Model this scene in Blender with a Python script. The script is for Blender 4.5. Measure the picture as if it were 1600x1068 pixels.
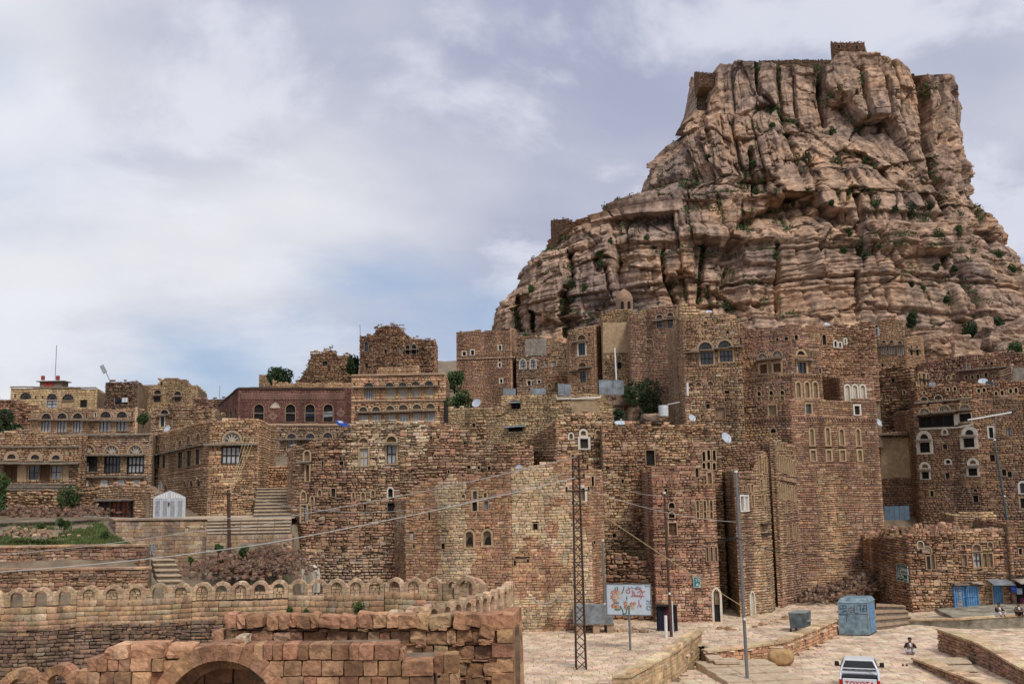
import bpy, math, random
import numpy as np
from mathutils import Vector, Matrix

# ------------------------------------------------------------------ scene, camera, light
scene = bpy.context.scene
for o in list(bpy.data.objects):
    bpy.data.objects.remove(o)
COL = scene.collection
R = math.radians
F, TILT, ROLL, H = 1555.0, 8.0, -1.0, 9.5
cam_d = bpy.data.cameras.new('camera')
cam_d.sensor_width = 36.0
cam_d.lens = F / 1600 * 36
cam_d.clip_end = 20000
cam = bpy.data.objects.new('camera', cam_d)
COL.objects.link(cam)
CM = Matrix.Rotation(R(90 + TILT), 4, 'X') @ Matrix.Rotation(R(ROLL), 4, 'Z')
cam.matrix_world = Matrix.Translation((0, 0, H)) @ CM
scene.camera = cam

SUN_EL, SUN_AZ = 52.0, 150.0      # azimuth clockwise from +Y: behind the camera, to its right
world = bpy.data.worlds.new('World')
scene.world = world
world.use_nodes = True
wn, wl = world.node_tree.nodes, world.node_tree.links
wn.clear()


def wnode(t, **kw):
    n = wn.new(t)
    for k, v in kw.items():
        setattr(n, k, v)
    return n


def wmath(op, a, b=None, c=None):
    n = wnode('ShaderNodeMath', operation=op)
    for i, v in enumerate((a, b, c)):
        if v is None:
            continue
        if hasattr(v, 'is_linked'):
            wl.new(v, n.inputs[i])
        else:
            n.inputs[i].default_value = v
    return n.outputs[0]


sky = wnode('ShaderNodeTexSky', sky_type='NISHITA', sun_disc=False)
sky.sun_elevation, sky.sun_rotation = R(SUN_EL), R(SUN_AZ)
sky.air_density, sky.dust_density, sky.ozone_density = 1.0, 1.5, 1.5
tc = wnode('ShaderNodeTexCoord')
sep = wnode('ShaderNodeSeparateXYZ')
wl.new(tc.outputs['Generated'], sep.inputs[0])
den = wmath('MAXIMUM', wmath('ADD', sep.outputs[2], 0.32), 0.06)
comb = wnode('ShaderNodeCombineXYZ')
wl.new(wmath('DIVIDE', sep.outputs[0], den), comb.inputs[0])
wl.new(wmath('DIVIDE', sep.outputs[1], den), comb.inputs[1])


def wnoise(scale, detail, off, rough=0.55, dist=0.0):
    m = wnode('ShaderNodeMapping')
    m.inputs['Location'].default_value = off
    wl.new(comb.outputs[0], m.inputs[0])
    n = wnode('ShaderNodeTexNoise')
    n.inputs['Scale'].default_value = scale
    n.inputs['Detail'].default_value = detail
    n.inputs['Roughness'].default_value = rough
    n.inputs['Distortion'].default_value = dist
    wl.new(m.outputs[0], n.inputs['Vector'])
    return n.outputs[0]


def wramp(src, *stops):
    r = wnode('ShaderNodeValToRGB')
    e = r.color_ramp.elements
    while len(e) < len(stops):
        e.new(0.5)
    for el, (p, c) in zip(e, stops):
        el.position = p
        el.color = c if len(c) == 4 else (*c, 1)
    r.color_ramp.interpolation = 'EASE'
    wl.new(src, r.inputs[0])
    return r.outputs[0]


def wmix(fac, a, b):
    m = wnode('ShaderNodeMix', data_type='RGBA')
    for sock, v in ((m.inputs[0], fac), (m.inputs[6], a), (m.inputs[7], b)):
        if hasattr(v, 'is_linked'):
            wl.new(v, sock)
        elif isinstance(v, (int, float)):
            sock.default_value = v
        else:
            sock.default_value = (*v, 1)
    return m.outputs[2]


n_cover = wnoise(0.9, 8, (-10.93, 18.49, 0.0), 0.5, 0.2)
n_lum = wnoise(0.55, 8, (4.71, 13.68, 0), 0.5, 0.15)
n_fine = wnoise(2.6, 9, (-14.95, 8.19, 0.0), 0.55, 0.25)
cloud = wmix(wramp(n_lum, (0.36, (0, 0, 0)), (0.62, (1, 1, 1))), (2.5, 2.7, 3.7), (5.4, 5.45, 5.7))
puff = wmix(wramp(n_fine, (0.46, (0, 0, 0)), (0.59, (1, 1, 1))), (0.0, 0.0, 0.0), (1.0, 1.0, 1.0))
cloud2 = wmix(wmath('MULTIPLY', puff, 0.6), cloud, (5.5, 5.6, 6.1))
mask = wramp(n_cover, (0.28, (0, 0, 0)), (0.50, (1, 1, 1)))
clear = wmix(0.75, sky.outputs[0], (2.05, 2.75, 4.1))
skycol = wmix(mask, clear, cloud2)
bg = wnode('ShaderNodeBackground')
wl.new(skycol, bg.inputs[0])
bg.inputs[1].default_value = 0.092
out = wnode('ShaderNodeOutputWorld')
wl.new(bg.outputs[0], out.inputs[0])

sun_d = bpy.data.lights.new('sun', 'SUN')
sun_d.energy = 1.4
sun_d.angle = R(14)
sun_d.color = (1.0, 0.95, 0.87)
sun = bpy.data.objects.new('sun', sun_d)
COL.objects.link(sun)
sd = Vector((math.sin(R(SUN_AZ)) * math.cos(R(SUN_EL)), math.cos(R(SUN_AZ)) * math.cos(R(SUN_EL)), math.sin(R(SUN_EL))))
sun.rotation_euler = sd.to_track_quat('Z', 'Y').to_euler()
vs = scene.view_settings
vs.view_transform, vs.look, vs.exposure, vs.gamma = 'Standard', 'None', 0.74, 1.0
vs.use_curve_mapping = False

# ------------------------------------------------------------------ pixels <-> places (the photograph is 1600 x 1068)
CR = np.array(CM.to_3x3())
CAMP = np.array((0, 0, H))


def ray(px, py):
    d = CR @ np.array(((px - 800) / F, -(py - 534) / F, -1.0))
    return d / d[1]


def at(px, py, Y):
    return CAMP + ray(px, py) * Y


def onz(px, py, z):
    d = ray(px, py)
    return CAMP + d * ((z - H) / d[2])


def proj(P):
    q = (np.asarray(P) - CAMP) @ CR
    return 800 + F * q[..., 0] / -q[..., 2], 534 - F * q[..., 1] / -q[..., 2]


def view(ox, oy, s):
    return lambda x, y: (ox + x / s, oy + y / s)


PIX = view(0, 0, 1)

# ------------------------------------------------------------------ materials
MAT = {}


def srgb(r, g, b):
    f = lambda c: (c / 255 / 12.92) if c < 11 else ((c / 255 + 0.055) / 1.055) ** 2.4
    return (f(r), f(g), f(b))


def new_mat(name):
    m = bpy.data.materials.new(name)
    m.use_nodes = True
    MAT[name] = m
    nt = m.node_tree
    return m, nt, nt.nodes, nt.links, nt.nodes['Principled BSDF']


def mnoise(nt, vec, scale, detail=6, rough=0.6, sc3=None, loc=None):
    n = nt.nodes.new('ShaderNodeTexNoise')
    n.inputs['Scale'].default_value = scale
    n.inputs['Detail'].default_value = detail
    n.inputs['Roughness'].default_value = rough
    if sc3 or loc:
        mp = nt.nodes.new('ShaderNodeMapping')
        if sc3:
            mp.inputs['Scale'].default_value = sc3
        if loc:
            mp.inputs['Location'].default_value = loc
        nt.links.new(vec, mp.inputs[0])
        vec = mp.outputs[0]
    nt.links.new(vec, n.inputs['Vector'])
    return n.outputs[0]


def mramp(nt, src, *stops):
    r = nt.nodes.new('ShaderNodeValToRGB')
    e = r.color_ramp.elements
    while len(e) < len(stops):
        e.new(0.5)
    for el, (p, c) in zip(e, stops):
        el.position = p
        el.color = (c, c, c, 1) if isinstance(c, (int, float)) else (*c, 1)
    nt.links.new(src, r.inputs[0])
    return r.outputs[0]


def mmix(nt, fac, a, b, mode='MIX'):
    m = nt.nodes.new('ShaderNodeMix')
    m.data_type = 'RGBA'
    m.blend_type = mode
    for sock, v in ((m.inputs[0], fac), (m.inputs[6], a), (m.inputs[7], b)):
        if hasattr(v, 'is_linked'):
            nt.links.new(v, sock)
        elif isinstance(v, (int, float)):
            sock.default_value = v
        else:
            sock.default_value = (*v, 1)
    return m.outputs[2]


def mbump(nt, height, bsdf, strength=0.5, dist=0.02):
    b = nt.nodes.new('ShaderNodeBump')
    b.inputs['Strength'].default_value = strength
    b.inputs['Distance'].default_value = dist
    nt.links.new(height, b.inputs['Height'])
    nt.links.new(b.outputs[0], bsdf.inputs['Normal'])


def stone_mat(name, fine=7.0, bump=0.05, stain=0.5, blotch=0.0, lo=0.62, hi=1.36):
    m, nt, n, l, b = new_mat(name)
    at_ = n.new('ShaderNodeAttribute')
    at_.attribute_name = 'col'
    pos = n.new('ShaderNodeNewGeometry').outputs['Position']
    f = mnoise(nt, pos, fine, 8, 0.7)
    c = mmix(nt, 1.0, at_.outputs['Color'], mramp(nt, f, (0.3, lo), (0.7, hi)), 'MULTIPLY')
    run = mnoise(nt, pos, 1.0, 7, 0.6, (0.85, 0.85, 0.07), (5, 2, 8))
    c = mmix(nt, 1.0, c, mramp(nt, run, (0.36, 0.70), (0.58, 1.10)), 'MULTIPLY')
    if blotch:
        c = mmix(nt, mramp(nt, mnoise(nt, pos, 3.6, 7, 0.62), (0.5, 0.0), (0.62, blotch)), c, (0.16, 0.085, 0.055))
    s = mnoise(nt, pos, 0.55, 7, 0.65, (1, 1, 0.55))
    c = mmix(nt, mramp(nt, s, (0.52, 0.0), (0.70, stain)), c, (0.115, 0.082, 0.055))
    g = mnoise(nt, pos, 1.3, 6, 0.6, (1, 1, 1), (9, 4, 2))
    c = mmix(nt, mramp(nt, g, (0.60, 0.0), (0.74, 0.35)), c, (0.40, 0.34, 0.25))
    l.new(c, b.inputs['Base Color'])
    b.inputs['Roughness'].default_value = 0.95
    b.inputs['Specular IOR Level'].default_value = 0.15
    mbump(nt, mnoise(nt, pos, fine * 1.7, 7, 0.7), b, 0.9, bump)
    return m


def plain_mat(name, col, rough=0.85, var=0.25, scale=6.0, spec=0.2, metal=0.0, bump=0.01, col2=None, sc3=None):
    m, nt, n, l, b = new_mat(name)
    pos = n.new('ShaderNodeNewGeometry').outputs['Position']
    f = mnoise(nt, pos, scale, 8, 0.68, sc3)
    lo = tuple(c * (1 - var) for c in col) if col2 is None else col2
    hi = tuple(min(1, c * (1 + var)) for c in col)
    l.new(mramp(nt, f, (0.33, lo), (0.68, hi)), b.inputs['Base Color'])
    b.inputs['Roughness'].default_value = rough
    b.inputs['Specular IOR Level'].default_value = spec
    b.inputs['Metallic'].default_value = metal
    if bump:
        mbump(nt, mnoise(nt, pos, scale * 2.2, 6, 0.7), b, 0.7, bump)
    return m


stone_mat('stone')
stone_mat('stone_fg', 11.0, 0.05, 0.3, 0.62)
stone_mat('stone_pave', 4.0, 0.02, 0.3, 0.0, 0.84, 1.14)
plain_mat('mortar', (0.19, 0.142, 0.10), 1.0, 0.45, 3.0, 0.05, bump=0.05)
plain_mat('earth', (0.23, 0.165, 0.11), 1.0, 0.4, 0.9, 0.05, bump=0.12)
plain_mat('plaster_white', (0.62, 0.56, 0.47), 0.9, 0.2, 5.0)
plain_mat('plaster_tan', (0.42, 0.30, 0.18), 0.95, 0.3, 3.0, bump=0.03)
plain_mat('plaster_grey', (0.33, 0.29, 0.24), 0.95, 0.35, 2.0, bump=0.03, col2=(0.16, 0.13, 0.10))
plain_mat('plaster_stained', (0.36, 0.32, 0.25), 0.95, 0.3, 0.9, bump=0.03, col2=(0.10, 0.085, 0.06))
plain_mat('dome', (0.29, 0.185, 0.125), 0.95, 0.3, 3.0, bump=0.02)
plain_mat('trim', (0.36, 0.25, 0.165), 0.95, 0.3, 6.0, bump=0.02)
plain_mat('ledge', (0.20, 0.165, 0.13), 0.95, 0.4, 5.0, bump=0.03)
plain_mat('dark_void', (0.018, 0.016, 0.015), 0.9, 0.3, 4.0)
plain_mat('wood_dark', (0.035, 0.028, 0.024), 0.7, 0.4, 9.0)
plain_mat('wood_brown', (0.115, 0.062, 0.035), 0.8, 0.4, 5.0, sc3=(6, 6, 0.7))
plain_mat('wood_yellow', (0.42, 0.31, 0.14), 0.7, 0.2, 5.0)
plain_mat('glass', (0.045, 0.05, 0.06), 0.12, 0.4, 1.5, 0.6, bump=0)
plain_mat('curtain', (0.40, 0.40, 0.42), 0.7, 0.35, 4.0, sc3=(7, 7, 0.6), bump=0)
plain_mat('gypsum', (0.50, 0.43, 0.34), 0.9, 0.25, 9.0)
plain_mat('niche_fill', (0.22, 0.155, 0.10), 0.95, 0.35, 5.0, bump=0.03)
plain_mat('metal_grey', (0.27, 0.29, 0.30), 0.55, 0.3, 2.5, 0.4, 0.3)
plain_mat('metal_sheet', (0.24, 0.28, 0.31), 0.6, 0.35, 1.2, 0.3, 0.2, col2=(0.13, 0.13, 0.13))
plain_mat('galvanised', (0.19, 0.20, 0.205), 0.45, 0.2, 6.0, 0.4, 0.4)
plain_mat('rust', (0.085, 0.05, 0.036), 0.9, 0.5, 9.0, col2=(0.035, 0.024, 0.02))
plain_mat('white_paint', (0.72, 0.72, 0.71), 0.45, 0.12, 4.0, 0.4, bump=0)
plain_mat('gate_grey', (0.30, 0.32, 0.35), 0.6, 0.2, 5.0)
plain_mat('gate_white', (0.50, 0.52, 0.55), 0.6, 0.15, 5.0)
plain_mat('blue_paint', (0.12, 0.27, 0.46), 0.6, 0.3, 3.5, 0.3, col2=(0.07, 0.17, 0.32))
plain_mat('kiosk_paint', (0.20, 0.29, 0.34), 0.55, 0.25, 3.0, 0.3, 0.1, col2=(0.09, 0.12, 0.14))
plain_mat('bin_paint', (0.10, 0.125, 0.135), 0.6, 0.3, 3.0, 0.3, 0.1, col2=(0.045, 0.05, 0.05))
plain_mat('red_paint', (0.28, 0.045, 0.035), 0.7, 0.4, 5.0)
plain_mat('red_door', (0.27, 0.075, 0.035), 0.8, 0.6, 4.0, col2=(0.10, 0.035, 0.02), sc3=(5, 5, 1))
plain_mat('black_paint', (0.02, 0.02, 0.022), 0.6, 0.3, 4.0)
plain_mat('sign_green', (0.015, 0.10, 0.075), 0.5, 0.15, 4.0, bump=0)
plain_mat('sign_teal', (0.03, 0.19, 0.22), 0.5, 0.15, 4.0, bump=0)
plain_mat('sign_face', (0.48, 0.55, 0.62), 0.5, 0.12, 2.0, bump=0)
plain_mat('ink_red', (0.45, 0.12, 0.09), 0.6, 0.2, 9.0, bump=0)
plain_mat('ink_orange', (0.46, 0.18, 0.08), 0.6, 0.3, 9.0, bump=0)
plain_mat('ink_pale', (0.58, 0.42, 0.28), 0.6, 0.3, 9.0, bump=0)
plain_mat('ink_green', (0.05, 0.15, 0.035), 0.6, 0.3, 9.0, bump=0)
plain_mat('ink_black', (0.025, 0.03, 0.035), 0.6, 0.2, 9.0, bump=0)
plain_mat('ink_blue', (0.04, 0.09, 0.17), 0.6, 0.2, 9.0, bump=0)
plain_mat('cable_pale', (0.42, 0.40, 0.38), 0.6, 0.1, 4.0, bump=0)
plain_mat('cable_black', (0.02, 0.02, 0.022), 0.6, 0.1, 4.0, bump=0)
plain_mat('cable_yellow', (0.45, 0.36, 0.20), 0.7, 0.1, 4.0, bump=0)
plain_mat('dish', (0.42, 0.47, 0.53), 0.5, 0.1, 4.0, 0.4, bump=0)
plain_mat('dish_blue', (0.33, 0.42, 0.54), 0.5, 0.15, 4.0, 0.4, bump=0)
plain_mat('blue_plastic', (0.04, 0.10, 0.42), 0.45, 0.3, 4.0, bump=0)
plain_mat('car_white', (0.66, 0.68, 0.70), 0.25, 0.04, 3.0, 0.5, bump=0)
plain_mat('car_glass', (0.012, 0.013, 0.016), 0.08, 0.1, 3.0, 0.6, bump=0)
plain_mat('tyre', (0.02, 0.02, 0.02), 0.9, 0.2, 9.0, bump=0)
plain_mat('tail_red', (0.45, 0.02, 0.015), 0.3, 0.1, 4.0, bump=0)
plain_mat('skin', (0.20, 0.11, 0.07), 0.7, 0.1, 9.0, bump=0)
plain_mat('hair', (0.012, 0.010, 0.009), 0.8, 0.2, 20.0, bump=0)
plain_mat('jacket', (0.022, 0.016, 0.018), 0.9, 0.3, 12.0)
plain_mat('thobe', (0.58, 0.58, 0.60), 0.9, 0.1, 12.0)
plain_mat('cloth_indigo', (0.022, 0.026, 0.05), 0.9, 0.4, 5.0, sc3=(5, 5, 1))
plain_mat('cloth_maroon', (0.09, 0.018, 0.035), 0.9, 0.4, 5.0, sc3=(5, 5, 1))
plain_mat('cloth_grey', (0.10, 0.10, 0.105), 0.9, 0.4, 5.0, sc3=(5, 5, 1))
plain_mat('leaf', (0.062, 0.095, 0.030), 0.8, 0.5, 1.8, 0.2, col2=(0.022, 0.04, 0.016), bump=0)
plain_mat('leaf_dark', (0.036, 0.06, 0.024), 0.8, 0.5, 1.8, 0.2, col2=(0.014, 0.025, 0.012), bump=0)
plain_mat('grass_blade', (0.085, 0.125, 0.035), 0.8, 0.4, 1.2, 0.2, col2=(0.075, 0.075, 0.03), bump=0)
plain_mat('bark', (0.07, 0.05, 0.036), 0.95, 0.4, 9.0, bump=0.03)
plain_mat('tank_white', (0.60, 0.62, 0.63), 0.6, 0.12, 4.0, bump=0)


def rock_mat():
    m, nt, n, l, b = new_mat('rock')
    pos = n.new('ShaderNodeNewGeometry').outputs['Position']
    big = mnoise(nt, pos, 0.035, 7, 0.62, (1, 1, 1.3))
    c = mramp(nt, big, (0.34, (0.25, 0.182, 0.155)), (0.46, (0.365, 0.252, 0.188)), (0.57, (0.42, 0.278, 0.19)), (0.70, (0.46, 0.255, 0.145)))
    strata = mnoise(nt, pos, 1.0, 8, 0.66, (0.035, 0.035, 0.62))
    c = mmix(nt, 1.0, c, mramp(nt, strata, (0.36, 0.7), (0.50, 1.0), (0.66, 1.2)), 'MULTIPLY')
    med = mnoise(nt, pos, 0.42, 9, 0.7, (1, 1, 1.6))
    c = mmix(nt, 1.0, c, mramp(nt, med, (0.36, 0.5), (0.64, 1.4)), 'MULTIPLY')
    varn = mnoise(nt, pos, 0.16, 8, 0.66, (1, 1, 0.28), (3, 8, 1))
    c = mmix(nt, mramp(nt, varn, (0.52, 0.0), (0.66, 0.78)), c, (0.10, 0.082, 0.075))
    strk = mnoise(nt, pos, 1.0, 8, 0.62, (0.5, 0.5, 0.03), (1, 7, 3))
    c = mmix(nt, 1.0, c, mramp(nt, strk, (0.36, 0.62), (0.56, 1.12)), 'MULTIPLY')
    pale = mnoise(nt, pos, 0.2, 7, 0.6, (1, 1, 1.2), (13, 2, 7))
    c = mmix(nt, mramp(nt, pale, (0.58, 0.0), (0.72, 0.5)), c, (0.47, 0.355, 0.27))
    l.new(c, b.inputs['Base Color'])
    b.inputs['Roughness'].default_value = 1.0
    b.inputs['Specular IOR Level'].default_value = 0.1
    h = mmix(nt, 0.5, mnoise(nt, pos, 0.9, 10, 0.74, (1, 1, 1.3)), mnoise(nt, pos, 1.7, 8, 0.7))
    mbump(nt, h, b, 1.0, 0.4)


rock_mat()


def ground_mat():
    m, nt, n, l, b = new_mat('ground')
    pos = n.new('ShaderNodeNewGeometry').outputs['Position']
    c = mramp(nt, mnoise(nt, pos, 0.6, 9, 0.7), (0.33, (0.12, 0.088, 0.06)), (0.55, (0.23, 0.17, 0.115)), (0.7, (0.32, 0.25, 0.18)))
    g = mnoise(nt, pos, 0.11, 7, 0.66, None, (4, 4, 0))
    c = mmix(nt, mramp(nt, g, (0.55, 0.0), (0.66, 0.8)), c, (0.05, 0.065, 0.025))
    l.new(c, b.inputs['Base Color'])
    b.inputs['Roughness'].default_value = 1.0
    mbump(nt, mnoise(nt, pos, 2.5, 9, 0.7), b, 1.0, 0.15)


ground_mat()

# ------------------------------------------------------------------ objects
rnd = random.Random(7)
npr = np.random.default_rng(11)


def obj(name, verts, faces, mat, parent=None, cols=None, smooth=False):
    me = bpy.data.meshes.new(name)
    me.from_pydata([tuple(v) for v in verts], [], faces)
    if mat:
        me.materials.append(MAT[mat])
    if cols is not None:
        a = me.attributes.new('col', 'FLOAT_COLOR', 'FACE')
        a.data.foreach_set('color', np.c_[np.asarray(cols, float), np.ones(len(cols))].astype(np.float32).ravel())
    if smooth:
        me.polygons.foreach_set('use_smooth', [True] * len(me.polygons))
    o = bpy.data.objects.new(name, me)
    COL.objects.link(o)
    if parent is not None:
        o.parent = parent
    return o


def big_obj(name, V, Q, mat, parent=None, cols=None, smooth=False):
    """quads only, numpy arrays: fast"""
    me = bpy.data.meshes.new(name)
    nv, nf = len(V), len(Q)
    me.vertices.add(nv)
    me.vertices.foreach_set('co', np.asarray(V, np.float32).ravel())
    me.loops.add(nf * 4)
    me.loops.foreach_set('vertex_index', np.asarray(Q, np.int32).ravel())
    me.polygons.add(nf)
    me.polygons.foreach_set('loop_start', np.arange(nf, dtype=np.int32) * 4)
    if smooth:
        me.polygons.foreach_set('use_smooth', np.ones(nf, bool))
    me.update(calc_edges=True)
    me.materials.append(MAT[mat])
    if cols is not None:
        a = me.attributes.new('col', 'FLOAT_COLOR', 'FACE')
        a.data.foreach_set('color', np.c_[np.asarray(cols, float), np.ones(nf)].astype(np.float32).ravel())
    o = bpy.data.objects.new(name, me)
    COL.objects.link(o)
    if parent is not None:
        o.parent = parent
    return o


def thing(name, label, cat, group=None, loc=None):
    o = bpy.data.objects.new(name, None)
    o.empty_display_size = 0.3
    COL.objects.link(o)
    if loc is not None:
        o.location = [float(c) for c in loc]
    return tag(o, label, cat, group, 'thing')


def tag(o, label=None, cat=None, group=None, kind=None):
    if label:
        o['label'] = label
    if cat:
        o['category'] = cat
    if group:
        o['group'] = group
    if kind:
        o['kind'] = kind
    return o


class MB:
    """collects faces for one mesh"""
    def __init__(s):
        s.v, s.f, s.c = [], [], []

    def add(s, verts, faces, col=None):
        k = len(s.v)
        s.v += [tuple(map(float, v)) for v in verts]
        s.f += [tuple(i + k for i in f) for f in faces]
        if col is not None:
            s.c += [col] * len(faces)
        return s

    def box(s, lo, hi, M=None, col=None):
        P = [(x, y, z) for z in (lo[2], hi[2]) for y in (lo[1], hi[1]) for x in (lo[0], hi[0])]
        if M is not None:
            P = [tuple(M @ Vector(p)) for p in P]
        return s.add(P, [(0, 2, 3, 1), (4, 5, 7, 6), (0, 1, 5, 4), (2, 6, 7, 3), (0, 4, 6, 2), (1, 3, 7, 5)], col)

    def tube(s, pts, r, n=6, r1=None, cap=True, col=None):
        pts = [Vector(p) for p in pts]
        rows = []
        for i, p in enumerate(pts):
            t = (pts[min(i + 1, len(pts) - 1)] - pts[max(i - 1, 0)])
            t = t.normalized() if t.length > 1e-9 else Vector((0, 0, 1))
            a = Vector((0, 0, 1)) if abs(t.z) < 0.9 else Vector((0, 1, 0))
            e = t.cross(a).normalized()
            g = t.cross(e)
            rr = r if r1 is None else r + (r1 - r) * i / (len(pts) - 1)
            rows += [tuple(p + e * (rr * math.cos(2 * math.pi * k / n)) + g * (rr * math.sin(2 * math.pi * k / n))) for k in range(n)]
        F_ = []
        for i in range(len(pts) - 1):
            F_ += [(i * n + k, i * n + (k + 1) % n, (i + 1) * n + (k + 1) % n, (i + 1) * n + k) for k in range(n)]
        if cap:
            F_ += [tuple(range(n))[::-1], tuple((len(pts) - 1) * n + k for k in range(n))]
        return s.add(rows, F_, col)

    def prism(s, poly, to3, d0, d1, col=None):
        n = len(poly)
        V_ = [to3(u, d0, z) for u, z in poly] + [to3(u, d1, z) for u, z in poly]
        F_ = [tuple(range(n)), tuple(range(2 * n - 1, n - 1, -1))] + [(i, n + i, n + (i + 1) % n, (i + 1) % n) for i in range(n)]
        return s.add(V_, F_, col)

    def build(s, name, mat, parent=None, smooth=False):
        return obj(name, s.v, s.f, mat, parent, s.c if s.c else None, smooth)


# ------------------------------------------------------------------ noise in numpy
def hash2(i, j, k=0):
    h = (i.astype(np.int64) * 374761393 + j.astype(np.int64) * 668265263 + k * 1274126177) & 0xffffffff
    h = ((h ^ (h >> 13)) * 1274126177) & 0xffffffff
    h = (h ^ (h >> 16)) & 0xffffffff
    return h / 4294967295.0


def vnoise(x, y, k=0):
    xi, yi = np.floor(x), np.floor(y)
    fx, fy = x - xi, y - yi
    fx, fy = fx * fx * (3 - 2 * fx), fy * fy * (3 - 2 * fy)
    a, b = hash2(xi, yi, k), hash2(xi + 1, yi, k)
    c, d = hash2(xi, yi + 1, k), hash2(xi + 1, yi + 1, k)
    return (a * (1 - fx) + b * fx) * (1 - fy) + (c * (1 - fx) + d * fx) * fy


def fbm(x, y, k=0, o=5, g=0.5):
    s, a, t = 0.0, 1.0, 0.0
    for i in range(o):
        s = s + a * vnoise(x * 2 ** i + 17.3 * i, y * 2 ** i - 9.1 * i, k + i)
        t += a
        a *= g
    return s / t


def worley(x, y, k=0, jit=0.9):
    xi, yi = np.floor(x), np.floor(y)
    f1 = np.full(x.shape, 9.0)
    f2 = np.full(x.shape, 9.0)
    cid = np.zeros(x.shape)
    for dx in (-1, 0, 1):
        for dy in (-1, 0, 1):
            cx, cy = xi + dx, yi + dy
            px = cx + 0.5 + jit * (hash2(cx, cy, k) - 0.5)
            py = cy + 0.5 + jit * (hash2(cx, cy, k + 1) - 0.5)
            d = np.hypot(x - px, y - py)
            new = d < f1
            f2 = np.where(new, f1, np.minimum(f2, d))
            cid = np.where(new, hash2(cx, cy, k + 2), cid)
            f1 = np.where(new, d, f1)
    return f1, f2, cid

# ------------------------------------------------------------------ masonry
TAN, BRN, PUR, DRK, PAL, ORG, RED, GRY = (srgb(186, 148, 108), srgb(160, 120, 88), srgb(140, 112, 102), srgb(108, 86, 74), srgb(204, 182, 148), srgb(188, 138, 96), srgb(156, 106, 84), srgb(152, 138, 122))
PALETTE = {
    'tan': [(TAN, 4), (BRN, 3), (ORG, 2), (PAL, 1.6), (PUR, 1.2), (DRK, .5), (GRY, .8)],
    'brown': [(BRN, 4), (TAN, 2.6), (RED, 1.4), (PUR, 1.8), (DRK, 1.2), (PAL, .7), (ORG, 1)],
    'purple': [(PUR, 3.4), (BRN, 2.6), (RED, 2.2), (DRK, 1.2), (TAN, 1.6), (PAL, .6)],
    'brick': [(srgb(128, 84, 78), 3), (srgb(150, 104, 92), 3), (srgb(104, 72, 70), 2), (PUR, 1)],
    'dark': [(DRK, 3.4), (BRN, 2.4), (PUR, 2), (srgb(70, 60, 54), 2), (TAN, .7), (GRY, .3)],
    'orange': [(ORG, 4), (TAN, 3), (srgb(196, 146, 112), 3), (RED, 1), (PAL, 1)],
    'rose': [(srgb(188, 134, 94), 4), (srgb(200, 152, 108), 3), (srgb(160, 110, 80), 3), (srgb(130, 90, 68), 1.8), (srgb(206, 168, 126), 1.3)],
    'arch': [(srgb(196, 160, 122), 4), (srgb(178, 142, 112), 3), (srgb(208, 180, 146), 2), (srgb(152, 122, 102), 1.2)],
    'grey': [(GRY, 3), (TAN, 3), (PAL, 1.5), (BRN, 2), (PUR, 1)],
    'yellow': [(srgb(196, 164, 112), 4), (TAN, 3), (PAL, 2), (BRN, 1), (srgb(176, 150, 110), 2)],
    'pale': [(PAL, 3), (srgb(190, 166, 130), 3), (GRY, 2), (TAN, 3)],
    'scree': [(DRK, 3), (BRN, 2), (RED, 1.6), (GRY, 1), (srgb(84, 70, 62), 2)],
    'river': [(RED, 3), (BRN, 2), (GRY, 2), (PAL, 1.2), (ORG, 2), (DRK, 2)],
    'castle': [(srgb(130, 104, 84), 3), (srgb(110, 90, 78), 3), (TAN, 1.4), (DRK, 1)],
}


def pick_cols(pal, n, rng, lo=0.82, hi=1.17):
    P = PALETTE[pal]
    w = np.array([p[1] for p in P], float)
    idx = rng.choice(len(P), n, p=w / w.sum())
    c = np.array([p[0] for p in P])
    c = (c * .42 + (c * (w / w.sum())[:, None]).sum(0) * .58)[idx]
    c = c * .88 + (c @ np.array((.3, .55, .15)))[:, None] * .12
    return np.clip(c * 1.14 * rng.uniform(lo, hi, (n, 1)) * rng.uniform(0.94, 1.06, (n, 3)), 0.01, 0.85)


class Wall:
    """a vertical wall plane from plan point A (left) to B (right), seen from the camera's side"""
    def __init__(s, A, B):
        s.A, s.B = np.array(A[:2], float), np.array(B[:2], float)
        d = s.B - s.A
        s.L = float(np.hypot(*d))
        s.U = d / s.L
        s.N = np.array((s.U[1], -s.U[0]))

    def to3(s, u, n, z):
        return (s.A[0] + s.U[0] * u + s.N[0] * n, s.A[1] + s.U[1] * u + s.N[1] * n, z)

    def uz(s, px, py):
        d = ray(px, py)
        t = np.dot(s.A - CAMP[:2], s.N) / np.dot(d[:2], s.N)
        p = CAMP + d * t
        return float(np.dot(p[:2] - s.A, s.U)), float(p[2])

    def mat(s, u, n, z):
        M = Matrix.Identity(4)
        M.col[0][:3] = (*s.U, 0)
        M.col[1][:3] = (*s.N, 0)
        M.col[2][:3] = (0, 0, 1)
        M.translation = s.to3(u, n, z)
        return M


STY_SOFT = .72
STY = {
    'ashlar': dict(h=.25, w=.46, jit=.008, gap=.016, pr=.025, bev=.014),
    'course': dict(split=.12, h=.165, w=.32, jit=.016, gap=.018, pr=.035, bev=.02),
    'rough': dict(split=.2, h=.175, w=.33, jit=.026, gap=.024, pr=.06, bev=.028),
    'rubble': dict(split=.22, h=.24, w=.38, jit=.055, gap=.045, pr=.14, bev=.055),
    'brick': dict(h=.13, w=.30, jit=.004, gap=.014, pr=.018, bev=.008),
    'fine': dict(h=.17, w=.34, jit=.010, gap=.016, pr=.03, bev=.016),
}

for q in STY.values():
    q['pr'] *= STY_SOFT
    q['gap'] *= .85


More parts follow.
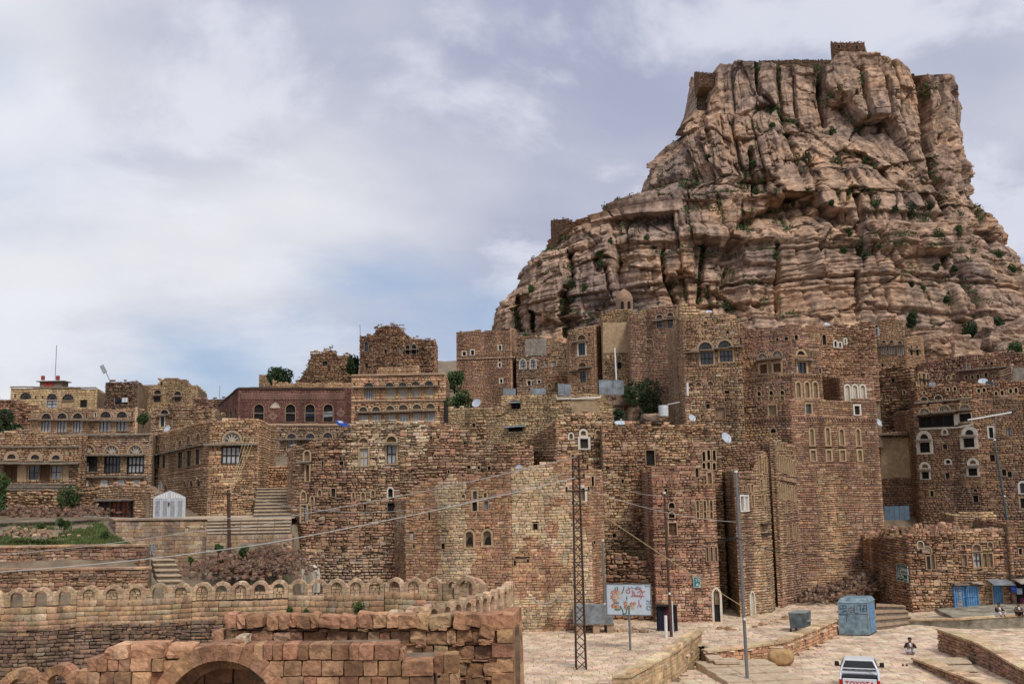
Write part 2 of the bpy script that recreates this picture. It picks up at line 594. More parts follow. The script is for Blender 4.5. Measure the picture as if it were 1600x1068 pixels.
def lay(W, top, z0, holes, sty, rng, rag=0.0, u0=0.0, u1=None):
    """stones in courses -> rows (ua, ub, za, zb, proud)"""
    st = STY[sty]
    u1 = W.L if u1 is None else u1
    out_ = []
    zmax = max(top(u) for u in np.linspace(u0, u1, 60)) + rag
    z = z0
    k = rng.uniform(0, 100)
    while z < zmax:
        h = st['h'] * rng.uniform(.72, 1.32)
        zc = z + h / 2
        cuts = []
        for hf in holes:
            iv = hf(zc)
            if iv:
                cuts.append(iv)
        cuts.sort()
        segs, a = [], u0
        for c0, c1 in cuts:
            if c0 > a:
                segs.append((a, c0))
            a = max(a, c1)
        if a < u1:
            segs.append((a, u1))
        for a, b in segs:
            if b <= u0 or a >= u1:
                continue
            u = a
            while u < b - .03:
                w = st['w'] * rng.uniform(.5, 1.55)
                if b - (u + w) < st['w'] * .4:
                    w = b - u
                    if w > st['w'] * 1.7:
                        w *= .5
                uc = u + w / 2
                if zc + rag * (rng.random() - .7) < top(uc):
                    dz = .05 * math.sin(uc * .33 + k * .02 + z * .05) + .03 * math.sin(uc * 1.1 + z * .4)
                    if rng.random() < st.get('split', 0):
                        q_ = rng.uniform(.35, .65) * h
                        out_.append((u, u + w, z + dz, z + q_ + dz, rng.uniform(-.02, st['pr'])))
                        out_.append((u, u + w, z + q_ + dz, z + h + dz, rng.uniform(-.02, st['pr'])))
                    else:
                        out_.append((u, u + w, z + dz, z + h + dz, rng.uniform(-.02, st['pr'])))
                u += w
        z += h
    return np.array(out_) if out_ else np.zeros((0, 5))


def stone_geo(W, S, sty, rng, back=-.2):
    """rows -> vertex array (n,12,3)"""
    st = STY[sty]
    n = len(S)
    g, bv, j = st['gap'] / 2, st['bev'], st['jit']
    ua, ub, za, zb, p = (S[:, i] for i in range(5))
    ua, ub, za, zb = ua + g, ub - g, za + g, zb - g
    bv = np.minimum(bv, np.minimum(ub - ua, zb - za) * .35)
    V = np.zeros((n, 12, 3))
    jj = rng.uniform(-j, j, (n, 4, 2))
    for k, (uu, zz, su, sz) in enumerate(((ua, za, 1, 1), (ub, za, -1, 1), (ub, zb, -1, -1), (ua, zb, 1, -1))):
        U_, Z_ = uu + jj[:, k, 0], zz + jj[:, k, 1]
        V[:, k] = np.c_[U_, np.full(n, back), Z_]
        V[:, 4 + k] = np.c_[U_, p - bv, Z_]
        V[:, 8 + k] = np.c_[U_ + su * bv, p + rng.uniform(-j, j, n) * .8, Z_ + sz * bv]
    o = np.empty_like(V)
    o[..., 0] = W.A[0] + W.U[0] * V[..., 0] + W.N[0] * V[..., 1]
    o[..., 1] = W.A[1] + W.U[1] * V[..., 0] + W.N[1] * V[..., 1]
    o[..., 2] = V[..., 2]
    return o


SQ = [(0, 1, 5, 4), (1, 2, 6, 5), (2, 3, 7, 6), (3, 0, 4, 7), (4, 5, 9, 8), (5, 6, 10, 9), (6, 7, 11, 10), (7, 4, 8, 11), (8, 9, 10, 11)]
SQA = np.array(SQ)


SQF = np.array([(0, 1, 5, 4), (1, 2, 6, 5), (2, 3, 7, 6), (3, 0, 4, 7), (4, 5, 6, 7)])


def emit_stones(parent, G, C, singles=0, vis=None, mat='stone', rest='stonework'):
    """the stones that show largest become parts of their own, the rest one piece of stonework"""
    px, py = proj(G[:, 8:12].mean(1)) if len(G) else (np.zeros(0), np.zeros(0))
    keep = (px > -60) & (px < 1740) & (py < 1110)
    G, C = G[keep], C[keep]
    n = len(G)
    if not n:
        return
    idx = np.array([], int)
    if singles:
        px, py = proj(G[:, 8:12])
        A = (px.max(1) - px.min(1)) * (py.max(1) - py.min(1))
        cx, cy = px.mean(1), py.mean(1)
        ok = (cx > 4) & (cx < 1596) & (cy < 1062) & (cy > 4)
        if vis is not None:
            ok &= vis(cx, cy)
        A = np.where(ok, A, 0)
        idx = np.argsort(-A)[:singles]
        idx = idx[A[idx] > 22]
        for i in idx:
            obj('stone', G[i], SQ, mat, parent, np.repeat(C[i][None], 9, 0))
    m = np.ones(n, bool)
    m[idx] = False
    G2, C2 = G[m], C[m]
    if len(G2):
        if G2[:, 0, 1].mean() > 67.5:              # far off: no chamfer
            G2 = np.concatenate([G2[:, :4], G2[:, 8:12]], 1)
            Q = (SQF[None] + (np.arange(len(G2)) * 8)[:, None, None]).reshape(-1, 4)
            tag(big_obj(rest, G2.reshape(-1, 3), Q, mat, parent, np.repeat(C2, 5, 0)), kind='stuff')
            return
        Q = (SQA[None] + (np.arange(len(G2)) * 12)[:, None, None]).reshape(-1, 4)
        tag(big_obj(rest, G2.reshape(-1, 3), Q, mat, parent, np.repeat(C2, 9, 0)), kind='stuff')


def interp_top(W, pts):
    if isinstance(pts, (int, float)):
        return lambda u: pts
    if abs(W.U[1]) > .75:                       # seen edge-on: heights along the wall, evenly spaced
        P = []
        for k, (px, py) in enumerate(pts):
            u = W.L * k / (len(pts) - 1)
            x, y, _ = W.to3(u, 0, 0)
            z = H
            for _ in range(3):
                q = proj(np.array((x, y, z)))
                z = at(float(q[0]), py, y)[2]
            P.append((u, z))
    else:
        P = sorted(W.uz(*p) for p in pts)
    us, zs = [p[0] for p in P], [p[1] for p in P]
    return lambda u: float(np.interp(u, us, zs))


# lowest picture row at which each building shows: below it the stones are left out, other things stand in front
HIDE = {1: 645, 2: 648, 3: 648, 4: 645, 5: 668, 6: 690, 7: 800, 8: 770, 9: 820, 10: 825, 11: 675, 12: 675, 13: 745, 14: 672, 15: 592, 16: 590, 17: 612, 18: 615, 19: 612, 20: 915, 21: 680, 23: 760, 28: 760, 30: 985,
        31: 950, 32: 645, 33: 645, 34: 605, 35: 680, 36: 720, 37: 705, 38: 630, 39: 625, 40: 625, 45: 625, 46: 670, 47: 500, 50: 600, 51: 740, 52: 830, 53: 625, 54: 620, 55: 650, 56: 835, 57: 985, 58: 985, 59: 840, 65: 785, 66: 815}


class Bld:
    """a building: front walls along a polyline of (pixel column, depth), stones, windows"""
    def __init__(s, name, label, cat, pts, row, tops, base, back=8.0, sty='course', pal='tan', rag=.12, singles=0, vis=None,
                 group=None, seed=0, pals=None, coremat='mortar', roof=True, side=True):
        s.hide, s.side = HIDE.get(seed), side
        s.rng = np.random.default_rng(seed + 100)
        s.P = [at(px, row, d) for px, d in pts]
        s.tint = s.rng.uniform(.92, 1.1) * s.rng.uniform(.96, 1.04, 3)
        s.walls = [Wall(a, b) for a, b in zip(s.P, s.P[1:])]
        s.tops = [interp_top(w, t) for w, t in zip(s.walls, tops)]
        s.base, s.back, s.sty, s.pal, s.rag, s.singles, s.vis = base, back, sty, pal, rag, singles, vis
        s.pals, s.coremat, s.roof = pals, coremat, roof
        s.root = thing(name, label, cat, group)
        s.holes = [[] for _ in s.walls]
        s.boxes = []

    # -- openings (pixel boxes through a view) ------------------------------------
    def rect(s, w, V, x0, y0, x1, y1):
        W = s.walls[w]
        xm, ym = (x0 + x1) / 2, (y0 + y1) / 2
        ua, ub = W.uz(*V(x0, ym))[0], W.uz(*V(x1, ym))[0]
        za, zb = W.uz(*V(xm, y1))[1], W.uz(*V(xm, y0))[1]
        return ua, ub, za, zb

    def win(s, w, V, x0, y0, x1, y1, fill='glass', arch=None, sur=.06, smat='trim', bars=(0, 0), bmat='wood_dark', dep=.15, proud=.03,
            name='window', trac=False, sill=False, low=None, hood=None):
        W = s.walls[w]
        ua, ub, za, zb = s.rect(w, V, x0, y0, x1, y1)
        oi = outline(ua, ub, za, zb, arch)
        oo = outline(ua - sur, ub + sur, za - sur * (.9 if sill else .5), zb + sur, arch)
        n = len(oi)
        vs_ = [W.to3(u, proud, z) for u, z in oo] + [W.to3(u, proud, z) for u, z in oi] + [W.to3(u, -dep, z) for u, z in oi] + [W.to3(u, -.19, z) for u, z in oo]
        fs = []
        for i in range(n):
            j = (i + 1) % n
            fs += [(i, j, n + j, n + i), (n + i, n + j, 2 * n + j, 2 * n + i), (3 * n + i, 3 * n + j, j, i)]
        wo = obj(name, vs_, fs, smat, s.root)
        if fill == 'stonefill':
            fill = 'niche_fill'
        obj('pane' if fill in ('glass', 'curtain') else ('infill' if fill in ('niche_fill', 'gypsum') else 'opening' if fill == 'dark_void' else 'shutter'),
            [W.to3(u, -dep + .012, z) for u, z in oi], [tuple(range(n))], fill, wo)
        nx, nz = bars
        if nx or nz or low:
            mb = MB()
            t = max(.03, (ub - ua) * .035)
            sp = zb - (ub - ua) / 2 if arch else zb
            for k in range(nx + 2):
                u = ua + (ub - ua) * k / (nx + 1)
                e = t if 0 < k < nx + 1 else t * 1.5
                mb.prism([(max(ua, u - e), za), (min(ub, u + e), za), (min(ub, u + e), sp), (max(ua, u - e), sp)], W.to3, -dep + .02, -dep + .06)
            for k in range(nz + 2):
                z = za + (sp - za) * k / (nz + 1)
                mb.prism([(ua, z - t), (ub, z - t), (ub, z + t), (ua, z + t)], W.to3, -dep + .02, -dep + .065)
            mb.build('glazing_bar', bmat, wo)
        if trac:
            mb = MB()
            um, r = (ua + ub) / 2, (ub - ua) / 2
            hh = zb - za
            t = max(.02, r * .055)
            for k in range(1, 6):
                a = math.pi * k / 6
                e = (um + math.cos(a) * r * .93, za + math.sin(a) * hh * .93)
                d_ = Vector((e[0] - um, e[1] - za)).normalized()
                pq = (-d_.y * t, d_.x * t)
                mb.prism([(um + pq[0], za + pq[1]), (um - pq[0], za - pq[1]), (e[0] - pq[0], e[1] - pq[1]), (e[0] + pq[0], e[1] + pq[1])], W.to3, -dep + .02, -dep + .06)
            for q in (.45, .95):
                for k in range(8):
                    a0, a1 = math.pi * k / 8, math.pi * (k + 1) / 8
                    f = lambda a, rr: (um + math.cos(a) * r * rr, za + math.sin(a) * hh * rr)
                    mb.prism([f(a0, q - .07), f(a0, q), f(a1, q), f(a1, q - .07)], W.to3, -dep + .02, -dep + .07)
            mb.build('tracery', 'wood_dark' if trac is True else trac, wo)
        if hood:
            mb = MB()
            mb.prism([(ua - .12, zb + .05), (ub + .12, zb + .05), (ub + .12, zb + .13), (ua - .12, zb + .13)], W.to3, -.1, hood)
            mb.build('lintel', 'ledge', wo)
        uo0, uo1, zo0, zo1 = ua - sur, ub + sur, za - sur * .5, zb + sur

        def hole(z, uo0=uo0, uo1=uo1, zo0=zo0, zo1=zo1, arch=arch):
            if z < zo0 or z > zo1:
                return None
            if arch:
                rr = (uo1 - uo0) / 2
                rise = min(rr * (1.25 if arch == 'point' else 1), zo1 - zo0)
                t = (z - (zo1 - rise)) / rise
                if t > 0:
                    hw = rr * math.sqrt(max(0, 1 - t * t)) if arch != 'point' else rr * (1 - t ** 1.6)
                    m_ = (uo0 + uo1) / 2
                    return (m_ - hw, m_ + hw) if hw > .02 else None
            return (uo0, uo1)
        s.holes[w].append(hole)
        return wo

    def lun(s, w, V, cx, cy, r, fill='glass', sur=.10, smat='trim', trac=True, **k):
        return s.win(w, V, cx - r, cy - .65 * r, cx + r, cy + .5 * r, fill, 'round', sur, smat, trac=trac, name='arched_window', **k)

    def ledge(s, w, V, x0, y0, x1, y1, th=.09, out_=.45, mat='ledge', name='ledge', drop=.08):
        W = s.walls[w]
        a, b = W.uz(*V(x0, y0)), W.uz(*V(x1, y1))
        mb = MB()
        n = max(2, int((b[0] - a[0]) / 1.1))
        for k in range(n):
            t0, t1 = k / n, (k + 1) / n
            ua, ub = a[0] + (b[0] - a[0]) * t0 + .006, a[0] + (b[0] - a[0]) * t1 - .006
            z = a[1] + (b[1] - a[1]) * (t0 + t1) / 2 + s.rng.uniform(-.02, .02)
            o_ = out_ * s.rng.uniform(.9, 1.08)
            mb.add([W.to3(u, d, zz) for u in (ua, ub) for d, zz in ((-.15, z), (o_, z - drop), (o_, z - drop + th), (-.15, z + th))],
                   [(0, 1, 2, 3), (7, 6, 5, 4), (0, 4, 5, 1), (1, 5, 6, 2), (2, 6, 7, 3), (3, 7, 4, 0)])
        return mb.build(name, mat, s.root)

    def band(s, w, V, pts, rows=2, dent=True, mat='stone', proud=.07, h=.13, pal=None):
        """string course: a row of small projecting stones along a pixel polyline"""
        W = s.walls[w]
        Q = [W.uz(*V(*p)) for p in pts]
        us, zs = [q[0] for q in Q], [q[1] for q in Q]
        mb = MB()
        cols = pick_cols(pal or s.pal, 4000, s.rng, .7, 1.0)
        k = 0
        for r in range(rows):
            u = us[0]
            while u < us[-1] - .05:
                w_ = (.13 if dent and r % 2 == 0 else .4) * s.rng.uniform(.85, 1.2)
                ue = min(u + w_, us[-1])
                z = float(np.interp((u + ue) / 2, us, zs)) + r * h
                mb.prism([(u + .01, z), (ue - .01, z), (ue - .01, z + h - .015), (u + .01, z + h - .015)], W.to3, -.15, proud + s.rng.uniform(0, .02), tuple(cols[k]))
                k += 1
                u = ue + (.12 if dent and r % 2 == 0 else 0)
        return mb.build('string_course', mat, s.root)

    def patch(s, w, V, poly, mat='plaster_white', proud=.02, name='plaster_patch'):
        """plaster laid over part of the wall"""
        W = s.walls[w]
        Q = [W.uz(*V(*p)) for p in poly]
        mb = MB()
        mb.prism(Q, W.to3, -.19, proud)
        q = np.array(Q)

        def hole(z):
            xs = []
            for i in range(len(q)):
                a, b = q[i], q[(i + 1) % len(q)]
                if (a[1] - z) * (b[1] - z) < 0:
                    xs.append(a[0] + (b[0] - a[0]) * (z - a[1]) / (b[1] - a[1]))
            return (min(xs), max(xs)) if len(xs) >= 2 else None
        s.holes[w].append(hole)
        return mb.build(name, mat, s.root)

    def finish(s):
        allG, allC = [], []
        nw = len(s.walls)
        if s.side and s.roof:
            xm = sum(p[0] for p in s.P) / len(s.P)
            if xm < -4:                                        # the flank that looks towards the viewer
                ex, tz = Wall(s.P[-1][:2], s.P[-1][:2] + (s.P[-1][0] * s.back * .004, s.back)), s.tops[-1](s.walls[-1].L)
            else:
                ex, tz = Wall(s.P[0][:2] + (s.P[0][0] * s.back * .004, s.back), s.P[0][:2]), s.tops[0](0)
            if xm < -4 or xm > 4:
                s.flank = ex
                s.walls, s.tops, s.holes = s.walls + [ex], s.tops + [lambda u, tz=tz: tz], s.holes + [[]]
        for i, W in enumerate(s.walls):
            top = s.tops[i]
            z0 = s.base
            if s.hide:
                ym = (W.A[1] + W.B[1]) / 2
                q_ = proj(np.array((*((W.A + W.B) / 2), H)))
                z0 = max(z0, at(float(q_[0]), s.hide + 22, ym)[2])
            S = lay(W, top, z0, s.holes[i], s.sty, s.rng, s.rag)
            if len(S):
                G = stone_geo(W, S, s.sty, s.rng)
                C = pick_cols(s.pal, len(S), s.rng)
                if s.pals:                                     # a second palette in patches (repairs, lichen)
                    f = fbm(S[:, 0] * .35 + i * 9, S[:, 2] * .28, 40 + i, 3)
                    C2 = pick_cols(s.pals[0], len(S), s.rng)
                    C = np.where((f > s.pals[1])[:, None], C2, C)
                for bw, bv, bx0, by0, bx1, by1, bp in s.boxes:
                    if bw == i:
                        (ua, za), (ub, zb) = W.uz(*bv(bx0, by1)), W.uz(*bv(bx1, by0))
                        jz = s.rng.normal(0, .25, len(S))
                        m_ = (S[:, 0] + jz > ua) & (S[:, 0] + jz < ub) & (S[:, 2] + jz > za) & (S[:, 2] + jz < zb)
                        C = np.where(m_[:, None], pick_cols(bp, len(S), s.rng), C)
                drift = .70 + .6 * fbm(S[:, 0] * .22 + i * 5, S[:, 2] * .2, 70 + i, 4)
                allG.append(G)
                allC.append(C * drift[:, None] * s.tint)
            us = np.linspace(0, W.L, max(4, int(W.L / .8)))
            if i >= nw:
                us = us * (W.L - .3) / W.L + (.3 if W.A[0] < 0 else 0)
            poly = [(u, s.base) for u in (us[0], us[-1])] + [(u, max(s.base + .1, top(u) - .12)) for u in us[::-1]]
            tn = []
            for q in (i - 1, i):
                if 0 <= q < nw - 1 and i < nw:
                    u_, v_ = s.walls[q].U, s.walls[q + 1].U
                    a_ = math.atan2(u_[0] * v_[1] - u_[1] * v_[0], u_ @ v_)
                    tn.append(math.tan(max(-2.6, min(2.6, a_)) / 2))
                else:
                    tn.append(0)

            def mit(u, n, z, W=W, tn=tn):
                a_, b_ = -n * tn[0], W.L + n * tn[1]
                return W.to3(a_ + u / W.L * (b_ - a_), n, z)
            MB().prism(poly, mit, -.2, -.62 if max(map(abs, tn)) < .5 else -.27).build('wall', s.coremat, s.root)
        if s.roof:
            zr = min(min(t(u) for u in np.linspace(0, w.L, 12)) for t, w in zip(s.tops[:nw], s.walls[:nw])) - .35
            ins = []
            for i, p in enumerate(s.P):
                ns = [s.walls[k].N for k in (i - 1, i) if 0 <= k < nw]
                nn = sum(ns) / len(ns)
                ins.append(np.array(p[:2]) - nn * .45)
            bk = [np.array((ins[-1][0] * (1 + s.back * .004), ins[-1][1] + s.back)), np.array((ins[0][0] * (1 + s.back * .004), ins[0][1] + s.back))]
            foot = ins + bk
            n = len(foot)
            v = [(q[0], q[1], s.base) for q in foot] + [(q[0], q[1], zr) for q in foot]
            f = [tuple(range(n))[::-1], tuple(range(n, 2 * n))] + [(i, (i + 1) % n, n + (i + 1) % n, n + i) for i in range(n)]
            obj('roof', v, f, 'earth', s.root)
        if allG:
            emit_stones(s.root, np.concatenate(allG), np.concatenate(allC), s.singles, s.vis)
        return s


def outline(ua, ub, za, zb, arch, n=10):
    if not arch:
        return [(ua, za), (ub, za), (ub, zb), (ua, zb)]
    um, r = (ua + ub) / 2, (ub - ua) / 2
    rise = min(r * (1.25 if arch == 'point' else 1.0), zb - za)
    sp = zb - rise
    pts = [(ua, za), (ub, za)]
    for k in range(n + 1):
        a = math.pi * k / n
        if arch == 'point':
            x = math.cos(a)
            pts.append((um + r * x, sp + rise * (1 - abs(x) ** 1.9) ** .85))
        else:
            pts.append((um + r * math.cos(a), sp + rise * math.sin(a)))
    return pts


def run_wall(name, label, pts3, z0, zt, th=.5, sty='course', pal='tan', singles=0, vis=None, cope=None, both=False, rag=0, seed=0, cat='wall', coremat='mortar', pals=None):
    """a free-standing or retaining wall along plan points; the camera's side is faced with stones"""
    rng = np.random.default_rng(seed + 500)
    root = thing(name, label, cat)
    G, C = [], []
    for i, (a, b) in enumerate(zip(pts3, pts3[1:])):
        W = Wall(a, b)
        za, zb = (zt, zt) if isinstance(zt, (int, float)) else (zt[i], zt[i + 1])
        top = lambda u, za=za, zb=zb, L=W.L: za + (zb - za) * u / L
        S = lay(W, top, z0, [], sty, rng, rag)
        if len(S):
            G.append(stone_geo(W, S, sty, rng))
            c = pick_cols(pal, len(S), rng)
            if pals:
                f = fbm(S[:, 0] * .35 + i * 9, S[:, 2] * .4, 41 + i, 3)
                c = np.where((f > pals[1])[:, None], pick_cols(pals[0], len(S), rng), c)
            C.append(c)
        MB().prism([(0, z0), (W.L, z0), (W.L, zb - .06), (0, za - .06)], W.to3, -.2, -.2 - th).build('core', coremat, root)
        if cope:
            n = max(1, int(W.L / .7))
            for k in range(n):
                ua, ub = W.L * k / n + .008, W.L * (k + 1) / n - .008
                za_, zb_ = top(ua), top(ub)
                mb = MB()
                o_ = .07 + rng.uniform(-.015, .015)
                mb.prism([(ua, za_), (ub, zb_), (ub, zb_ + .1), (ua, za_ + .1)], W.to3, o_, -.22 - th, tuple(pick_cols(cope, 1, rng)[0]))
                mb.build('coping_stone', 'stone', root)
    emit_stones(root, np.concatenate(G), np.concatenate(C), singles, vis)
    return root

# ------------------------------------------------------------------ the land
def lerp_pts(y, pts):
    return np.interp(y, [p[0] for p in pts], [p[1] for p in pts])


def gz(x, y):
    x, y = np.asarray(x, float), np.asarray(y, float)
    mid = lerp_pts(y, [(0, -.5), (82, -.5), (86, 5), (95, 8.5), (112, 14), (135, 21), (180, 27), (240, 37), (330, 50), (500, 40), (900, 10)])
    left = lerp_pts(y, [(0, -.5), (50.6, -.5), (51.2, 3.2), (54.4, 3.5), (55.2, 4.9), (56.6, 5.0), (57.6, 6.05), (66, 6.5), (70, 7.1), (75, 7.3), (85, 9), (104, 13.5), (135, 19.5), (170, 19), (300, 10), (900, 0)])
    pit = lerp_pts(y, [(51.2, 3.2), (55, 3.4), (66.4, 4.0), (67.2, 7.0), (70, 7.1)])
    bank = lerp_pts(y, [(51.2, 3.2), (54, 3.6), (62.2, 6.1), (65.9, 7.0), (70, 7.1)])
    tb_ = np.clip((x + 18.6) / 1.5, 0, 1)
    pit = pit * (1 - tb_) + bank * tb_
    inp = np.clip((x + 20.8 + (y - 57) * .57) / .4, 0, 1) * (y > 51) * (y < 70)
    left = left * (1 - inp) + pit * inp
    w = np.clip((x + 14.3 - np.clip(y - 66, 0, 200) * -.16) / 1.2, 0, 1)
    return left * (1 - w) + mid * w + (fbm(x * .13, y * .13, 3, 4) - .5) * np.clip((y - 76) / 20, 0, 1) * 2.2


xs = np.r_[-6000, -2500, -900, -400, np.arange(-150, 171, 3.2), 400, 900, 2500, 6000]
xs = np.unique(np.r_[xs, np.arange(-36, -8, .8)])
ys = np.r_[-3000, -600, -60, np.arange(-10, 56, 2.0), np.arange(50, 53, .3), np.arange(54, 72, .8), np.arange(72, 345, 3.2), 500, 900, 2500, 9000]
ys = np.unique(ys)
GX, GY = np.meshgrid(xs, ys)
GZ = gz(GX, GY)
nyy, nxx = GX.shape
ii = (np.arange(nyy - 1)[:, None] * nxx + np.arange(nxx - 1)).ravel()
tag(big_obj('ground', np.c_[GX.ravel(), GY.ravel(), GZ.ravel()], np.c_[ii, ii + 1, ii + nxx + 1, ii + nxx], 'ground', smooth=True), kind='structure')

# ------------------------------------------------------------------ the castle rock
CY = 335.0
SIL_L = [(700, 620), (762, 545), (770, 500), (772, 480), (798, 456), (814, 428), (843, 412), (852, 384), (864, 371), (900, 372), (944, 374), (984, 351), (993, 322), (1000, 285), (1024, 248), (1056, 224), (1074, 195), (1079, 152), (1086, 122), (1090, 95)]
SIL_R = [(1760, 620), (1725, 545), (1690, 500), (1640, 450), (1606, 412), (1589, 395), (1574, 362), (1553, 338), (1534, 322), (1522, 292), (1520, 262), (1506, 232), (1500, 190), (1501, 150), (1494, 124), (1490, 95)]
TOPL = [(1060, 126), (1085, 118), (1122, 114), (1136, 101), (1165, 97), (1190, 99), (1240, 97), (1292, 97), (1305, 84), (1330, 80), (1362, 82), (1400, 90), (1426, 107), (1436, 114), (1448, 110), (1480, 116), (1496, 128), (1520, 150)]
SD = CY - 16
zl = np.array([at(px, py, SD)[2] for px, py in SIL_L])
xl = np.array([at(px, py, SD)[0] + 2.6 for px, py in SIL_L])
zr_ = np.array([at(px, py, SD)[2] for px, py in SIL_R])
xr = np.array([at(px, py, SD)[0] - 2.6 for px, py in SIL_R])
ZB, ZT = 22.0, at(1330, 80, CY - 30)[2]
NC, NR = 1000, 560
# columns run round the front from the left edge to the right edge, and a little way behind both
th = np.pi + np.linspace(-.35, np.pi + .35, NC)
v = np.linspace(0, 1, NR) ** .93
zrow = ZB + (ZT - ZB) * v
XL, XR = np.interp(zrow, zl, xl), np.interp(zrow, zr_, xr)
ex = 2 / 2.7


def shell(XL, XR, th):
    ct, sn = np.cos(th), np.sin(th)
    cx, hw = (XL + XR) / 2, (XR - XL) / 2
    return (cx[:, None] + hw[:, None] * (np.sign(ct) * np.abs(ct) ** ex)[None], CY + hd[:, None] * (np.sign(sn) * np.abs(sn) ** ex)[None])


zk = [at(1300, p, 290)[2] for p in (620, 500, 420, 385, 368, 330, 250, 210, 180, 120, 80)]
hd = np.interp(zrow, zk, [88, 76, 70, 66, 59, 55, 45, 41, 37, 33, 31])
for _ in range(6):                                             # widen or narrow each level until the outline stands where it does in the photograph
    xs_, ys_ = shell(XL, XR, th[::10])
    pxs, pys = proj(np.stack([xs_, ys_, np.repeat(zrow[:, None], xs_.shape[1], 1)], -1))
    for side, T, arr in ((0, SIL_L, XL), (1, SIL_R, XR)):
        e = pxs.argmin(1) if side == 0 else pxs.argmax(1)
        r_ = np.arange(NR)
        pe, ye, de = pxs[r_, e], pys[r_, e], ys_[r_, e]
        bins = np.round(ye / 6)
        ext = np.array([(pe[np.abs(bins - q) <= 1].min() if side == 0 else pe[np.abs(bins - q) <= 1].max()) for q in bins])
        tp = sorted((q[1], q[0]) for q in T)
        want = np.interp(ye, [q[0] for q in tp], [q[1] for q in tp]) + (9 if side == 0 else -9)
        cor = .8 * (want - ext) * de / F
        kk = np.exp(-(np.arange(-40, 41) / 16.0) ** 2)
        arr += np.convolve(np.pad(cor, 40, mode='edge'), kk / kk.sum(), 'valid')
X, Y = shell(XL, XR, th)
Z = np.repeat(zrow[:, None], NC, 1)
px_t, _ = proj(np.stack([X[-1], Y[-1], Z[-1]], -1))
ztop = np.array([at(p, np.interp(p, [q[0] for q in TOPL], [q[1] for q in TOPL]), y_ - 2)[2] for p, y_ in zip(px_t, Y[-1])])
q_ = np.clip((v - .80) / .20, 0, 1)[:, None]
Z = Z + (ztop - ZT)[None] * q_
dX, dY = np.gradient(X, axis=1), np.gradient(Y, axis=1)
dl = np.hypot(dX, dY) + 1e-6
NX, NY = dY / dl, -dX / dl
Sx = X + (Y - (CY - hd)[:, None]) * np.tanh((X - 110.0) / 14)
PXm, PYm = proj(np.stack([X, Y, Z], -1))
wob = (fbm(Sx * .035, Z * .03, 5, 4) - .5)
wx, wz = Sx + 2 * wob + .8 * (fbm(Sx * .25, Z * .12, 7, 3) - .5), Z + 4 * (fbm(Sx * .03 + 40, Z * .035, 6, 4) - .5)
D = np.zeros_like(X)
DC = np.zeros_like(X)
low = np.clip((PYm - 325) / 60, 0, 1)                          # 1 in the bedded lower cliff, 0 in the jointed upper one
mid_ = np.clip(1 - np.abs(PYm - 270) / 90, 0, 1)


def facets(wd, ht, k, amp, tilt, dep, gap, wgt, on_p=.5, hor=.5):
    """beds cut by upright joints: every block has its own set-back and its own tilted flat face"""
    global D
    zb_ = wz / ht + 1.3 * (vnoise(wz / ht * .5, wx * .003, k) - .5)
    li = np.floor(zb_)
    fz = zb_ - li
    xb = wx / wd + hash2(li, li * 0, k + 1) * 7 + 1.1 * (vnoise(wx / wd * .7, li * 3.7, k + 2) - .5)
    ci = np.floor(xb)
    fx = xb - ci
    c_, t1, t2 = hash2(ci, li, k + 3), hash2(ci, li, k + 5), hash2(ci, li, k + 6)
    d_ = amp * (c_ - .5) + tilt * wd * (t1 - .5) * (fx - .5) + tilt * .7 * ht * (t2 - .62) * (fz - .5)
    ex_, ez = np.minimum(fx, 1 - fx) * wd, np.minimum(fz, 1 - fz) * ht
    on = hash2(ci + (fx > .5), li, k + 4) > on_p
    dep *= .8
    d_ = d_ - dep * np.exp(-(ex_ / gap) ** 2) * on - dep * hor * np.exp(-(ez / (gap * .8)) ** 2)
    D += d_ * wgt


def shards(sx, sz, k, amp, tilt, dep, gap, wgt, on_p=.45):
    """broken rock: irregular cells, each with a flat face tilted its own way"""
    global D
    x, y = wx / sx, wz / sz + hash2(np.floor(wx / sx), np.floor(wx / sx) * 0, k + 9) * .7
    xi, yi = np.floor(x), np.floor(y)
    f1, f2 = np.full(x.shape, 9.0), np.full(x.shape, 9.0)
    bx, by, c_, t1, t2 = (np.zeros(x.shape) for _ in range(5))
    for dx in (-1, 0, 1):
        for dy in (-1, 0, 1):
            cx_, cy_ = xi + dx, yi + dy
            qx, qy = x - cx_ - .5 - .85 * (hash2(cx_, cy_, k) - .5), y - cy_ - .5 - .85 * (hash2(cx_, cy_, k + 1) - .5)
            d = np.maximum(np.abs(qx), np.abs(qy)) * .6 + np.hypot(qx, qy) * .4
            new = d < f1
            f2 = np.where(new, f1, np.minimum(f2, d))
            f1 = np.where(new, d, f1)
            bx, by = np.where(new, qx, bx), np.where(new, qy, by)
            c_, t1, t2 = np.where(new, hash2(cx_, cy_, k + 2), c_), np.where(new, hash2(cx_, cy_, k + 3), t1), np.where(new, hash2(cx_, cy_, k + 4), t2)
    e = (f2 - f1) * min(sx, sz)
    D += wgt * (amp * (c_ - .5) + tilt * sx * (t1 - .5) * bx - tilt * sz * (t2 - .35) * by - .72 * dep * np.exp(-(e / gap) ** 2) * (c_ > on_p))


